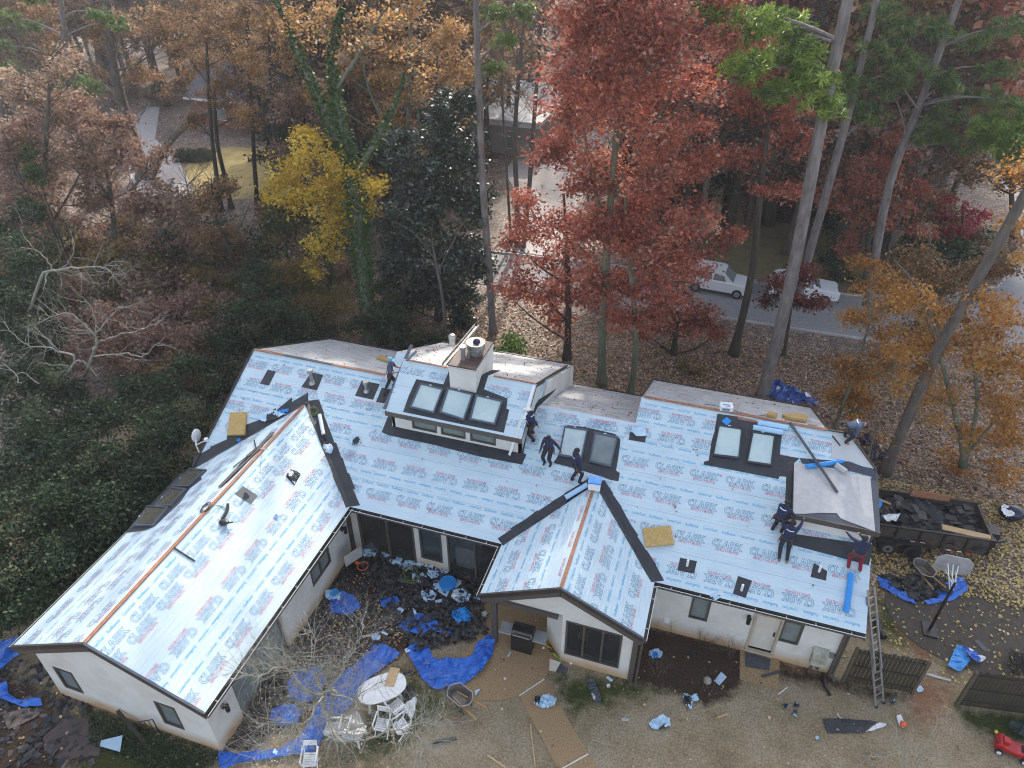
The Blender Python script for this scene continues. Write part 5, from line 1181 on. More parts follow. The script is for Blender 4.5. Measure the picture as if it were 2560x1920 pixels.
fence('mossy board fence panel right of the clay gap', (10.7, 18.24, 0), (14.2, 18.8, 0), 1.98)
a_, c_ = Vector((8.10, 17.38, 0)), Vector((6.83, 18.72, 3.95)); d = (c_ - a_).normalized(); rd = Vector((.72, .69, 0)) * .19
t = thing('ladder', 'aluminium extension ladder leaning on the right end of the roof', 'ladder', a_)
for sd in (-1, 1):
    b = MB(); b.bar(a_ + rd * sd, c_ + rd * sd, .03, .075, tuple(rd)); b.bar(a_ + rd * sd * .85 + Vector((.02, -.04, .1)) + d * 1.4, c_ + rd * sd * .85 + Vector((.02, -.04, .04)) + d * .25, .03, .07, tuple(rd)); b.build('rail', 'steel', t)
b = MB(); n = 15
for k in range(n): q = a_.lerp(c_, (k + .6) / n); b.bar(q - rd, q + rd, .035, .035)
b.build('rungs', 'steel', t)
b = MB(); b.box(a_ + rd + Vector((0, 0, .02)), (.1, .1, .05)); b.box(a_ - rd + Vector((0, 0, .02)), (.1, .1, .05)); b.build('feet', 'rubber', t)
# red ride-on mower
mp = Vector((12.1, 16.95, 0)); Rm_ = Matrix.Rotation(radians(-10), 3, 'Z'); mw = lambda x, y, z: mp + Rm_ @ Vector((x, y, z))
t = thing('lawn_mower', 'red lawn mower with grey wheels at the right edge of the lawn', 'mower', mp)
def hood(name, prof, w, m):
    b = MB(); k = len(prof); b.add([mw(x, -w, z) for x, z in prof] + [mw(x, w, z) for x, z in prof], [tuple(range(k)), tuple(reversed(range(k, 2 * k)))] + [(i, k + i, k + (i + 1) % k, (i + 1) % k) for i in range(k)]); o = b.build(name, m, t); bv = o.modifiers.new('b', 'BEVEL'); bv.width = .04; bv.segments = 3; return o
hood('body', [(-.52, .14), (-.52, .36), (-.36, .46), (-.16, .33), (.14, .31), (.42, .40), (.52, .30), (.52, .14)], .24, 'red')
hood('grass_cover', [(.2, .36), (.24, .43), (.40, .45), (.46, .38)], .12, 'iron')
hood('engine', [(-.34, .40), (-.34, .54), (-.14, .54), (-.14, .34)], .13, 'red')
for x_ in (-.36, .38):
    for y_ in (-.29, .29): b = MB(); b.disc(mw(x_, y_, .12), .12, .08, 16, axis='y', rot=Rm_); w_ = b.build('wheel', 'rubber', t); b = MB(); b.disc(mw(x_, y_ * 1.02, .12), .075, .085, 12, axis='y', rot=Rm_); b.build('hub', 'plastic', w_)
b = MB(); b.tube([mw(-.45, -.2, .35), mw(-.62, -.2, .62), mw(-.62, .2, .62), mw(-.45, .2, .35)], .016, 6); b.build('push_handle', 'iron', t)
b = MB(); b.ball(mw(-.62, .02, .66), .06, 10, 6); b.build('fuel_cap', 'yellow', t)
crumple('tarp', 'dark green crumpled cover behind the red mower', 'tarp', [b5(*q) for q in ((2060, 1300), (2130, 1260), (2300, 1250), (2330, 1400), (2150, 1410), (2080, 1370))], g0, mat('dark_green_cover', (.03, .045, .035), (.015, .022, .018), .6, 4), .4, .1, .05)
t = thing('brush_pile', 'tangle of dark cut branches behind the right fence panel', 'brush', at(b5(2180, 800))); b = MB()
for k in range(60):
    q = Vector(at(b5(random.uniform(2080, 2300), random.uniform(720, 880)))) + Vector((0, 0, random.uniform(.05, .5))); a = random.uniform(0, 6.28); e = Vector((cos(a), sin(a), random.uniform(-.2, .4))) * random.uniform(.4, 1.0); b.tube([q - e * .5, q + Vector((random.gauss(0, .08), random.gauss(0, .08), .03)), q + e * .5], random.uniform(.008, .02), 4)
b.build('branches', 'bark_d2' if 'bark_d2' in M else 'iron', t)
# ------------------------------------------------------------------ garden: scraps, furniture, courtyard
sc_n = 0
def gs(label, px, m='scrap', amp=.12, lift=.03, m2=None, fold=0.0, name='underlay_scrap', cat='scrap', z=.0, res=.07): return crumple(name, label, cat, px, tp_(z), m, amp, res, lift, m2=m2, fold=fold)
gs('crumpled pale blue sheet lying on the garden path', sq(b3, 985, 540, 95, .65), amp=.28, m2='membrane', fold=.12)
gs('pale and bright blue scrap in the soil bed by the gable corner', sq(b1, 1865, 1030, 58, .7), amp=.22, m2='blue', fold=.25)
slabthing('underlay_scrap', 'flat pale blue rectangle on the soil bed below the door', 'scrap', [at(b4(*q), .03) for q in ((840, 1105), (888, 1150), (825, 1222), (778, 1182))], .01, 'scrap')
gs('twisted pale and black strip at the edge of the soil bed', [b4(*q) for q in ((515, 1300), (560, 1320), (630, 1310), (642, 1365), (590, 1370), (580, 1440), (500, 1370))], amp=.2, m2='membrane', fold=.3)
gs('crumpled pale blue sheet on the lawn left of the black sheet', [b4(*q) for q in ((205, 1555), (330, 1490), (390, 1520), (400, 1590), (310, 1615), (230, 1600))], amp=.22, m2='membrane', fold=.15)
gs('small grey scrap on the lawn below the gable window', sq(b1, 1600, 1592, 32, .6), 'tpo', .06)
slabthing('underlay_scrap', 'small pale rectangle on the moss by the gable wall', 'scrap', [at(b1(*q), .03) for q in ((1450, 1208), (1498, 1245), (1480, 1262), (1432, 1225))], .01, 'scrap')
gs('tiny white scrap just below the pale rectangle on the moss', sq(b1, 1456, 1300, 16), 'plastic', .05)
gs('dark grey strip of torn shingles on the moss below the gable window', [b1(*q) for q in ((1265, 1240), (1330, 1250), (1350, 1310), (1392, 1400), (1385, 1460), (1330, 1435), (1290, 1330))], 'stone', .08, m2='tpo', fold=.25)
gs('small pale blue scrap in the clay gap between the fences', sq(b5, 1310, 985, 30), amp=.12)
gs('tiny blue scrap on the lawn below the black sheet', sq(b5, 422, 1405, 17), 'ltblue', .05)
slabthing('underlay_scrap', 'pale printed scrap near the left wing wall', 'scrap', [at(z6(*q), .16) for q in ((700, 972), (848, 935), (830, 1050), (690, 1010))], .01, 'scrap')
gs('triangular pale scrap beside the patio wheelbarrow', [b1(*q) for q in ((300, 1340), (350, 1325), (305, 1390))], amp=.05, z=.05)
gs('narrow pale scrap in front of the barbecue', [b1(*q) for q in ((605, 1010), (615, 1015), (595, 1050), (580, 1045))], amp=.04, z=.05)
gs('tiny white scrap at the middle of the patio', sq(b1, 562, 1237, 12), 'plastic', .03, z=.05)
for lab, q in (('leftmost of three dark and pale wads on the lawn', (1393, 1415)), ('uppermost of three dark and pale wads on the lawn', (1487, 1402)), ('lowest of three dark and pale wads on the lawn', (1470, 1475))):
    gs(lab, sq(b4, q[0], q[1], 24), 'membrane_n', .2, m2='scrap', fold=.35, name='membrane_wad', cat='wad')
gs('dark wad on the soil by the foot of the ladder', sq(b5, 1075, 1090, 24), 'membrane_n', .18, m2='scrap', fold=.3, name='membrane_wad', cat='wad')
gs('black wad in the soil bed above the pale rectangle', sq(b4, 596, 960, 26), 'membrane', .16, name='membrane_wad', cat='wad')
gs('long black sheet lying flat on the lawn at lower right', [b5(*q) for q in ((468, 1237), (620, 1240), (800, 1250), (960, 1268), (880, 1300), (830, 1360), (650, 1362), (510, 1362))], 'membrane', .09, name='black_sheet', cat='sheet')
gs('pale folded end of the long black sheet', [b5(*q) for q in ((835, 1360), (900, 1305), (965, 1270), (1012, 1290), (1015, 1305), (920, 1335))], 'plastic', .1, name='black_sheet', cat='sheet')
gs('white rag on the lawn right of the long black sheet', [b5(*q) for q in ((1100, 1225), (1145, 1215), (1165, 1260), (1185, 1300), (1160, 1325), (1120, 1280))], 'plastic', .16, name='rag', cat='rag')
p = Vector(at(b5(1168, 1280), .1)); b = MB(); b.ball(p, .11, 12, 8); tag(b.build('ball', 'orange', None, base=tuple(p), smooth=True), 'orange ball resting on the white rag', 'ball')
p = Vector(at(b4(720, 1180), .12)); b = MB(); b.ball(p, .15, 14, 9); tag(b.build('ball', mat('muddy_ball', (.5, .47, .4), (.2, .17, .13), .7, 6), None, base=tuple(p), smooth=True), 'muddy pale ball in the soil bed', 'ball')
p = Vector(at(b1(893, 965), .09)); b = MB(); b.ball(p, .05, 10, 7); tag(b.build('ball', 'plastic', None, base=tuple(p), smooth=True), 'white ball beside the yellow bat', 'ball')
p = Vector(at(b1(1130, 1100), .05)); b = MB(); b.ball(p, .05, 10, 7); tag(b.build('ball', 'plastic', None, base=tuple(p), smooth=True), 'white ball under the gable window', 'ball')
def bat(label, a, c, m): a, c = Vector(a), Vector(c); b = MB(); b.tube([a, a.lerp(c, .12), a.lerp(c, .45), a.lerp(c, .6), c], [.03, .045, .042, .02, .016], 10); tag(b.build('bat', m, None, smooth=True, base=tuple(a)), label, 'bat')
bat('yellow plastic bat leaning at the cut corner of the gable room', at(b1(850, 905), .09), at(b1(965, 972), .09), 'yellow'); bat('lime green bat lying by the slate panels', at(b1(980, 1010), .12), at(b1(1050, 1085), .06), 'lime')
for lab, a, c, m_, w in (('white stick on the soil right of the doorstep', b4(1335, 1298), b4(1410, 1240), 'plastic', .03), ('white stick above the long black sheet', b5(598, 1190), b5(632, 1235), 'plastic', .03), ('long thin batten on the lawn left of the path', b3(850, 730), b3(892, 1100), 'ply', .04), ('short batten lying at the bottom of the lawn', b3(478, 995), b3(640, 1106), 'ply', .06), ('splinter of timber on the lawn below the soil bed', b4(790, 1505), b4(893, 1470), 'ply', .05), ('grey plank across the clay gap', b5(1370, 845), b5(1580, 905), 'tpo', .1)):
    strip('stick', lab, 'stick', [at(a, .03), at(c, .03)], w, .03, m_)
for lab, a, c in (('black length of pipe on the lawn below the chairs', b2(1870, 1025), b2(2078, 985)), ('black length of pipe by the table end', b2(1615, 418), b2(1722, 408))):
    b = MB(); b.tube([at(a, .07), at(c, .07)], .055, 10); tag(b.build('drain_pipe_piece', 'iron', None, base=tuple(at(a, .07))), lab, 'pipe')
gs('bright blue folded wrap in front of the right fence gap', [b5(*q) for q in ((1615, 628), (1680, 630), (1740, 745), (1645, 855), (1540, 795), (1580, 700))], 'blue', .12, .12, name='blue_wrap', cat='wrap')
gs('dark blue and white folded wrap end by the right fence', [b5(*q) for q in ((1650, 640), (1745, 665), (1862, 752), (1800, 785), (1735, 745))], 'tarp', .16, .2, m2='plastic', fold=.35, name='blue_wrap', cat='wrap')
p = Vector(at(b5(950, 400))); t = thing('trash_bag', 'long shiny black bag lying behind the ladder', 'bag', p); b = MB(); pp = [Vector(at(b5(*q), .13)) for q in ((945, 350), (945, 410), (965, 470), (995, 530))]; b.tube(cr(pp, 4), [.06] + [.13 + .03 * sin(k * 1.7) for k in range(11)] + [.17], 10); b.build('bag', 'iron', t, smooth=True)
slabthing('doormat', 'grey mat on the pad below the cream door', 'mat', [at(b4(*q), .065) for q in ((1045, 932), (1265, 1000), (1255, 1095), (1045, 1060))], .012, 'stone')
slabthing('slate_piece', 'long grey slate piece on the doorstep pad edge', 'slate', [at(b4(*q), .065) for q in ((1180, 1140), (1335, 1092), (1348, 1118), (1192, 1156))], .03, 'stone')
slabthing('paving_slab', 'beige slab leaning by the gable wall corner', 'panel', [at(b1(*q), z) for q, z in (((948, 1060), .3), ((1045, 1090), .3), ((1000, 1172), .06), ((945, 1162), .06))], .02, mat('beige_panel', (.50, .43, .35), (.44, .37, .29), .7, 4))
slabthing('paving_slab', 'dark grey notched slab beside the beige slab', 'panel', [at(b1(*q), .07) for q in ((990, 1130), (1038, 1100), (1110, 1150), (1085, 1192), (1000, 1172))], .02, 'stone')
slabthing('grey_shingle', 'flat grey shingle on the moss behind the clay gap', 'shingle', [at(b5(*q), .03) for q in ((1780, 560), (1820, 550), (1900, 640), (1870, 655))], .015, 'stone')
# tarps in the courtyard
def tp(label, z, pts, amp=.2, m='tarp', lift=.05): crumple('tarp', label, 'tarp', [z(*q) for q in pts], g0, m, amp, .11, lift)
tp('big blue tarp with a raised curved edge beside the patio', z7, ((1100, 1330), (1150, 1240), (1290, 1310), (1330, 1380), (1500, 1400), (1660, 1370), (1690, 1260), (1780, 1200), (1842, 1150), (1858, 1230), (1830, 1370), (1740, 1500), (1600, 1600), (1350, 1650), (1270, 1610), (1180, 1480)), .3)
tp('long blue tarp running under the bare tree to the picture bottom', b2, ((1380, 180), (1500, 210), (1605, 268), (1460, 380), (1330, 480), (1250, 620), (1150, 740), (1010, 850), (940, 960), (870, 1110), (640, 1150), (300, 1195), (60, 1245), (20, 1130), (160, 1130), (560, 1090), (760, 960), (830, 800), (900, 640), (1040, 480), (1250, 330)), .2)
tp('narrow torn blue tarp in the middle of the courtyard', z7, ((1020, 1110), (1110, 1040), (1200, 990), (1330, 1030), (1400, 1120), (1530, 1170), (1420, 1170), (1290, 1130), (1240, 1170), (1150, 1170)), .18)
tp('blue tarp half hidden under the twigs near the wing window', z7, ((430, 840), (520, 800), (640, 830), (710, 930), (600, 1010), (430, 980)), .2)
tp('small blue tarp corner at the centre of the courtyard', z7, ((860, 870), (1020, 840), (1030, 900), (970, 960), (880, 930)), .15)
tp('blue tarp showing under the trunk of the bare tree', b2, ((700, 420), (860, 380), (960, 470), (900, 620), (760, 700), (640, 640), (620, 520)), .2)
tp('blue tarp showing between twigs by the wing glass door', b2, ((490, 750), (640, 700), (760, 760), (700, 880), (560, 900), (470, 830)), .2)
tp('blue tarp corner at the bottom by the wing wall', b2, ((30, 1110), (140, 1120), (170, 1240), (60, 1280), (20, 1200)), .2)
tp('blue tarp spread at the far left under the wing eave', z6, ((-60, 330), (0, 300), (130, 262), (215, 360), (110, 405), (0, 500), (-60, 520)), .15)
tp('torn blue tarp strip on the dark ground at lower left', z6, ((-20, 610), (60, 570), (62, 650), (130, 705), (290, 690), (300, 738), (180, 750), (0, 690)), .15)
crumple('brown_sheet', 'dull brown ground sheet laid over the soil at lower left', 'sheet', [z6(*q) for q in ((300, 960), (440, 830), (620, 820), (720, 960), (690, 1080), (420, 1110), (330, 1060))], g0, mat('dull_brown_sheet', (.115, .078, .066), (.06, .042, .036), .7, 3), .05, .12, .03)
crumple('brown_sheet', 'pale muddy sheet fold at the lower left corner', 'sheet', [z6(*q) for q in ((20, 800), (180, 750), (300, 790), (160, 860), (60, 900))], g0, mat('muddy_pale_sheet', (.20, .15, .125), (.06, .045, .04), .7, 3), .08, .12, .03)
cq = [Vector(at(z7(*q))) for q in ((640, 470), (1720, 640), (1800, 1150), (1150, 1330), (900, 900))]
cpoly = [(p.x, p.y) for p in cq]; cbx = (min(p[0] for p in cpoly), max(p[0] for p in cpoly), min(p[1] for p in cpoly), max(p[1] for p in cpoly))
def fn():
    while True:
        x, y = random.uniform(*cbx[:2]), random.uniform(*cbx[2:])
        if inpoly(np.array([x]), np.array([y]), cpoly)[0]: return (x, y), .03 + random.random() ** 2 * .22
heap('roofing_waste', 'black torn felt and shingles strewn over the courtyard floor', 'roofing waste', fn, 2600, .075, [M['shingle'], M['membrane'], M['membrane'], M['shingle2']], 'stuff')
cq2 = [Vector(at(q)) for q in (z7(500, 560), z7(950, 700), z7(1000, 1150), b2(1000, 500), b2(800, 820), b2(300, 1100), b2(60, 1060), b2(420, 560), b2(720, 60))]
cpoly2 = [(p.x, p.y) for p in cq2]; cbx2 = (min(p[0] for p in cpoly2), max(p[0] for p in cpoly2), min(p[1] for p in cpoly2), max(p[1] for p in cpoly2))
def fn3():
    while True:
        x, y = random.uniform(*cbx2[:2]), random.uniform(*cbx2[2:])
        if inpoly(np.array([x]), np.array([y]), cpoly2)[0]: return (x, y), .03 + random.random() ** 2 * .1
heap('roofing_waste', 'dark shingle crumbs under the bare tree along the wing wall', 'roofing waste', fn3, 1300, .07, [M['shingle'], M['membrane'], M['shingle2']], 'stuff')
def fn2():
    q = Vector(at(z6(random.uniform(-60, 640), random.uniform(420, 1150)))); return (q.x, q.y), .03 + random.random() * .03
heap('roofing_waste', 'dark shingle scraps over the soil left of the wing', 'roofing waste', fn2, 420, .10, [M['shingle'], M['membrane'], M['shingle2']], 'stuff')
for lab, x, y, r, m_, m2 in (('pale sheet under the courtyard corner door', 770, 460, 60, 'scrap', None), ('torn pale and black scrap left of the courtyard door post', 930, 490, 32, 'scrap', 'membrane'), ('pale scrap below the narrow courtyard window', 1010, 545, 42, 'scrap', 'membrane'), ('pale twisted strip left of the garden hose', 1105, 590, 48, 'scrap', None), ('long pale strip along the white pier', 1250, 555, 80, 'scrap', 'membrane'), ('pale strip under the right courtyard door', 1385, 600, 70, 'scrap', 'membrane'), ('curled pale scrap at the middle of the debris', 1210, 695, 45, 'scrap', 'membrane'), ('pale scrap left of the flat grey sheet', 1330, 660, 38, 'scrap', None), ('pale printed sack near the gable gutter', 1570, 850, 60, 'scrap', 'plastic'), ('angled pale scrap above the big tarp', 1290, 850, 48, 'scrap', None), ('small pale scrap by the porch corner', 1712, 872, 24, 'scrap', None), ('bright blue plastic caught below the wing window', 470, 840, 52, 'ltblue', 'blue'), ('pale wad on the long tarp', 838, 1210, 30, 'scrap', 'plastic'), ('crumpled bright blue wrap by the porch post', 1580, 1020, 65, 'blue', None), ('silver torn foil scrap near the porch post', 1775, 1010, 22, 'tpo', 'membrane')):
    gs(lab, sq(z7, x, y, r * 1.35, .75), m_, .2, .12, m2, .25)
for lab, px in (('flat grey-blue sheet leaning on the blue tub', ((1350, 690), (1480, 755), (1440, 840), (1310, 755))), ('flat pale sheet right of the blue tub', ((1500, 670), (1582, 710), (1520, 765), (1465, 705))), ('flat pale rectangle near the big tarp left end', ((1030, 920), (1075, 950), (1045, 980), (1008, 945))), ('flat pale slat in the middle of the courtyard', ((1145, 940), (1165, 938), (1182, 985), (1160, 990))), ('pale rectangle in the mud above the big tarp', ((1340, 870), (1395, 856), (1397, 880), (1345, 895))), ('pale slip on the tarp by the table', ((1075, 1290), (1110, 1275), (1128, 1305), (1090, 1320))), ('pale slip under the twigs of the bare tree', ((885, 1135), (935, 1155), (925, 1172), (875, 1150)))):
    slabthing('underlay_scrap', lab, 'scrap', [at(z7(*q), .2) for q in px], .012, 'scrap')
p = Vector(at(z7(1450, 735), .2)); t = thing('tub', 'round bright blue tub among the courtyard debris', 'tub', p); b = MB(); b.disc(p, .3, .34, 20, .34); b.build('shell', 'blue', t); b = MB(); b.tube([p + Vector((.34 * cos(a), .34 * sin(a), .17)) for a in np.linspace(0, 2 * pi, 21)], .018, 6); b.build('rim', 'blue', t)
coil('green garden hose looped on the courtyard debris', at(z7(1130, 650), .2), .3, 5, 'cord', .014, 'hose', (0, 0, 1), 'garden_hose')
p = Vector(at(z7(715, 570), 1.0)); t = thing('basketball_hoop', 'small orange basketball hoop standing in the courtyard corner', 'basketball hoop', (p.x, p.y, 0)); b = MB(); b.tube([p + Vector((.22 * cos(a), .22 * sin(a), 0)) for a in np.linspace(0, 2 * pi, 25)], .016, 8); b.box(p + Vector((-.28, .06, .02)), (.16, .12, .05), -.3); b.build('ring', 'orange', t)
q0, q1 = Vector(at(z7(560, 540), .95)), Vector(at(z7(703, 445), .95)); b = MB(); u = (q1 - q0); nrm = Vector((u.y, -u.x, 0)).normalized() * .03
b.add([q0 + Vector((0, 0, -.25)), q1 + Vector((0, 0, -.25)), q1 + Vector((0, 0, .35)), q0 + Vector((0, 0, .35)), q0 + nrm + Vector((0, 0, -.25)), q1 + nrm + Vector((0, 0, -.25)), q1 + nrm + Vector((0, 0, .35)), q0 + nrm + Vector((0, 0, .35))], [(0, 1, 2, 3), (7, 6, 5, 4), (0, 4, 5, 1), (3, 2, 6, 7), (0, 3, 7, 4), (1, 5, 6, 2)]); b.build('backboard', 'tpo', t)
b = MB(); b.tube([(q0 + q1) / 2 + Vector((-.1, .1, -.95)), (q0 + q1) / 2 + Vector((-.06, .06, .3))], .04, 8); b.box((q0 + q1) / 2 + Vector((-.1, .1, -.87)), (.5, .5, .14), .6); b.build('pole', 'iron', t)
# furniture
p = Vector(((-9.35 - 8.08) / 2, 12.18, 0)); an = radians(40); Rr = Matrix.Rotation(an, 3, 'Z'); Tt = lambda x, y, z: p + Rr @ Vector((x, y, z))
t = thing('oval_table', 'white oval garden table under the bare tree', 'table', p); b = MB(); k = 28
b.add([Tt(.86 * np.sign(cos(a)) * abs(cos(a)) ** .8, .52 * np.sign(sin(a)) * abs(sin(a)) ** .85, .70) for a in np.linspace(0, 2 * pi, k + 1)[:-1]] + [Tt(.86 * np.sign(cos(a)) * abs(cos(a)) ** .8, .52 * np.sign(sin(a)) * abs(sin(a)) ** .85, .74) for a in np.linspace(0, 2 * pi, k + 1)[:-1]], [tuple(range(k)), tuple(range(k, 2 * k))] + [(i, (i + 1) % k, k + (i + 1) % k, k + i) for i in range(k)]); b.build('tabletop', 'plastic', t)
for sx in (-1, 1):
    for sy in (-1, 1): b = MB(); b.bar(Tt(.5 * sx, .26 * sy, .7), Tt(.6 * sx, .34 * sy, 0), .07, .06); b.build('leg', 'plastic', t)
slabthing('plywood_board', 'plywood board lying across the white oval table', 'board', [at(b2(*q), .745) for q in ((1508, 372), (1592, 385), (1535, 545), (1452, 530))], .015, 'ply')
def chair_proto():
    t = thing('garden_chair', 'white slatted folding chair facing the table from below', 'chair', (0, 0, 0)); b = MB()
    for k in range(6): b.box((0, -.2 + k * .08, .43 - k * .004), (.42, .062, .022))
    b.bx(-.22, -.19, -.23, .23, .39, .42); b.bx(.19, .22, -.23, .23, .39, .42); b.build('seat', 'plastic', t)
    b = MB()
    for x in (-.21, .21): b.bar((x, .22, .42), (x, .36, .9), .04, .03)
    for k in range(3): b.box((0, .345 + k * .004, .70 + k * .085), (.42, .02, .055))
    b.box((0, .36, .90), (.46, .03, .05)); b.build('backrest', 'plastic', t)
    for x in (-.22, .22):
        for a, c in (((x, .28, .5), (x, -.26, 0)), ((x, -.2, .42), (x, .30, 0))): b = MB(); b.bar(a, c, .035, .03); b.build('leg', 'plastic', t)
    for x in (-.25, .25): b = MB(); b.bar((x, -.2, .63), (x, .3, .66), .05, .025); b.bar((x, -.18, .43), (x, -.18, .63), .035, .03); b.build('armrest', 'plastic', t)
    return t
ch = chair_proto(); ch['group'] = 'white chairs round the garden table'; ch.location = at(b2(1440, 900), .2) * np.array((1, 1, 0)); ch.rotation_euler = (0, 0, radians(8))
for q, a, lab in (((1600, 910), -35, 'white slatted chair turned away at the right of the group'), ((1565, 740), 150, 'white slatted chair closest to the oval table'), ((1010, 930), -75, 'white slatted chair left of the plastic-covered table'), ((1090, 930), -80, 'white slatted chair touching the plastic-covered table'), ((820, 1200), 20, 'white slatted chair cut off by the bottom of the picture')):
    l = at(b2(*q), .2); copy_thing(ch, (l[0], l[1], 0), radians(a), 1, lab)
crumple('plastic_cover', 'cloudy plastic sheet draped over the small table by the bare tree', 'plastic', [b2(*q) for q in ((1110, 820), (1180, 780), (1240, 790), (1290, 900), (1300, 985), (1190, 1000), (1110, 960))], tp_(.5), mat('cloudy_plastic', (.60, .58, .55), (.42, .40, .38), .35, 5), .35, .08, .0)
q = Vector(at(b2(1200, 940), .4)); t = thing('side_table', 'small white table under the cloudy plastic sheet', 'table', (q.x, q.y, 0)); b = MB(); b.box((q.x, q.y, .47), (.6, .6, .04)); b.build('tabletop', 'plastic', t)
for sx in (-1, 1):
    for sy in (-1, 1): b = MB(); b.bar((q.x + .24 * sx, q.y + .24 * sy, .46), (q.x + .27 * sx, q.y + .27 * sy, 0), .05, .05); b.build('leg', 'plastic', t)
crumple('black_cloth', 'black cloth bundle beside the oval table', 'cloth', [b2(*q) for q in ((1600, 570), (1660, 540), (1720, 580), (1715, 660), (1640, 690), (1590, 640))], tp_(.1), 'membrane', .45, .09, 0)
crumple('white_cloth', 'white cloth hanging behind the right-hand chairs', 'cloth', [b2(*q) for q in ((1640, 700), (1735, 640), (1725, 760), (1690, 830), (1630, 770))], tp_(.3), 'plastic', .3, .09, 0)
# barbecue
p = Vector((-4.62, 15.45, .045)); t = thing('barbecue', 'black gas barbecue with grey side shelves under the porch', 'barbecue', p)
b = MB(); b.box(p + Vector((0, .28, .42)), (.8, .56, .8)); b.build('cabinet', 'iron', t)
b = MB(); pr = [(.0, .82), (.0, .95), (.1, 1.12), (.3, 1.2), (.5, 1.12), (.56, .9), (.56, .82)]; k = len(pr); b.add([p + Vector((-.4, y, z)) for y, z in pr] + [p + Vector((.4, y, z)) for y, z in pr], [tuple(range(k)), tuple(reversed(range(k, 2 * k)))] + [(i, k + i, k + (i + 1) % k, (i + 1) % k) for i in range(k)]); lid = b.build('lid', mat('black_enamel', (.015, .015, .014), (.01, .01, .01), .2, 4), t)
b = MB(); b.tube([p + Vector((-.32, -.05, 1.02)), p + Vector((.32, -.05, 1.02))], .018, 8); b.build('handle', 'steel', lid)
for sx in (-1, 1): b = MB(); b.box(p + Vector((.66 * sx, .28, .86)), (.5, .52, .05)); o = b.build('side_shelf', mat('grey_shelf', (.34, .34, .34), (.28, .28, .28), .4), t); bv = o.modifiers.new('b', 'BEVEL'); bv.width = .02; bv.segments = 3
for sx in (-1, 1): b = MB(); b.disc(p + Vector((.36 * sx, .05, .05)), .055, .05, 12, axis='x'); b.build('wheel', 'rubber', t)
# iron handrail, leaning plank by the wing
p = Vector(at(z6(1040, 930))); t = thing('handrail', 'black iron handrail by the left wing wall', 'railing', p); b = MB(); a0, a1 = Vector(at(z6(965, 900))), Vector(at(z6(1110, 930)))
b.tube([a0, a0 + Vector((0, 0, .5)), a1 + Vector((0, 0, .95)), a1], .02, 6); 
for k in range(1, 4): q = a0.lerp(a1, k / 4); b.tube([q, q + Vector((0, 0, .5 + .45 * k / 4))], .012, 5)
b.build('rail', 'iron', t)
strip('plank', 'dark plank leaning against the left wing wall', 'plank', [at(z6(1020, 1010)), aty(z6(812, 765), 8.72)], .12, .05, 'fence')
# ------------------------------------------------------------------ neighbours
M['brick'] = mat('red_brick', (.26, .11, .07), (.17, .07, .045), .85, 8, .4, 30)
M['roofgrey'] = mat('grey_shingle_roof', (.15, .145, .155), (.11, .105, .115), .85, 6, .4, 30)
M['roofpale'] = mat('white_flat_roof', (.66, .66, .66), (.52, .52, .52), .7, 3)
def simple_house(label, x0, x1, y0, y1, h, rh, wm, rm, wins, over=.6, rot=0, flat=False):
    c = Vector(((x0 + x1) / 2, (y0 + y1) / 2, 0)); t = thing('neighbour_house', label, 'house', c); b = MB(); b.bx(x0, x1, y0, y1, -.2, h); b.build('wall', wm, t); b = MB()
    if flat: b.bx(x0 - over, x1 + over, y0 - over, y1 + over, h, h + .35)
    else:
        ym = (y0 + y1) / 2; pr = [(y0 - over, h - .2), (y0 - over, h), (ym, h + rh), (y1 + over, h), (y1 + over, h - .2)]; k = 5
        b.add([(x0 - over, y, z) for y, z in pr] + [(x1 + over, y, z) for y, z in pr], [tuple(range(k)), tuple(reversed(range(k, 2 * k)))] + [(i, k + i, k + (i + 1) % k, (i + 1) % k) for i in range(k)])
    b.build('roof', rm, t); b = MB(); b.bx(x0 - over, x1 + over, y0 - over - .03, y0 - over, h - .22, h + .02); b.build('fascia', 'white', t)
    for a, w, z0, z1_ in wins:
        b = MB(); b.bx(a - .06, a + w + .06, y0 - .05, y0 - .005, z0 - .06, z1_ + .06); f_ = b.build('window', 'white', t); b = MB(); b.bx(a, a + w, y0 - .06, y0 - .048, z0, z1_); b.build('pane', 'greyglass', f_)
    t.rotation_euler = (0, 0, rot); return t
p = at(fu(1640, 345)); simple_house('grey-roofed house with white fascia behind the red oaks', p[0] - 8, p[0] + 10, p[1] - 1, p[1] + 12, 2.9, 3.6, 'white', 'roofgrey', [(p[0] - 5, 1.2, .9, 2.3), (p[0] - 2, 1.4, .1, 2.2), (p[0] + 2, 1.2, .9, 2.3), (p[0] + 5, 1.2, .9, 2.3)])
p = at(fu(620, 290)); simple_house('brick house half hidden behind the forked oak', p[0] - 12, p[0] + 4, p[1], p[1] + 10, 3.2, 3.4, 'brick', 'roofgrey', [(p[0] - 9, 1.2, .9, 2.4), (p[0] - 5, 1.2, .9, 2.4), (p[0] - 1, 1.2, .9, 2.4)])
p = at(fu(1080, 330)); simple_house('pale flat-roofed house behind the bare trunks', p[0] - 9, p[0] + 4, p[1], p[1] + 16, 3.2, 0, mat('beige_wall', (.36, .32, .28), (.28, .25, .22), .8), 'roofpale', [(p[0] - 3, 1.4, .6, 2.3), (p[0] + .5, 1.2, .6, 2.3)], flat=True)
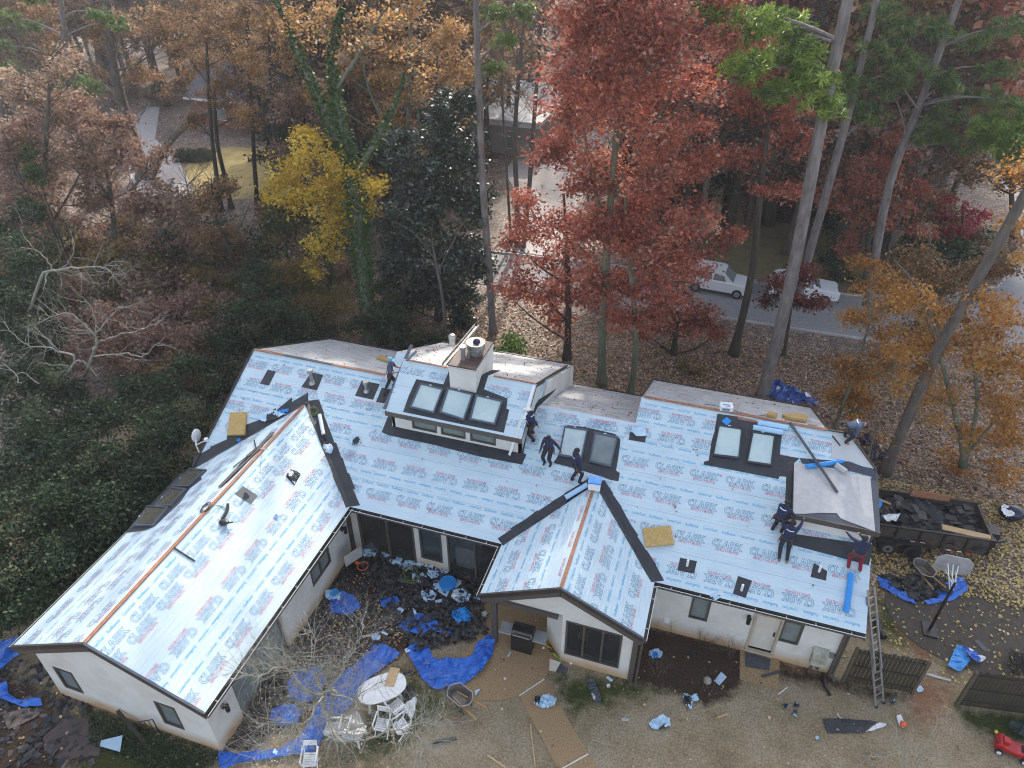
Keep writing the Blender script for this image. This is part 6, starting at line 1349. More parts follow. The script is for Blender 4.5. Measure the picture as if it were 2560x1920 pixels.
def car(label, x, y, rz, paint, h=1.75):
    t = thing('parked_car', label, 'car', (0, 0, 0)); b = MB()
    lo = [(-2.25, .35), (-2.3, .62), (-2.2, .95), (-1.0, 1.06), (1.9, 1.05), (2.28, .95), (2.3, .4), (2.2, .3), (-2.1, .3)]; k = len(lo)
    b.add([(x_, -.9, z) for x_, z in lo] + [(x_, .9, z) for x_, z in lo], [tuple(range(k)), tuple(reversed(range(k, 2 * k)))] + [(i, k + i, k + (i + 1) % k, (i + 1) % k) for i in range(k)]); o = b.build('body', paint, t); bv = o.modifiers.new('b', 'BEVEL'); bv.width = .09; bv.segments = 3
    b = MB(); up_ = [(-1.0, 1.04), (-.35, h - .1), (-.1, h), (1.7, h), (1.95, h - .12), (2.12, 1.04)]; k = len(up_)
    b.add([(x_, -.82 + .1 * (z > 1.2), z) for x_, z in up_] + [(x_, .82 - .1 * (z > 1.2), z) for x_, z in up_], [tuple(range(k)), tuple(reversed(range(k, 2 * k)))] + [(i, k + i, k + (i + 1) % k, (i + 1) % k) for i in range(k)]); b.build('cabin', paint, t)
    for sy in (-1, 1):
        for xa, xb in ((-.55, .35), (.45, 1.2), (1.28, 1.85)): b = MB(); b.add([(xa, sy * .825, 1.1), (xb, sy * .825, 1.1), (xb - .05, sy * .735, h - .15), (xa + (.25 if xa < 0 else .03), sy * .735, h - .15)], [(0, 1, 2, 3)]); b.build('side_window', M['greyglass'], t)
        for xw in (-1.4, 1.45): b = MB(); b.disc((xw, sy * .84, .34), .34, .2, 20, axis='y'); w_ = b.build('wheel', 'rubber', t); b = MB(); b.disc((xw, sy * .86, .34), .2, .21, 14, axis='y'); b.build('rim', 'steel', w_)
        b = MB(); b.box((-2.27, sy * .65, .8), (.06, .3, .14)); b.build('headlight', 'plastic', t); b = MB(); b.box((2.28, sy * .72, .85), (.05, .2, .22)); b.build('tail_light', 'red', t)
    b = MB(); b.add([(-1.02, -.72, 1.09), (-1.02, .72, 1.09), (-.37, .66, h - .1), (-.37, -.66, h - .1)], [(0, 1, 2, 3)]); b.build('windscreen', M['greyglass'], t)
    t.location = (x, y, .04); t.rotation_euler = (0, 0, rz); return t
CARW = mat('white_car_paint', (.78, .78, .78), (.74, .74, .74), .15, 2)
car('white sport utility car on the street behind the red oaks', .0, 47.4, radians(175), CARW); car('white car behind the maroon tree on the street', 5.6, 48.2, radians(184), CARW, 1.55)

for lab, x, y_, w, d_, h_ in (('pale blue dust-sheeted sofa behind the narrow courtyard window', -9.5, 19.0, 1.7, .8, .85), ('tall white dust-sheeted cabinet behind the right courtyard door', -8.0, 18.9, 1.0, .7, 1.25)):
    b = MB(); b.bx(x - w / 2, x + w / 2, y_ - d_ / 2, y_ + d_ / 2, .07, h_); b.bx(x - w / 2 + .04, x + w / 2 - .04, y_ + d_ * .1, y_ + d_ / 2 + .02, h_, h_ + .25); o = b.build('covered_furniture', 'ltblue' if x < -9 else 'plastic', None, base=(x, y_, .07)); bv = o.modifiers.new('b', 'BEVEL'); bv.width = .08; bv.segments = 3; tag(o, lab, 'furniture')
t = thing('wooden_chair', 'yellow wooden chair seen through the gable window', 'chair', (-2.5, 16.6, .06)); b = MB(); b.disc((-2.5, 16.6, .48), .22, .04, 14); b.build('seat', 'ply', t)
b = MB(); b.tube([(-2.5 + .2 * cos(a), 16.78, .5 + .5 * sin(a)) for a in np.linspace(0, pi, 9)], .02, 6)
for dx in (-.1, 0, .1): b.tube([(-2.5 + dx, 16.78, .5), (-2.5 + dx, 16.8, .95)], .012, 5)
b.build('backrest', 'ply', t)
for dx in (-.15, .15):
    for dy in (-.14, .14): b = MB(); b.tube([(-2.5 + dx, 16.6 + dy, .46), (-2.5 + dx * 1.3, 16.6 + dy * 1.3, .06)], .018, 6); b.build('leg', 'ply', t)
# ------------------------------------------------------------------ trees and shrubs
def barkmat(n, c, c2): return mat(n, c, c2, .9, 4, .6, 18, stretch=(1, 1, .3))
M['bark'] = barkmat('grey_brown_bark', (.15, .125, .105), (.06, .048, .04))
M['bark_d'] = barkmat('dark_bark', (.075, .058, .045), (.03, .024, .02))
M['bark_p'] = barkmat('pale_lichen_bark', (.38, .37, .32), (.20, .19, .15))
M['bark_g'] = barkmat('green_lichen_bark', (.17, .19, .13), (.08, .08, .055))
M['bark_pine'] = barkmat('pine_bark', (.24, .215, .205), (.11, .09, .08))
LM = {
 'red': leafmat('red_leaves', [(0, (.15, .055, .042)), (.35, (.36, .10, .07)), (.7, (.52, .165, .10)), (.9, (.56, .25, .17)), (1, (.58, .38, .29))]),
 'maroon': leafmat('maroon_leaves', [(0, (.07, .018, .018)), (.6, (.19, .04, .035)), (1, (.32, .12, .10))]),
 'crimson': leafmat('crimson_leaves', [(0, (.20, .015, .03)), (.6, (.50, .05, .08)), (1, (.60, .22, .2))]),
 'orange': leafmat('orange_leaves', [(0, (.20, .085, .022)), (.5, (.48, .22, .045)), (1, (.62, .38, .13))]),
 'yellow': leafmat('yellow_leaves', [(0, (.30, .19, .02)), (.5, (.60, .41, .035)), (1, (.74, .56, .11))]),
 'gold': leafmat('gold_orange_leaves', [(0, (.16, .085, .04)), (.3, (.38, .19, .075)), (.5, (.54, .33, .09)), (.75, (.50, .27, .14)), (1, (.66, .52, .36))]),
 'rust': leafmat('rust_brown_leaves', [(0, (.09, .052, .025)), (.5, (.26, .145, .065)), (.85, (.38, .22, .11)), (1, (.50, .36, .22))]),
 'pinkbrown': leafmat('pink_brown_leaves', [(0, (.14, .078, .055)), (.5, (.33, .195, .14)), (1, (.48, .33, .25))]),
 'tan': leafmat('tan_half_dry_leaves', [(0, (.17, .105, .07)), (.5, (.36, .235, .16)), (1, (.54, .41, .31))]),
 'olive': leafmat('olive_brown_leaves', [(0, (.06, .055, .02)), (.5, (.20, .15, .05)), (1, (.36, .24, .09))]),
 'green': leafmat('dark_evergreen_leaves', [(0, (.012, .024, .011)), (.5, (.034, .060, .024)), (.85, (.07, .105, .045)), (1, (.16, .15, .075))], .22, .5, .25),
 'magnolia': leafmat('glossy_magnolia_leaves', [(0, (.010, .024, .014)), (.6, (.03, .055, .03)), (1, (.07, .09, .05))], .1, .3, .65),
 'ivy': leafmat('ivy_leaves', [(0, (.018, .045, .010)), (.6, (.05, .105, .022)), (1, (.10, .17, .045))], .2, .4),
 'bright': leafmat('bright_green_leaves', [(0, (.04, .09, .015)), (.6, (.11, .21, .03)), (1, (.2, .3, .07))]),
 'needle': leafmat('pine_needles', [(0, (.04, .075, .022)), (.6, (.12, .18, .05)), (1, (.26, .30, .10))], .3, .5),
 'needle_y': leafmat('light_pine_needles', [(0, (.05, .10, .02)), (.6, (.17, .26, .04)), (1, (.34, .42, .08))], .3, .5),
 'litterleaf': leafmat('fallen_leaves', [(0, (.14, .075, .04)), (.4, (.36, .21, .12)), (.75, (.52, .36, .22)), (1, (.66, .52, .38))], .1, .5),
 'yellowfall': leafmat('yellow_fallen_leaves', [(0, (.30, .17, .05)), (.5, (.55, .40, .13)), (1, (.68, .56, .30))], .1, .5),
 'redfall': leafmat('red_fallen_leaves', [(0, (.14, .03, .03)), (.6, (.34, .07, .06)), (1, (.45, .22, .15))], .1, .5),
}
def quads(c, size, aspect=.6, up=.35, axis=None):
    """diamond leaves: centres c (n,3), sizes (n,)"""
    n = len(c)
    nr = RNG.standard_normal((n, 3)); nr[:, 2] = np.abs(nr[:, 2]) + up
    nr /= np.linalg.norm(nr, axis=1)[:, None]
    a = RNG.standard_normal((n, 3)) if axis is None else axis
    a = a - nr * (a * nr).sum(1)[:, None]; a /= np.linalg.norm(a, axis=1)[:, None] + 1e-9
    b = np.cross(nr, a)
    s = size[:, None]
    fold = nr * s * .12
    return np.stack([c - a * s * .5, c + b * s * aspect * .5 + fold, c + a * s * .5, c - b * s * aspect * .5 + fold], 1)
def leaf_mesh(name, Q, tint, m):
    n = len(Q); me = np_mesh(name, Q.reshape(-1, 3), np.arange(4 * n).reshape(n, 4))
    at_ = me.attributes.new('tint', 'FLOAT', 'FACE'); at_.data.foreach_set('value', tint.astype(np.float32))
    me.materials.append(m); return me
def leaf_obj(name, Q, tint, m, parent=None):
    if parent is not None: Q = Q - np.array(parent_base(parent))
    o = bpy.data.objects.new(name, leaf_mesh(name, Q, tint, LM[m] if isinstance(m, str) else m)); COL.objects.link(o)
    if parent is not None: o.parent = parent
    return o
DM = 2.3
def blob_leaves(blobs, dens, size, cl=.55, shell=.5):
    """clumped foliage: returns leaf centres, tints and the clump centres"""
    cs, ts, cc = [], [], []
    for c, r in blobs:
        r = np.array(r if hasattr(r, '__len__') else (r, r, r * .85), float)
        k = max(4, int(5.5 * r[0] * r[1]))
        d = RNG.standard_normal((k, 3)); d /= np.linalg.norm(d, axis=1)[:, None]
        p = np.array(c) + d * r * (RNG.random((k, 1)) ** shell)
        cc.append(p)
        n = int(DM * dens * 300 * r[0] * r[1] * (.2 / size) ** 2 * RNG.uniform(.85, 1.15))
        w = RNG.random(k) ** 1.5 + .15; w /= w.sum()
        i = RNG.choice(k, n, p=w); ct = RNG.normal(0, .2, k)
        off = RNG.standard_normal((n, 3)) * np.array((cl, cl, cl * .6)) * (.5 + .22 * r.mean())
        cs.append(p[i] + off); ts.append(np.clip(.5 + ct[i] + RNG.normal(0, .2, n), 0, 1))
    return np.concatenate(cs), np.concatenate(ts), cc
def bend(a, c, r0, r1, up=.25, n=6, wob=.06):
    a, c = Vector(a), Vector(c); L_ = (c - a).length; pts, rs = [], []
    j = Vector((random.uniform(-1, 1), random.uniform(-1, 1), random.uniform(-.3, .3))) * L_ * wob
    for i in range(n + 1):
        t = i / n; p = a.lerp(c, t) + Vector((0, 0, 1)) * (sin(pi * t) * -L_ * up * .4 if up < 0 else -sin(pi * t) * L_ * up * .25) + j * sin(pi * t)
        pts.append(p); rs.append(r0 + (r1 - r0) * t ** .8)
    return pts, rs
def trunk_point(paths, c, drop=.6):
    best = None
    for pts, rs in paths:
        for i in range(len(pts) - 1):
            for t in (0, .33, .66):
                p = Vector(pts[i]).lerp(Vector(pts[i + 1]), t); h = sqrt((p.x - c[0]) ** 2 + (p.y - c[1]) ** 2)
                want = c[2] - drop * h
                s = abs(p.z - want) + h * .5 + (3 if p.z > c[2] else 0)
                if best is None or s < best[0]: best = (s, p, rs[i] + (rs[i + 1] - rs[i]) * t)
    return best[1], best[2]
def grow(b, p, d, ln, r, depth, tips=None, spread=.6, up=.15):
    pts, rs = [Vector(p)], [r]; q = Vector(p); d = Vector(d).normalized(); n = 4
    for i in range(n):
        d = (d + Vector((random.gauss(0, .16), random.gauss(0, .16), random.gauss(up * .3, .12)))).normalized()
        q = q + d * ln / n; pts.append(q); rs.append(r * (1 - .55 * (i + 1) / n))
    b.tube(pts, rs, 6 if depth > 2 else (4 if depth > 1 else 3), cap=False)
    if depth <= 0: return
    for k in range(random.choice((2, 3, 3, 4)) if depth > 1 else 3):
        i = random.randint(2, n); a = random.uniform(0, 2 * pi); o = d.orthogonal().normalized(); o = o * cos(a) + d.cross(o) * sin(a)
        grow(b, pts[i], (d + o * random.uniform(.4, 1.1) * spread * 1.4 + Vector((0, 0, up))).normalized(), ln * random.uniform(.55, .8), rs[i] * .62, depth - 1, None, spread, up)
def twiggy(pts, n, ln, r, depth=2, lo=.35):
    """fine bare twigs along a trunk"""
    def f(b):
        P_ = cr(pts, 6)
        for _ in range(n):
            k = int(len(P_) * random.uniform(lo, .99)); p = P_[min(k, len(P_) - 1)]; a = random.uniform(0, 2 * pi)
            grow(b, p, (cos(a), sin(a), random.uniform(.1, .9)), ln * random.uniform(.5, 1.2), r, depth, None, .55, .15)
    return f
def tree(name, label, cat, paths, blobs, leaf, size=.2, dens=1.0, bark='bark', group=None, twig=.02, cl=.43, aspect=.62, shell=.5, ivy=None, sides=8, extra=None):
    """paths: list of (points, radii); the first begins on the ground"""
    base = Vector(paths[0][0][0]); t = thing(name, label, cat, (base.x, base.y, 0), group)
    b = MB()
    for i, (p, r) in enumerate(paths):
        pp = cr(p, 5); k = np.linspace(0, len(r) - 1, len(pp)); rr = list(np.interp(k, range(len(r)), r))
        if i == 0: rr[0] *= 1.7; rr[1] *= 1.25; pp[0] = pp[0] + Vector((0, 0, -.25))
        b.tube(pp, rr, sides)
    if blobs:
        C_, T_, cc = blob_leaves(blobs, dens, size, cl, shell)
        for (c, r), ps in zip(blobs, cc):
            s, sr = trunk_point(paths, c)
            r0 = min(sr * .55, .05 + .035 * (r if not hasattr(r, '__len__') else r[0]))
            lp, lr = bend(s, c, r0, twig * 1.3); b.tube(lp, lr, 5, cap=False)
            for p in ps[: 26]:
                q = lp[random.randint(2, len(lp) - 1)]
                tp_, tr = bend(q, p, twig * .85, twig * .35, n=3, wob=.18); b.tube(tp_, tr, 3, cap=False)
    if extra: extra(b)
    b.build('trunk', bark, t, smooth=True, fix=False)
    if blobs:
        leaf_obj('crown', quads(C_, size * RNG.uniform(.45, 1.6, len(C_)), aspect), T_, leaf, t)
    if ivy:
        cs = []
        for pts, rad, n in ivy:
            pp = np.array([tuple(v) for v in cr(pts, 6)]); i = RNG.integers(0, len(pp) - 1, n); k = RNG.random((n, 1))
            d = RNG.standard_normal((n, 3)); d /= np.linalg.norm(d, axis=1)[:, None]
            rr = np.interp(i, np.linspace(0, len(pp) - 1, len(rad)), rad)[:, None]
            cs.append(pp[i] * (1 - k) + pp[i + 1] * k + d * rr * RNG.uniform(.55, 1.25, (n, 1)))
        c = np.concatenate(cs); leaf_obj('ivy', quads(c, .17 * RNG.uniform(.6, 1.4, len(c)), .8), np.clip(RNG.normal(.5, .22, len(c)), 0, 1), 'ivy', t)
    return t
def pth(y, *px, top=None):
    """trunk drawn in the photograph's pixels (2212 wide), lifted to the upright plane y = const"""
    return [Vector(aty(fu(*q), y)) for q in px]
def gb(q): p = at(fu(*q)); return float(p[1])
def bl(y, *s, dy=0): return [(aty(fu(a, c), y + random.uniform(-1, 1) * r * .6 + dy), r) for a, c, r in s]
NEARR = 'red oaks behind the house'
y = gb((1300, 830))
tree('red_oak', 'tallest red oak with its broad crown filling the top of the wood behind the house', 'tree',
     [(pth(y, (1300, 830), (1302, 700), (1312, 520), (1330, 300), (1342, 90), (1345, -80)), (.24, .22, .19, .14, .08, .04)), (pth(y, (1312, 520), (1270, 330), (1245, 160)), (.12, .07, .03)), (pth(y, (1320, 420), (1420, 260), (1470, 120)), (.12, .07, .03))],
     bl(y, (1340, 60, 2.5), (1250, 120, 2.0), (1430, 100, 2.2), (1222, 250, 1.8), (1345, 230, 2.3), (1480, 220, 2.0), (1285, 370, 2.0), (1420, 360, 2.0), (1190, 330, 1.3), (1370, -70, 2.4), (1500, 350, 1.3), (1260, -20, 1.8), (1490, 30, 1.8), (1350, 450, 1.7)), 'red', .175, .9, 'bark_g')
y = gb((1362, 850))
tree('red_oak', 'slim red oak with pale green lichened trunk closest to the rear eave', 'tree', [(pth(y, (1362, 850), (1373, 760), (1368, 640), (1352, 520), (1350, 420)), (.17, .16, .13, .09, .04))],
     bl(y, (1400, 520, 2.0), (1300, 500, 1.9), (1350, 600, 1.8), (1455, 560, 2.0), (1300, 600, 1.5), (1400, 690, 1.2), (1420, 650, 1.4), (1500, 480, 1.3), (1330, 690, 1.0)), 'red', .18, .62, 'bark_g', group=None)
y = gb((1225, 775))
tree('red_oak', 'red oak with drooping lower boughs left of the tallest red oak', 'tree', [(pth(y, (1225, 775), (1228, 650), (1225, 540), (1218, 420)), (.22, .18, .13, .05))],
     bl(y, (1160, 470, 1.7), (1215, 560, 1.8), (1275, 640, 1.6), (1140, 600, 1.5), (1180, 640, 1.4), (1240, 480, 1.5), (1205, 690, 1.2), (1110, 520, 1.0), (1260, 520, 1.3), (1100, 640, 1.0)), 'red', .18, .58, 'bark_d')
y = gb((1456, 765))
tree('red_oak', 'low spreading red oak hanging over the street by the white car', 'tree', [(pth(y, (1456, 765), (1460, 690), (1466, 600), (1480, 520)), (.18, .15, .1, .04))],
     bl(y, (1490, 600, 1.6), (1500, 690, 1.3), (1445, 695, 1.5), (1480, 500, 1.7), (1420, 620, 1.4), (1560, 530, 1.2), (1550, 720, .8), (1500, 690, 1.2), (1395, 720, .9)), 'red', .18, .58, 'bark_d')
y = gb((1585, 765))
tree('red_oak', 'dark-trunked orange-red oak leaning beside the two tall pines', 'tree', [(pth(y, (1585, 765), (1622, 600), (1640, 440), (1655, 300), (1668, 120)), (.24, .2, .16, .11, .05))],
     bl(y, (1600, 200, 1.6), (1690, 230, 1.5), (1640, 120, 1.7), (1720, 300, 1.3), (1600, 60, 1.6), (1610, 330, 1.2), (1690, 400, 1.2), (1560, 120, 1.4), (1740, 180, 1.2)), 'red', .19, .7, 'bark_d')
y = gb((1693, 768))
tree('maroon_maple', 'small maroon-leaved tree in front of the car by the street', 'tree', [(pth(y, (1693, 768), (1704, 700), (1712, 640), (1720, 590)), (.11, .09, .06, .03))],
     bl(y, (1690, 610, 1.1), (1745, 600, 1.0), (1720, 655, .9), (1660, 640, .7), (1770, 650, .7)), 'maroon', .17, .75, 'bark_d')
y = 50.0
tree('red_maple', 'orange-red maple across the street right of the tall pines', 'tree', [(pth(y, (1868, 640), (1875, 520), (1890, 400), (1905, 300)), (.22, .18, .12, .05))],
     bl(y, (1880, 380, 1.9), (1935, 320, 1.7), (1840, 440, 1.6), (1960, 420, 1.6), (1900, 480, 1.5), (1830, 530, 1.2), (1790, 420, 1.1), (1980, 500, 1.2)), 'red', .2, .7, 'bark_d')
y = 56.0
tree('crimson_maple', 'bright crimson maple beside the bend of the street', 'tree', [(pth(y, (2075, 560), (2078, 500), (2080, 440)), (.14, .11, .05))], bl(y, (2055, 455, 1.2), (2105, 475, 1.1), (2085, 500, 1.0), (2040, 490, .9)), 'crimson', .2, .9, 'bark_d')
# right foreground: thin orange trees
y = gb((1910, 1020))
tree('leaning_tree', 'tall leaning dark trunk with grey flaking bark beside the black trash bag', 'tree', [(pth(y, (1910, 1020), (1960, 905), (2010, 790), (2062, 690), (2125, 580), (2215, 420), (2290, 280)), (.26, .25, .24, .23, .22, .20, .16)), (pth(y, (2035, 740), (1980, 620), (1930, 560)), (.1, .05, .02))],
     bl(y, (2215, 520, 1.2), (2120, 640, 1.0), (2240, 380, 1.6)), 'orange', .15, .35, 'bark')
y2 = 31.5
tree('orange_beech', 'thin many-stemmed tree with sparse orange leaves right of the leaning trunk', 'tree',
     [(pth(y2, (2085, 1000), (2060, 880), (2030, 770), (1990, 660)), (.13, .11, .08, .03)), (pth(y2, (2085, 1000), (2110, 880), (2100, 760), (2075, 650)), (.1, .09, .07, .03)), (pth(y2, (2060, 880), (1960, 830), (1860, 800)), (.06, .04, .02)), (pth(y2, (2090, 980), (2160, 900), (2230, 860)), (.07, .05, .02))],
     bl(y2, (1985, 640, 1.3), (2080, 740, 1.3), (2150, 690, 1.3), (2150, 860, 1.2), (2030, 860, 1.2), (2190, 960, 1.1), (2100, 940, 1.0), (1940, 790, 1.2), (2170, 1020, .8), (2200, 780, 1.2), (2050, 700, 1.2), (2120, 780, 1.2), (1990, 740, 1.1), (2200, 880, 1.1), (2060, 1000, .8)), 'orange', .13, .55, 'bark_g', twig=.016)
y3 = 33.5
tree('orange_beech', 'mustard-leaved young tree between the navy tarps and the street', 'tree', [(pth(y3, (1800, 930), (1830, 850), (1860, 760), (1890, 650)), (.1, .09, .07, .03)), (pth(y3, (1815, 900), (1900, 850), (1950, 700)), (.06, .05, .02))],
     bl(y3, (1890, 700, 1.3), (1850, 800, 1.3), (1910, 800, 1.1), (1840, 880, 1.0), (1800, 850, .8), (1930, 650, 1.1), (1880, 600, 1.0), (1950, 740, 1.1), (1870, 870, 1.0)), 'orange', .13, .55, 'bark_g', twig=.016)
tree('bare_sapling', 'leafless grey sapling standing by the trailer behind the house corner', 'tree', [([Vector((7.6, 27.2, 0)), Vector((7.7, 27.3, 2)), Vector((7.5, 27.2, 4)), Vector((7.3, 27.3, 5.6))], (.07, .055, .035, .012))],
     bl(27.5, (1880, 960, .7), (1850, 930, .7)), 'orange', .1, .12, 'bark')
y5 = 37.0
tree('brown_beech', 'thin rust-brown tree between the mustard tree and the street bend', 'tree', [(pth(y5, (1985, 800), (1990, 700), (2000, 600), (2010, 500)), (.12, .1, .07, .03)), (pth(y5, (1990, 700), (2050, 620), (2110, 580)), (.06, .04, .02))],
     bl(y5, (1990, 560, 1.4), (2060, 600, 1.4), (1940, 620, 1.3), (2110, 620, 1.3), (2020, 680, 1.2), (2150, 560, 1.2), (1960, 690, 1.0)), 'rust', .14, .6, 'bark_g', twig=.016)
tree('brown_beech', 'rust-brown leafy tree at the right edge beyond the street', 'tree', [(pth(58.0, (2190, 520), (2185, 420), (2180, 320)), (.2, .16, .08))], bl(58.0, (2180, 330, 1.8), (2130, 380, 1.6), (2215, 400, 1.6), (2120, 300, 1.5), (2200, 250, 1.7)), 'rust', .19, .6, 'bark_d')
# pines
def needles(centres, r, n, leng=.46, w=.055):
    cs, ax = [], []
    for c in centres:
        k = max(6, int(n * 2.2)); d = RNG.standard_normal((k, 3)); d /= np.linalg.norm(d, axis=1)[:, None]
        tuf = np.array(c) + d * np.array((r * 1.35, r * 1.35, r * .6)) * RNG.random((k, 1)) ** .5
        for t in tuf:
            q = RNG.standard_normal((26, 3)) + np.array((0, 0, .55)); q /= np.linalg.norm(q, axis=1)[:, None]
            cs.append(t + q * leng * .45); ax.append(q)
    c = np.concatenate(cs); a = np.concatenate(ax)
    return quads(c, leng * RNG.uniform(.7, 1.2, len(c)), w / leng * 1.3, 0, a)
def pine(label, y, path, rad, tufts, r=1.0, n=15, m='needle', limbs=(), group=None):
    P_ = pth(y, *path); base = P_[0]; t = thing('pine_tree', label, 'tree', (base.x, base.y, 0), group); b = MB()
    pp = cr(P_, 5); rr = list(np.interp(np.linspace(0, len(rad) - 1, len(pp)), range(len(rad)), rad)); rr[0] *= 1.5; pp[0] = pp[0] + Vector((0, 0, -.3)); b.tube(pp, rr, 10)
    cs = [aty(fu(*q), y + random.uniform(-1.2, 1.2)) for q in tufts]
    for c in cs:
        s, sr = trunk_point([(P_, rad)], c, .15); lp, lr = bend(s, c, min(.09, sr * .5), .02, -.2); b.tube(lp, lr, 5, cap=False)
    for l in limbs: lp = cr(pth(y - .4, *l), 4); b.tube(lp, list(np.linspace(.07, .015, len(lp))), 5)
    b.build('trunk', 'bark_pine', t, smooth=True, fix=False)
    Q = needles(cs, r, n); leaf_obj('crown', Q, np.clip(np.repeat(RNG.normal(.5, .2, len(Q) // 26), 26) + RNG.normal(0, .12, len(Q) // 26 * 26), 0, 1), m, t)
    return t
y = gb((1645, 862))
pine('tall grey-barked pine whose straight trunk rises beside the blue tarp heap', y, ((1645, 862), (1692, 680), (1732, 490), (1777, 250), (1832, 0), (1858, -120)), (.33, .31, .29, .26, .22, .19),
     ((1600, 70), (1650, 50), (1690, 130), (1740, 175), (1780, 230), (1700, 60), (1560, 25), (1640, 140), (1600, 150), (1680, 200), (1730, 110), (1770, 170)), .85, 13, 'needle_y', limbs=(((1795, 90), (1740, 75), (1680, 110)),))
y = 45.0
pine('second tall pine, browner and just right of the grey pine', y, ((1725, 640), (1745, 560), (1790, 400), (1832, 250), (1880, 60), (1905, -60)), (.27, .26, .24, .21, .17, .14),
     ((1850, 150), (1900, 100), (1950, 60), (1920, 190), (1860, 230), (1800, 215), (1960, 150), (1900, 20), (1830, 190), (1880, 250)), .9, 12)
pine('pine with long bare lower limbs at the upper right', 47.0, ((1878, 650), (1900, 500), (1930, 370), (1985, 230), (2060, 30), (2095, -70)), (.28, .26, .24, .21, .17, .14),
     ((1960, 130), (2050, 180), (2100, 90), (2150, 150), (2000, 290), (2140, 270), (2190, 60), (2080, 310), (2010, 60), (2120, 210), (2180, 220), (2040, 250)), .9, 10, 'needle', limbs=(((1985, 240), (1950, 190), (1925, 165)), ((1975, 250), (2060, 262), (2180, 255)), ((1955, 290), (1945, 240), (1920, 190))))
pine('pine with thick green tufts at the far right edge', 44.0, ((2330, 640), (2350, 450), (2370, 250)), (.25, .22, .17), ((2140, 300), (2190, 290), (2215, 330), (2230, 250), (2180, 330), (2150, 270)), .8, 14, 'needle_y')
pine('pine at the far left corner with green needle clumps', 46.0, ((205, 520), (185, 380), (165, 250), (140, 80), (128, -40)), (.26, .24, .22, .18, .15), ((60, 60), (130, 160), (170, 175), (220, 30), (30, 150), (20, 40), (80, 0), (200, 200), (160, 200), (0, 100), (250, 50), (190, 185)), .85, 11)
y = gb((1065, 720))
pine('straight brown pine trunk between the magnolia and the red oaks', y, ((1065, 720), (1055, 560), (1043, 400), (1034, 200), (1028, 0), (1026, -100)), (.24, .22, .2, .17, .15, .13), ((1080, 30), (1010, -20), (1090, 90), (1130, 30), (1060, 150)), .6, 6, 'needle')
y = 50.0
tree('bare_tree', 'pair of bare grey trunks in front of the pale flat-roofed house', 'tree',
     [(pth(y, (1118, 540), (1116, 420), (1112, 300), (1122, 150), (1138, -20)), (.22, .2, .17, .13, .08)), (pth(y, (1130, 540), (1142, 420), (1152, 280), (1165, 100), (1172, -20)), (.2, .18, .15, .11, .07)), (pth(y, (1105, 540), (1095, 380), (1085, 200), (1090, 30)), (.12, .1, .08, .04))],
     bl(y, (1100, 60, 1.6), (1160, 100, 1.6), (1120, 200, 1.5), (1180, 30, 1.5), (1080, 150, 1.3), (1150, 330, 1.2)), 'rust', .13, .05, 'bark', twig=.028, extra=lambda b: [twiggy(pth(50.0, (1116, 420), (1112, 300), (1122, 150), (1138, -20)), 60, 2.4, .03, 3)(b), twiggy(pth(50.0, (1142, 420), (1152, 280), (1165, 100), (1172, -20)), 60, 2.4, .03, 3)(b)])
# centre
y = gb((950, 690))
tree('magnolia', 'dense glossy dark green magnolia behind the chimney', 'tree', [(pth(y, (950, 690), (945, 560), (940, 400), (940, 240), (945, 120)), (.28, .24, .17, .1, .04))],
     bl(y, (930, 620, 1.9), (880, 540, 1.8), (985, 540, 1.8), (920, 440, 2.0), (1000, 430, 1.5), (870, 650, 1.5), (1010, 640, 1.3), (940, 340, 1.7), (890, 330, 1.4), (1000, 320, 1.2), (955, 240, 1.3), (850, 590, 1.3), (900, 690, 1.3), (985, 680, 1.2), (1000, 230, 1.0), (860, 480, 1.4), (1020, 560, 1.3), (960, 600, 1.8), (850, 680, 1.2), (900, 400, 1.6), (1020, 470, 1.1)), 'magnolia', .24, 1.9, 'bark_d', cl=.5, aspect=.5)
tree('bare_tree', 'slender grey leafless trunk standing against the dark magnolia', 'tree', [(pth(y - 3, (962, 715), (955, 640), (940, 560), (932, 500)), (.11, .1, .07, .02)), (pth(y - 3, (945, 590), (990, 500), (1010, 470)), (.05, .03, .01)), (pth(y - 3, (940, 560), (890, 500), (850, 480)), (.05, .03, .01))], bl(y - 3, (930, 520, .9), (980, 500, .8)), 'rust', .1, .03, 'bark')
y = gb((720, 660))
tree('yellow_maple', 'bright yellow maple glowing left of the magnolia', 'tree', [(pth(y, (720, 660), (716, 600), (712, 500), (702, 400), (692, 300)), (.17, .16, .13, .09, .04))],
     bl(y, (735, 400, 1.5, ), (760, 450, 1.3), (690, 330, 1.5), (620, 380, 1.4), (755, 360, 1.4), (700, 430, 1.6), (635, 440, 1.1), (775, 440, 1.2), (705, 530, 1.2), (815, 405, .9), (655, 300, 1.0), (600, 430, .9), (740, 490, 1.1), (670, 580, .8), dy=-3), 'yellow', .18, .55, 'bark_d', ivy=[(pth(y, (720, 660), (716, 600), (712, 500)), (.28, .26, .2), 900)])
y = gb((800, 735))
iv = [pth(y, (800, 735), (790, 640), (780, 550), (770, 450), (758, 350)), pth(y, (758, 350), (705, 250), (655, 140), (610, 30), (570, -60)), pth(y, (755, 330), (728, 230), (718, 120), (740, 20)), pth(y, (765, 380), (815, 300), (850, 230), (875, 160)), pth(y, (720, 200), (780, 110), (830, 20))]
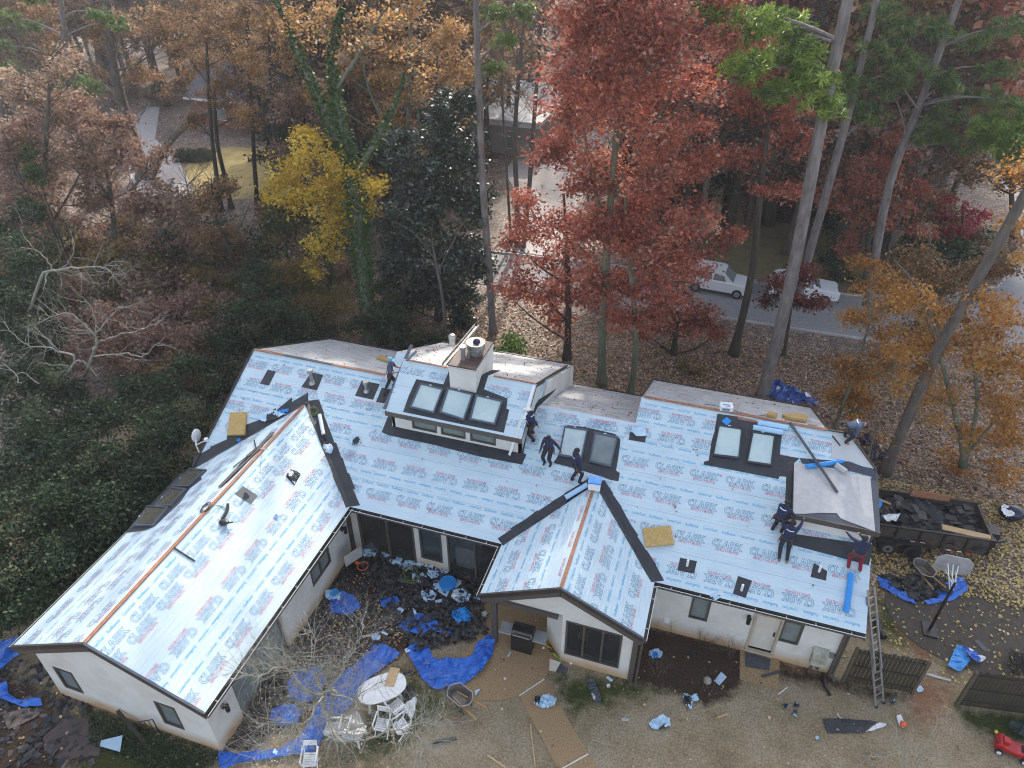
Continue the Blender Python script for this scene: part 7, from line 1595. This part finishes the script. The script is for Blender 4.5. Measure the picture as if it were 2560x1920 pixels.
tree('ivy_covered_tree', 'great forked tree whose limbs are wrapped in green ivy', 'tree', [(iv[0], (.4, .38, .35, .32, .3)), (iv[1], (.24, .2, .16, .11, .08)), (iv[2], (.22, .18, .13, .08)), (iv[3], (.18, .14, .1, .06)), (iv[4], (.12, .08, .05))],
     bl(y, (620, 60, 1.4), (700, 60, 1.4), (800, 40, 1.5), (900, 150, 1.2)), 'gold', .17, .22, 'bark_g', ivy=[(iv[0], (.3, .5, .7, .65, .5), 5200), (iv[1], (.42, .4, .26, .1, .05), 2600), (iv[2], (.45, .4, .28, .1), 2200), (iv[3], (.35, .28, .12, .05), 900)])
y = 44.5
tree('gold_maple', 'large gold and orange maple crown above the magnolia', 'tree', [(pth(y, (868, 560), (872, 420), (880, 280), (885, 120), (890, 0)), (.26, .22, .17, .1, .05)), (pth(y, (875, 350), (800, 200), (770, 60)), (.12, .08, .03))],
     bl(y, (880, 110, 1.9), (950, 190, 1.7), (860, 240, 1.6), (800, 80, 1.7), (965, 80, 1.7), (905, 320, 1.3), (750, 150, 1.5), (990, 140, 1.4), (880, 20, 1.8), (830, 160, 1.5), (980, 260, 1.1), (930, 390, 1.0), (700, 200, 1.2)), 'gold', .19, .7, 'bark_g')
y = 47.0
tree('gold_maple', 'smaller gold-brown maple left of the ivy-wrapped limbs', 'tree', [(pth(y, (600, 440), (595, 330), (585, 200), (580, 60)), (.2, .17, .12, .05))],
     bl(y, (640, 110, 1.6), (570, 160, 1.7), (700, 40, 1.6), (620, 220, 1.4), (540, 240, 1.2), (590, 40, 1.7), (520, 110, 1.5), (660, 190, 1.1)), 'gold', .18, .6, 'bark_d')
# left
y = gb((310, 385))
tree('forked_oak', 'massive forked brown oak by the pale footpath at upper left', 'tree', [(pth(y, (312, 385), (288, 300), (262, 215), (242, 120), (230, -10)), (.6, .5, .44, .38, .3)), (pth(y, (325, 385), (352, 325), (400, 272), (470, 232), (545, 180)), (.42, .34, .28, .2, .1)), (pth(y, (262, 215), (215, 175), (190, 120)), (.2, .14, .06))],
     bl(y, (240, 60, 2.2), (350, 60, 2.3), (140, 110, 2.0), (420, 130, 2.0), (520, 80, 2.1), (300, 150, 1.5), (190, 160, 1.5), (460, 30, 2.3), (560, 190, 1.6), (90, 40, 2), (380, 180, 1.4), (160, 230, 1.4), (480, 180, 1.4)), 'rust', .19, .62, 'bark', twig=.03, extra=lambda b: twiggy(pth(gb((310, 385)), (288, 300), (262, 215), (242, 120), (230, -10)), 60, 3.0, .04, 3, .1)(b))
for k, (q, lab) in enumerate(((((478, 455), (468, 380), (458, 300), (450, 180), (445, 60)), 'leftmost of two thin black trunks on the yellow lawn'), (((500, 450), (485, 380), (470, 310), (462, 200)), 'right of two thin black trunks on the yellow lawn'), (((556, 440), (550, 360), (545, 270), (538, 150), (535, 40)), 'straight dark trunk at the right edge of the yellow lawn'))):
    y = gb(q[0]); tree('slim_tree', lab, 'tree', [(pth(y, *q), (.2, .18, .16, .13, .08)[:len(q)])], bl(y, (q[-1][0], q[-1][1], 1.6), (q[-1][0] - 40, q[-1][1] + 60, 1.3), (q[-1][0] + 50, q[-1][1] + 40, 1.4)), 'rust', .18, .45, 'bark_d')
y = 36.0
tree('brown_oak', 'broad pink-brown oak covering the left side behind bare branches', 'tree', [(pth(y, (235, 800), (240, 680), (250, 560), (240, 430), (220, 320)), (.28, .25, .2, .14, .06)), (pth(y, (245, 620), (330, 520), (380, 470)), (.12, .08, .03)), (pth(y, (245, 600), (140, 480), (60, 400)), (.13, .09, .03))],
     bl(y, (300, 430, 1.7), (200, 380, 1.7), (100, 350, 1.8), (335, 530, 1.5), (235, 520, 1.6), (130, 480, 1.7), (30, 420, 1.8), (385, 590, 1.2), (270, 620, 1.3), (400, 480, 1.2), (170, 300, 1.5), (60, 280, 1.6), (320, 350, 1.3), (180, 600, 1.1), (80, 560, 1.4), (280, 330, 1.4), (360, 430, 1.5), (420, 540, 1.2), (330, 650, 1.2), (0, 340, 1.6), (150, 240, 1.5), (240, 260, 1.4)), 'pinkbrown', .22, .95, 'bark', cl=.5, twig=.028, extra=lambda b: twiggy(pth(36.0, (240, 680), (250, 560), (240, 430), (220, 320)), 70, 2.8, .03, 3, .1)(b))
y = 33.5
tree('olive_shrub', 'mustard-brown thicket tree between the pink oak and the house', 'tree', [(pth(y, (440, 800), (440, 740), (445, 680)), (.08, .06, .03))], bl(y, (420, 640, 1.0), (480, 670, 1.0), (400, 710, 1.0), (460, 740, .9), (440, 590, .9), (500, 610, .8), (370, 660, .8)), 'olive', .13, .9, 'bark_d')
def shrub(label, blobs, leaf='green', size=.135, dens=.95, name='evergreen_shrub', group=None):
    """blobs: pixel, height of the blob centre, radius"""
    B2 = [(at(fu(a, c), z), (r, r, r * .9)) for a, c, z, r in blobs]
    x = sum(p[0] for p, _ in B2) / len(B2); yy = sum(p[1] for p, _ in B2) / len(B2)
    paths = []
    for k, (p, r) in enumerate(B2): paths.append(([Vector((x + random.uniform(-.3, .3), yy + random.uniform(-.3, .3), 0)), Vector((x * .5 + p[0] * .5, yy * .5 + p[1] * .5, p[2] * .55)), Vector(p)], (.07, .05, .02)))
    return tree(name, label, 'shrub', paths, B2, leaf, size, dens, 'bark_d', group, cl=.42, shell=.35, sides=5)
y = 34.5
tree('tan_oak', 'tall pale tan half-bare oak at the far left edge', 'tree', [(pth(y, (80, 780), (85, 560), (95, 380), (105, 220), (110, 120)), (.24, .21, .17, .1, .04)), (pth(y, (88, 520), (160, 400), (200, 300)), (.1, .06, .02)), (pth(y, (88, 480), (20, 380), (-20, 300)), (.1, .06, .02))],
     bl(y, (100, 220, 1.7), (30, 290, 1.7), (165, 320, 1.6), (90, 400, 1.6), (190, 440, 1.4), (20, 470, 1.4), (130, 150, 1.5), (40, 190, 1.5), (220, 370, 1.3), (150, 530, 1.2)), 'tan', .17, .5, 'bark', twig=.026, extra=lambda b: twiggy(pth(34.5, (85, 560), (95, 380), (105, 220), (110, 120)), 80, 2.6, .028, 3, .1)(b))
y = 37.5
tree('tan_oak', 'half-bare tan tree between the pink-brown oak and the yellow maple', 'tree', [(pth(y, (440, 700), (430, 600), (415, 500), (405, 400)), (.17, .15, .1, .04)), (pth(y, (430, 600), (500, 520), (540, 440)), (.08, .05, .02))],
     bl(y, (400, 430, 1.4), (450, 520, 1.3), (350, 470, 1.3), (430, 590, 1.2), (500, 500, 1.2), (470, 610, 1.1), (540, 560, 1.1), (380, 560, 1.2), (520, 620, 1.0)), 'tan', .15, .5, 'bark', twig=.024, extra=lambda b: twiggy(pth(37.5, (440, 700), (430, 600), (415, 500), (405, 400)), 80, 2.2, .024, 3, .1)(b))
shrub('tall dark evergreen at the left edge with ivy climbing beside it', ((60, 560, 6.5, 1.8), (30, 640, 5.5, 1.9), (120, 625, 5, 1.5), (70, 710, 4, 1.8), (20, 480, 7.5, 1.4)))
shrub('dark green holly below the bare pale branches', ((60, 780, 3.4, 1.5), (60, 840, 3, 1.6), (150, 850, 2.6, 1.4)))
shrub('pink-brown leafy shrub under the forks of the bare sycamore', ((150, 690, 3.6, 1.3), (220, 700, 3.4, 1.3), (290, 700, 3, 1.2), (200, 760, 2.6, 1.2), (270, 760, 2.4, 1.1), (340, 740, 2.2, 1.1), (130, 620, 4.4, 1.3)), 'pinkbrown', .17, .8, 'brown_shrub')
shrub('rust-brown scrub between the bare sycamore and the roof corner', ((390, 770, 1.8, 1.0), (430, 760, 1.6, .9), (350, 800, 1.8, 1.0), (410, 830, 1.4, .9)), 'rust', .14, .7, 'brown_shrub')
shrub('rounded evergreen whose top shows between pale branch forks', ((300, 840, 2.6, 1.2), (350, 870, 2.6, 1.2), (270, 880, 2.8, 1.4), (370, 900, 2.4, 1.1)))
shrub('wide bank of evergreen leaves nearest the left house wall', ((330, 950, 2.8, 1.4), (390, 960, 2.2, 1.1), (290, 1010, 2.8, 1.5), (350, 1040, 2.2, 1.2), (300, 1090, 2.2, 1.2)))
shrub('evergreen clump in the middle of the left hedge', ((210, 930, 3, 1.6), (130, 930, 3.2, 1.6), (180, 1010, 3, 1.6), (90, 1000, 3, 1.6), (240, 1080, 2.6, 1.5)))
shrub('lower left evergreen mass reaching the picture edge', ((30, 930, 3, 1.5), (20, 1040, 3, 1.7), (80, 1110, 2.8, 1.6), (0, 1150, 2.8, 1.6), (150, 1120, 2.6, 1.5)))
shrub('evergreen hedge end above the wing skylights', ((240, 1150, 2.2, 1.3), (180, 1190, 2.2, 1.4), (120, 1220, 2.2, 1.4), (60, 1230, 2.2, 1.5), (20, 1290, 2, 1.3), (100, 1290, 1.8, 1.1), (0, 1230, 2.4, 1.4)))
shrub('dark shrub filling the gap left of the main roof corner', ((430, 900, 1.6, 1.1), (440, 830, 1.6, 1.1), (400, 820, 2.2, 1.2), (470, 800, 1.4, 1.0)))
shrub('bluish evergreen behind the left roof ridge', ((500, 690, 2.4, 1.6), (560, 660, 2.8, 1.5), (480, 750, 1.4, 1.2), (540, 730, 1.6, 1.4), (560, 600, 3.6, 1.3)), dens=.9)
shrub('low dark evergreen behind the ridge left of the ivy trunk', ((620, 690, 2, 1.5), (660, 720, 1.4, 1.2), (700, 740, 1.0, 1.0), (600, 730, 1.2, 1.2)), 'green')
shrub('leafy dark shrub right of the ivy trunk behind the roof', ((860, 730, 1.2, 1.2), (900, 745, 1.0, 1.0), (830, 745, 1.0, 1.0), (940, 745, .9, .9)), 'green')
shrub('mixed brown thicket at the foot of the yellow maple', ((640, 640, 2.4, 1.2), (690, 660, 2.0, 1.1), (740, 650, 2.2, 1.1), (610, 600, 3, 1.2), (670, 600, 2.8, 1.1)), 'olive', .13, .7, 'brown_shrub')
shrub('green thicket between the ivy trunk and the magnolia', ((820, 690, 2, 1.1), (850, 700, 1.6, 1.0), (770, 690, 2.0, 1.0), (830, 640, 2.6, 1.0)), 'green', .14, .9)
shrub('bright green shrub in sun right of the chimney', ((1100, 740, .8, .8), (1125, 760, .6, .7), (1080, 760, .6, .6)), 'bright', .15, .8)
shrub('small green shrub in the leaf litter under the red oaks', ((1480, 790, .5, .5), (1520, 800, .4, .4)), 'olive', .12, .6)
shrub('dark ivy-clad snag left of the pink-brown oak', ((70, 380, 9, .8), (78, 440, 7.5, .8), (66, 330, 10, .6)), 'ivy', .15, 1.0, name='ivy_covered_snag')
# bare pale trees
def bare(name, label, cat, limbs, bark, twigs, tl=1.0, base=None, group=None, td=2, tr=.014, spread=.6, up=.12):
    """limbs: lists of (point, radius); twigs sprout from them"""
    base = Vector(limbs[0][0][0]); t = thing(name, label, cat, (base.x, base.y, 0), group); b = MB(); tw = MB()
    for l in limbs:
        P_ = cr([p for p, _ in l], 4); R_ = list(np.interp(np.linspace(0, len(l) - 1, len(P_)), range(len(l)), [r * .62 for _, r in l]))
        P_ = [p + Vector((random.gauss(0, .03), random.gauss(0, .03), random.gauss(0, .03))) for p in P_]
        b.tube(P_, R_, 7)
        n = max(1, int(twigs * sum((P_[i + 1] - P_[i]).length for i in range(len(P_) - 1))))
        for _ in range(n):
            i = random.randint(len(P_) // 3 if l is limbs[0] else 0, len(P_) - 1); d = (P_[min(i + 1, len(P_) - 1)] - P_[max(i - 1, 0)]).normalized()
            a = random.uniform(0, 2 * pi); o = d.orthogonal().normalized(); o = o * cos(a) + d.cross(o) * sin(a)
            grow(tw, P_[i], d * .6 + o, tl * random.uniform(.5, 1.1), min(tr, R_[i] * .8), td, None, spread, up)
    b.build('trunk', bark, t, smooth=True, fix=False); tw.build('twigs', bark, t, fix=False)
    return t
def lm(zf_, *s): return [(Vector(at(zf_(x, y), z)), r) for x, y, z, r in s]
bare('courtyard_tree', 'wide leafless pale-barked tree spreading over the courtyard tarps', 'tree', [
    [(Vector((-10.2, 10.85, 0)), .11), (Vector((-10.25, 10.9, 1.0)), .10)] + lm(b2, (940, 610, 1.8, .09)),
    [(Vector((-10.0, 10.8, 0)), .09), (Vector((-9.95, 10.9, 1.0)), .08)] + lm(b2, (1020, 560, 2.1, .07)),
    lm(b2, (940, 610, 1.8, .075), (830, 600, 2.4, .065), (720, 520, 3.0, .055), (600, 380, 3.6, .045), (480, 390, 3.8, .032), (340, 460, 4.0, .022), (210, 420, 4.2, .012)),
    lm(b2, (600, 380, 3.6, .035), (610, 240, 4.2, .026), (480, 200, 4.5, .018), (400, 230, 4.6, .01)),
    lm(b2, (940, 610, 1.8, .07), (1020, 520, 2.4, .06), (1110, 400, 3.0, .05), (1100, 350, 3.3, .045), (1160, 270, 3.8, .035), (1230, 140, 4.4, .022), (1280, 30, 4.8, .012)),
    lm(b2, (900, 590, 2.4, .055), (860, 470, 3.0, .045), (800, 410, 3.4, .035), (640, 405, 3.7, .02)),
    lm(b2, (800, 410, 3.4, .035), (830, 280, 4.0, .028), (860, 130, 4.6, .02), (800, 20, 5.0, .012), (770, -120, 5.2, .008)),
    lm(b2, (940, 620, 1.8, .06), (870, 700, 2.3, .05), (800, 830, 2.8, .042), (680, 860, 3.2, .034), (560, 850, 3.5, .024), (350, 880, 4.0, .012)),
    lm(b2, (680, 860, 3.2, .03), (560, 960, 3.4, .024), (440, 1040, 3.6, .018), (300, 1190, 4.0, .01)),
    lm(b2, (1000, 610, 2.0, .05), (1190, 660, 2.6, .04), (1190, 750, 3.0, .026), (1090, 790, 3.2, .014)),
    lm(b2, (1190, 660, 2.6, .03), (1330, 540, 3.2, .02), (1500, 480, 3.6, .012)),
    [(Vector((-9.9, 10.6, .9)), .05)] + lm(b2, (1050, 1000, 1.5, .055), (1280, 1000, 2.0, .05), (1470, 930, 2.4, .042), (1640, 920, 2.8, .034), (1690, 950, 3.0, .026), (1800, 1040, 3.4, .018), (1860, 1110, 3.6, .01)),
    lm(b2, (1640, 920, 2.8, .03), (1760, 860, 3.2, .022), (1880, 870, 3.4, .015), (2020, 820, 3.6, .008)),
    lm(b2, (680, 860, 3.2, .02), (640, 980, 3.4, .014), (590, 1150, 3.6, .008))], 'bark_p', 17, 1.0, td=3, tr=.0085)
zl = zf(0, 480, K)
bare('bare_sycamore', 'pale leafless sycamore forking over the dark evergreens at left', 'tree', [
    [(Vector(at(zl(700, 1700))), .16)] + lm(zl, (790, 1430, 5.0, .12), (835, 1310, 6.2, .10), (820, 1240, 6.8, .07), (700, 1120, 7.6, .05), (560, 1040, 8.2, .035), (340, 1130, 8.4, .02)),
    lm(zl, (820, 1240, 6.8, .06), (860, 1180, 7.4, .05), (1000, 1020, 8.4, .035), (1080, 960, 9.0, .02)),
    lm(zl, (830, 1220, 6.9, .05), (820, 1110, 7.8, .035), (770, 970, 8.8, .025), (680, 890, 9.3, .012)),
    lm(zl, (850, 1300, 6.2, .06), (900, 1275, 6.6, .05), (1060, 1225, 7.2, .04), (1210, 1200, 7.6, .03), (1350, 1090, 8.4, .016)),
    lm(zl, (800, 1420, 5.2, .06), (940, 1410, 5.6, .05), (1100, 1390, 6.0, .045), (1230, 1420, 6.0, .035), (1340, 1330, 6.6, .025), (1420, 1260, 7.0, .014))], 'bark_p', 1.5, 1.3, td=2, tr=.014)
bare('bare_sycamore', 'pale leafless branches arching across the left edge above the evergreens', 'tree', [
    [(Vector(at(zl(150, 1350))), .17)] + lm(zl, (330, 800, 7.5, .12), (400, 690, 8.4, .1), (520, 680, 8.8, .08), (700, 650, 9.0, .06), (890, 650, 9.0, .045), (970, 710, 8.8, .03), (1040, 810, 8.5, .015)),
    lm(zl, (460, 670, 8.6, .06), (400, 580, 9.2, .05), (300, 490, 9.8, .035), (170, 480, 10, .02)), lm(zl, (300, 490, 9.8, .03), (200, 370, 10.4, .02), (190, 250, 11, .012)),
    lm(zl, (400, 690, 8.4, .05), (390, 780, 8.2, .03), (370, 850, 8.0, .015)), lm(zl, (560, 650, 8.8, .04), (640, 520, 9.6, .025), (630, 400, 10.2, .015), (740, 250, 10.8, .01)), lm(zl, (890, 650, 9, .03), (1000, 600, 9.3, .02), (1120, 610, 9.3, .01))], 'bark_p', 1.5, 1.3, td=2, tr=.014)
bare('bare_sycamore', 'low pale leafless limb reaching over the evergreen hedge at the left edge', 'tree', [
    [(Vector(at(zl(300, 1900))), .13)] + lm(zl, (640, 1470, 4.6, .09), (520, 1390, 5.2, .07), (400, 1340, 5.6, .055), (260, 1330, 5.8, .04), (160, 1270, 6.2, .03), (20, 1120, 6.8, .015)),
    lm(zl, (640, 1480, 4.6, .06), (700, 1460, 4.6, .05), (760, 1500, 4.4, .04), (820, 1575, 4.0, .03), (870, 1570, 4.0, .012)), lm(zl, (520, 1390, 5.2, .05), (420, 1280, 5.9, .035), (300, 1170, 6.6, .02)), lm(zl, (600, 1500, 4.4, .04), (400, 1490, 4.6, .03), (330, 1470, 4.8, .015)),
    lm(zl, (180, 1660, 4, .05), (100, 1540, 4.6, .035), (20, 1480, 5, .02)), lm(zl, (340, 1650, 4, .04), (180, 1560, 4.4, .03), (90, 1620, 4.4, .012))], 'bark_p', 1.5, 1.2, td=2, tr=.013)
bare('bare_shrub', 'leafless grey shrub at the bottom right of the lawn', 'shrub', [
    [(Vector((8.75, 14.6, 0)), .03)] + lm(b5, (1200, 1560, .7, .026), (1140, 1400, 1.3, .018), (1060, 1260, 1.8, .009)), [(Vector((8.8, 14.6, 0)), .028)] + lm(b5, (1180, 1550, .7, .022), (980, 1560, 1.0, .018), (880, 1560, 1.2, .012), (800, 1620, 1.3, .007)),
    [(Vector((8.8, 14.55, 0)), .028)] + lm(b5, (1300, 1560, .8, .022), (1470, 1560, 1.1, .016), (1560, 1640, 1.2, .008)), [(Vector((8.85, 14.6, 0)), .028)] + lm(b5, (1350, 1500, .9, .02), (1450, 1300, 1.4, .014), (1540, 1180, 1.7, .007)), lm(b5, (980, 1560, 1.0, .014), (900, 1460, 1.3, .01), (740, 1530, 1.4, .006))], 'bark_p', 7, .6, td=3, tr=.006)
for lab, q, n in (('leafless twiggy bush in the soil bed below the small window', (720, 880), 26), ('leafless twiggy bush close to the gable corner post', (300, 1110), 22), ('sparse leafless canes against the white wall near the gable', (340, 720), 12), ('low leafless bush at the edge of the soil bed', (700, 1270), 14), ('leafless bush between the soil bed and the doorstep', (920, 960), 18)):
    c = Vector(at(b4(*q))); t = thing('bare_bush', lab, 'bush', c); tw = MB()
    for _ in range(n): grow(tw, c + Vector((random.gauss(0, .16), random.gauss(0, .12), 0)), (random.gauss(0, .45), random.gauss(0, .45), 1), random.uniform(.4, .75), .008, 2, None, .5, .2)
    tw.build('stems', barkmat('brown_twigs', (.16, .11, .075), (.09, .06, .04)), t, fix=False)
# woods further back: one of each kind is built, then copied
def far_proto(kind, label, leaf, h, r, dens, bark, size=.3, trunk=.3, low=.35):
    P_ = [Vector((0, 0, 0)), Vector((random.uniform(-.3, .3), 0, h * .35)), Vector((random.uniform(-.5, .5), .2, h * .7)), Vector((0, 0, h * .97))]
    bs = []
    for k in range(9):
        a = random.uniform(0, 2 * pi); z = h * random.uniform(low, .95); rr = r * (1 - .55 * (z / h - low) / (1 - low)) * random.uniform(.35, .8)
        bs.append(((rr * cos(a), rr * sin(a), z), random.uniform(.28, .45) * r))
    return tree(kind, label, 'tree', [(P_, (trunk, trunk * .8, trunk * .5, .05))], bs, leaf, size, dens, bark, 'trees of the wood beyond the street', cl=.6, sides=6, twig=.035, extra=twiggy(P_, 110 if 'bare' in kind else 45, 3.2, .035, 3, .3))
FW = {'rust': ('rust_oak', 'rust-brown leafy tree in the wood behind the street', 'rust', 17, 4.5, .6, 'bark_d'), 'gold': ('gold_tree', 'golden leafy tree in the wood behind the street', 'gold', 16, 4.2, .6, 'bark_d'),
      'red': ('far_red_oak', 'reddish leafy tree in the wood behind the street', 'red', 16, 4.2, .6, 'bark_d'), 'pink': ('pink_brown_tree', 'pink-brown thin-leaved tree in the wood behind the street', 'pinkbrown', 17, 4.5, .42, 'bark'),
      'bare': ('far_bare_tree', 'almost leafless grey tree in the wood behind the street', 'pinkbrown', 18, 4.2, .07, 'bark'), 'green': ('far_evergreen', 'dark evergreen tree in the wood behind the street', 'green', 12, 3.6, .9, 'bark_d')}
PR = {}
def far(kind, x, y, s):
    if kind not in PR:
        a = FW[kind]; PR[kind] = far_proto(a[0], a[1], *a[2:]); o = PR[kind]; o.location = (x, y, 0); o.scale = (s, s, s); return
    copy_thing(PR[kind], (x, y, 0), random.uniform(0, 6.28), s)
def clearx(x, y):
    """keep the street, drives and houses free"""
    if 42.2 < y < 50.5 and -26 < x < 62: return False
    if 18 < x < 32 and y < 105: return False
    if -23 < x < -10 and y < 84 and y > 46: return False
    if -76 < x < -44 and 50 < y < 76: return False
    return True
spots = []
tries = 0
while len(spots) < 370 and tries < 22000:
    tries += 1
    d = 50 + 105 * random.random() ** 1.25; a = YAW + random.uniform(-.68, .68)
    x, y = -sin(a) * d, cos(a) * d
    if y < 51 or not clearx(x, y) or any((x - u) ** 2 + (y - v) ** 2 < 2.9 ** 2 for u, v in spots): continue
    if -14 < x < 18 and y < 62 and random.random() < .4: continue
    if -1.16 < x / y < -.74 and y < 72: continue
    spots.append((x, y))
for k in range(26):                                        # trees on this side of the street, left of the magnolia
    x, y = random.uniform(-66, -27), random.uniform(33, 49)
    if y < 34 + .12 * (-27 - x) and x > -34: continue
    if clearx(x, 52) and not (-1.16 < x / y < -.72 and y > 37): spots.append((x, y))
tall = []
while len(tall) < 22:                                      # the tallest trees of the wood, added to shade the house
    x, y = random.uniform(-36, 12), random.uniform(53, 68)
    if clearx(x, y) and all((x - u) ** 2 + (y - v) ** 2 > 9 for u, v in tall): tall.append((x, y))
spots.sort(key=lambda s: s[1])
for x, y in tall: far(random.choice(('gold', 'bare', 'rust', 'pink') if x < -12 else ('red', 'pink', 'red', 'rust')), x, y, random.uniform(1.4, 1.65))
for x, y in spots:
    p = x / y
    w = ('rust', 'rust', 'gold', 'pink', 'bare', 'green', 'rust') if p < -.6 else (('gold', 'bare', 'gold', 'rust', 'green', 'bare') if p < -.25 else (('bare', 'red', 'bare', 'pink', 'green') if p < 0 else ('pink', 'pink', 'bare', 'pink', 'rust', 'bare', 'red')))
    if y < 50 and p < -.5: far(random.choice(('pink', 'rust', 'rust', 'pink', 'green')), x, y, random.uniform(.5, .8))
    else: far(random.choice(w), x, y, random.uniform(.75, 1.2))
BR = []
for kind, lab, leaf in (('green_brush', 'dark green bush in the undergrowth beyond the house', 'green'), ('brown_brush', 'brown leafy bush in the undergrowth beyond the house', 'olive'), ('pink_brush', 'pinkish dry bush in the undergrowth beyond the house', 'pinkbrown')):
    bs = [((random.uniform(-1.3, 1.3), random.uniform(-1.3, 1.3), random.uniform(.8, 2.2)), random.uniform(.7, 1.1)) for _ in range(6)]
    BR.append(tree(kind, lab, 'bush', [([Vector((0, 0, 0)), Vector((.1, 0, 1)), Vector((0, .1, 2))], (.06, .04, .02))], bs, leaf, .17, .8, 'bark_d', 'bushes of the undergrowth', cl=.5, sides=5)); BR[-1]['used'] = 0
def brush(k, x, y, s):
    o = BR[k]
    if not o['used']: o['used'] = 1; o.location = (x, y, 0); o.scale = (s, s, s); return
    c = copy_thing(o, (x, y, 0), random.uniform(0, 6.28), s)
n = 0
while n < 150:
    if n < 75: x, y = random.uniform(-70, -24), random.uniform(28, 50)
    else:
        d = random.uniform(50, 110); a = YAW + random.uniform(-.66, .66); x, y = -sin(a) * d, cos(a) * d
    if not clearx(x, y if y < 38 or y > 50 else 52) or (x > -26 and y < 50) or (-1.16 < x / y < -.72 and 40 < y < 66): continue
    n += 1; brush(random.choice((0, 1, 1, 2, 2, 2) if y < 50 else (1, 2, 2, 0)), x, y, random.uniform(.7, 1.5))
for o in BR: del o['used']
for q_ in ((1570, 1355), (1580, 1392), (1665, 1360), (1677, 1388), (1735, 1350), (1768, 1398), (1800, 1362)):
    c = at(zf(0, 0, K)(*q_)); o = copy_thing(BR[0], (c[0], c[1], -.25), random.uniform(0, 6), .42, 'small clipped bush in the short rows beside the yellow lawn'); o['group'] = 'clipped bushes by the yellow lawn'
for o in list(COL.objects):
    if 'used' in o.keys(): del o['used']

# leaves lying about
def scatter(name, label, n, f, m, size=.12, z=.02):
    X = f(n); c = np.c_[X, np.full(len(X), z) + RNG.random(len(X)) * .03]
    o = leaf_obj(name, quads(c, size * RNG.uniform(.6, 1.5, len(c)), .7, 1.6), np.clip(RNG.normal(.5, .25, len(c)), 0, 1), m)
    tag(o, label, 'leaves', kind='stuff'); return o
def rearea(n): return np.c_[RNG.uniform(-34, 22, n), RNG.uniform(29.5, 41, n)]
scatter('leaf_litter', 'brown fallen leaves covering the ground under the trees behind the house', 42000, rearea, 'litterleaf', .14)
def rightarea(n):
    X = np.c_[RNG.uniform(5.6, 19, n), RNG.uniform(19, 30, n)]; k = (X[:, 1] > 23.5) | (RNG.random(n) < .13); return X[k]
scatter('leaf_litter', 'yellow and brown fallen leaves on the ground around the trailer', 15000, rightarea, 'yellowfall', .12, .035)
def yardarea(n):
    X = np.c_[RNG.uniform(-24, 14, n), RNG.uniform(5, 18, n)]; return X
scatter('leaf_litter', 'scattered dry brown leaves on the front lawn', 1500, yardarea, 'litterleaf', .10, .06)
def courtarea(n): return np.c_[RNG.normal(-10.6, 1.5, n), RNG.normal(13.2, 2.6, n)]
scatter('leaf_litter', 'dry brown leaves strewn over the courtyard', 1900, courtarea, 'litterleaf', .085, .08)
def roofleaf():
    n = 150; cs = []
    for _ in range(n):
        x = random.uniform(-19.5, 6); y_ = random.uniform(18, 23); z_ = main_z(x, y_)
        if inpoly(np.array([x]), np.array([y_]), P_main)[0] and random.random() < .6: cs.append((x, y_, z_ + .03))
    for _ in range(230):
        x0, x1, yr, zr = random.choice(((XL, -13.2, YR, zr1), (-13.2, -12.3, YR2, zr2), (-6.2, -2.18, YR, zr1), (-6.2, -2.18, YR, zr1), (-2.18, 5, YR2, zr2)))
        x = random.uniform(x0, x1); y_ = random.uniform(yr, 29); cs.append((x, y_, zr - PM * (y_ - yr) + .03))
    for _ in range(110): x = random.uniform(DX0, DX1); y_ = random.uniform(YDR, 28); cs.append((x, y_, ZDR - PDB * (y_ - YDR) + .03))
    c = np.array(cs); o = leaf_obj('leaf_litter', quads(c, .085 * RNG.uniform(.6, 1.6, len(c)), .5, 2.5), np.clip(RNG.normal(.45, .25, len(c)), 0, 1), 'redfall'); tag(o, 'small red oak leaves fallen on the roof', 'leaves', kind='stuff')
roofleaf()

def vinearea(n):
    P_ = [at(z6(*k)) for k in ((600, 740), (1500, 1050), (1560, 1080), (1300, 1300), (620, 1000))]; poly = [(p[0], p[1]) for p in P_]; X = np.c_[RNG.uniform(-20, -11, n), RNG.uniform(6, 9, n)]; return X[inpoly(X[:, 0], X[:, 1], poly)]
scatter('ground_cover', 'low dark green ground cover along the front wall of the wing', 15000, vinearea, 'green', .07, .06)
def grassarea(n):
    X = np.c_[RNG.uniform(-9, 14, n), RNG.uniform(6, 17.8, n)]; return X

# ------------------------------------------------------------------ the thin milky air of the morning
hm = bpy.data.materials.new('haze'); hm.use_nodes = True; nt = hm.node_tree
nt.nodes.remove(nt.nodes['Principled BSDF']); pv = nt.nodes.new('ShaderNodeVolumePrincipled'); pv.inputs['Color'].default_value = (.9, .93, 1, 1); pv.inputs['Density'].default_value = .00042; pv.inputs['Anisotropy'].default_value = .3
nt.links.new(pv.outputs[0], nt.nodes['Material Output'].inputs['Volume'])
b = MB(); b.bx(-1000, 1000, -250, 1600, -1.2, 32); o = b.build('haze', hm); o['kind'] = 'stuff'; o['label'] = 'thin pale haze in the air over the wood'; o['category'] = 'haze'
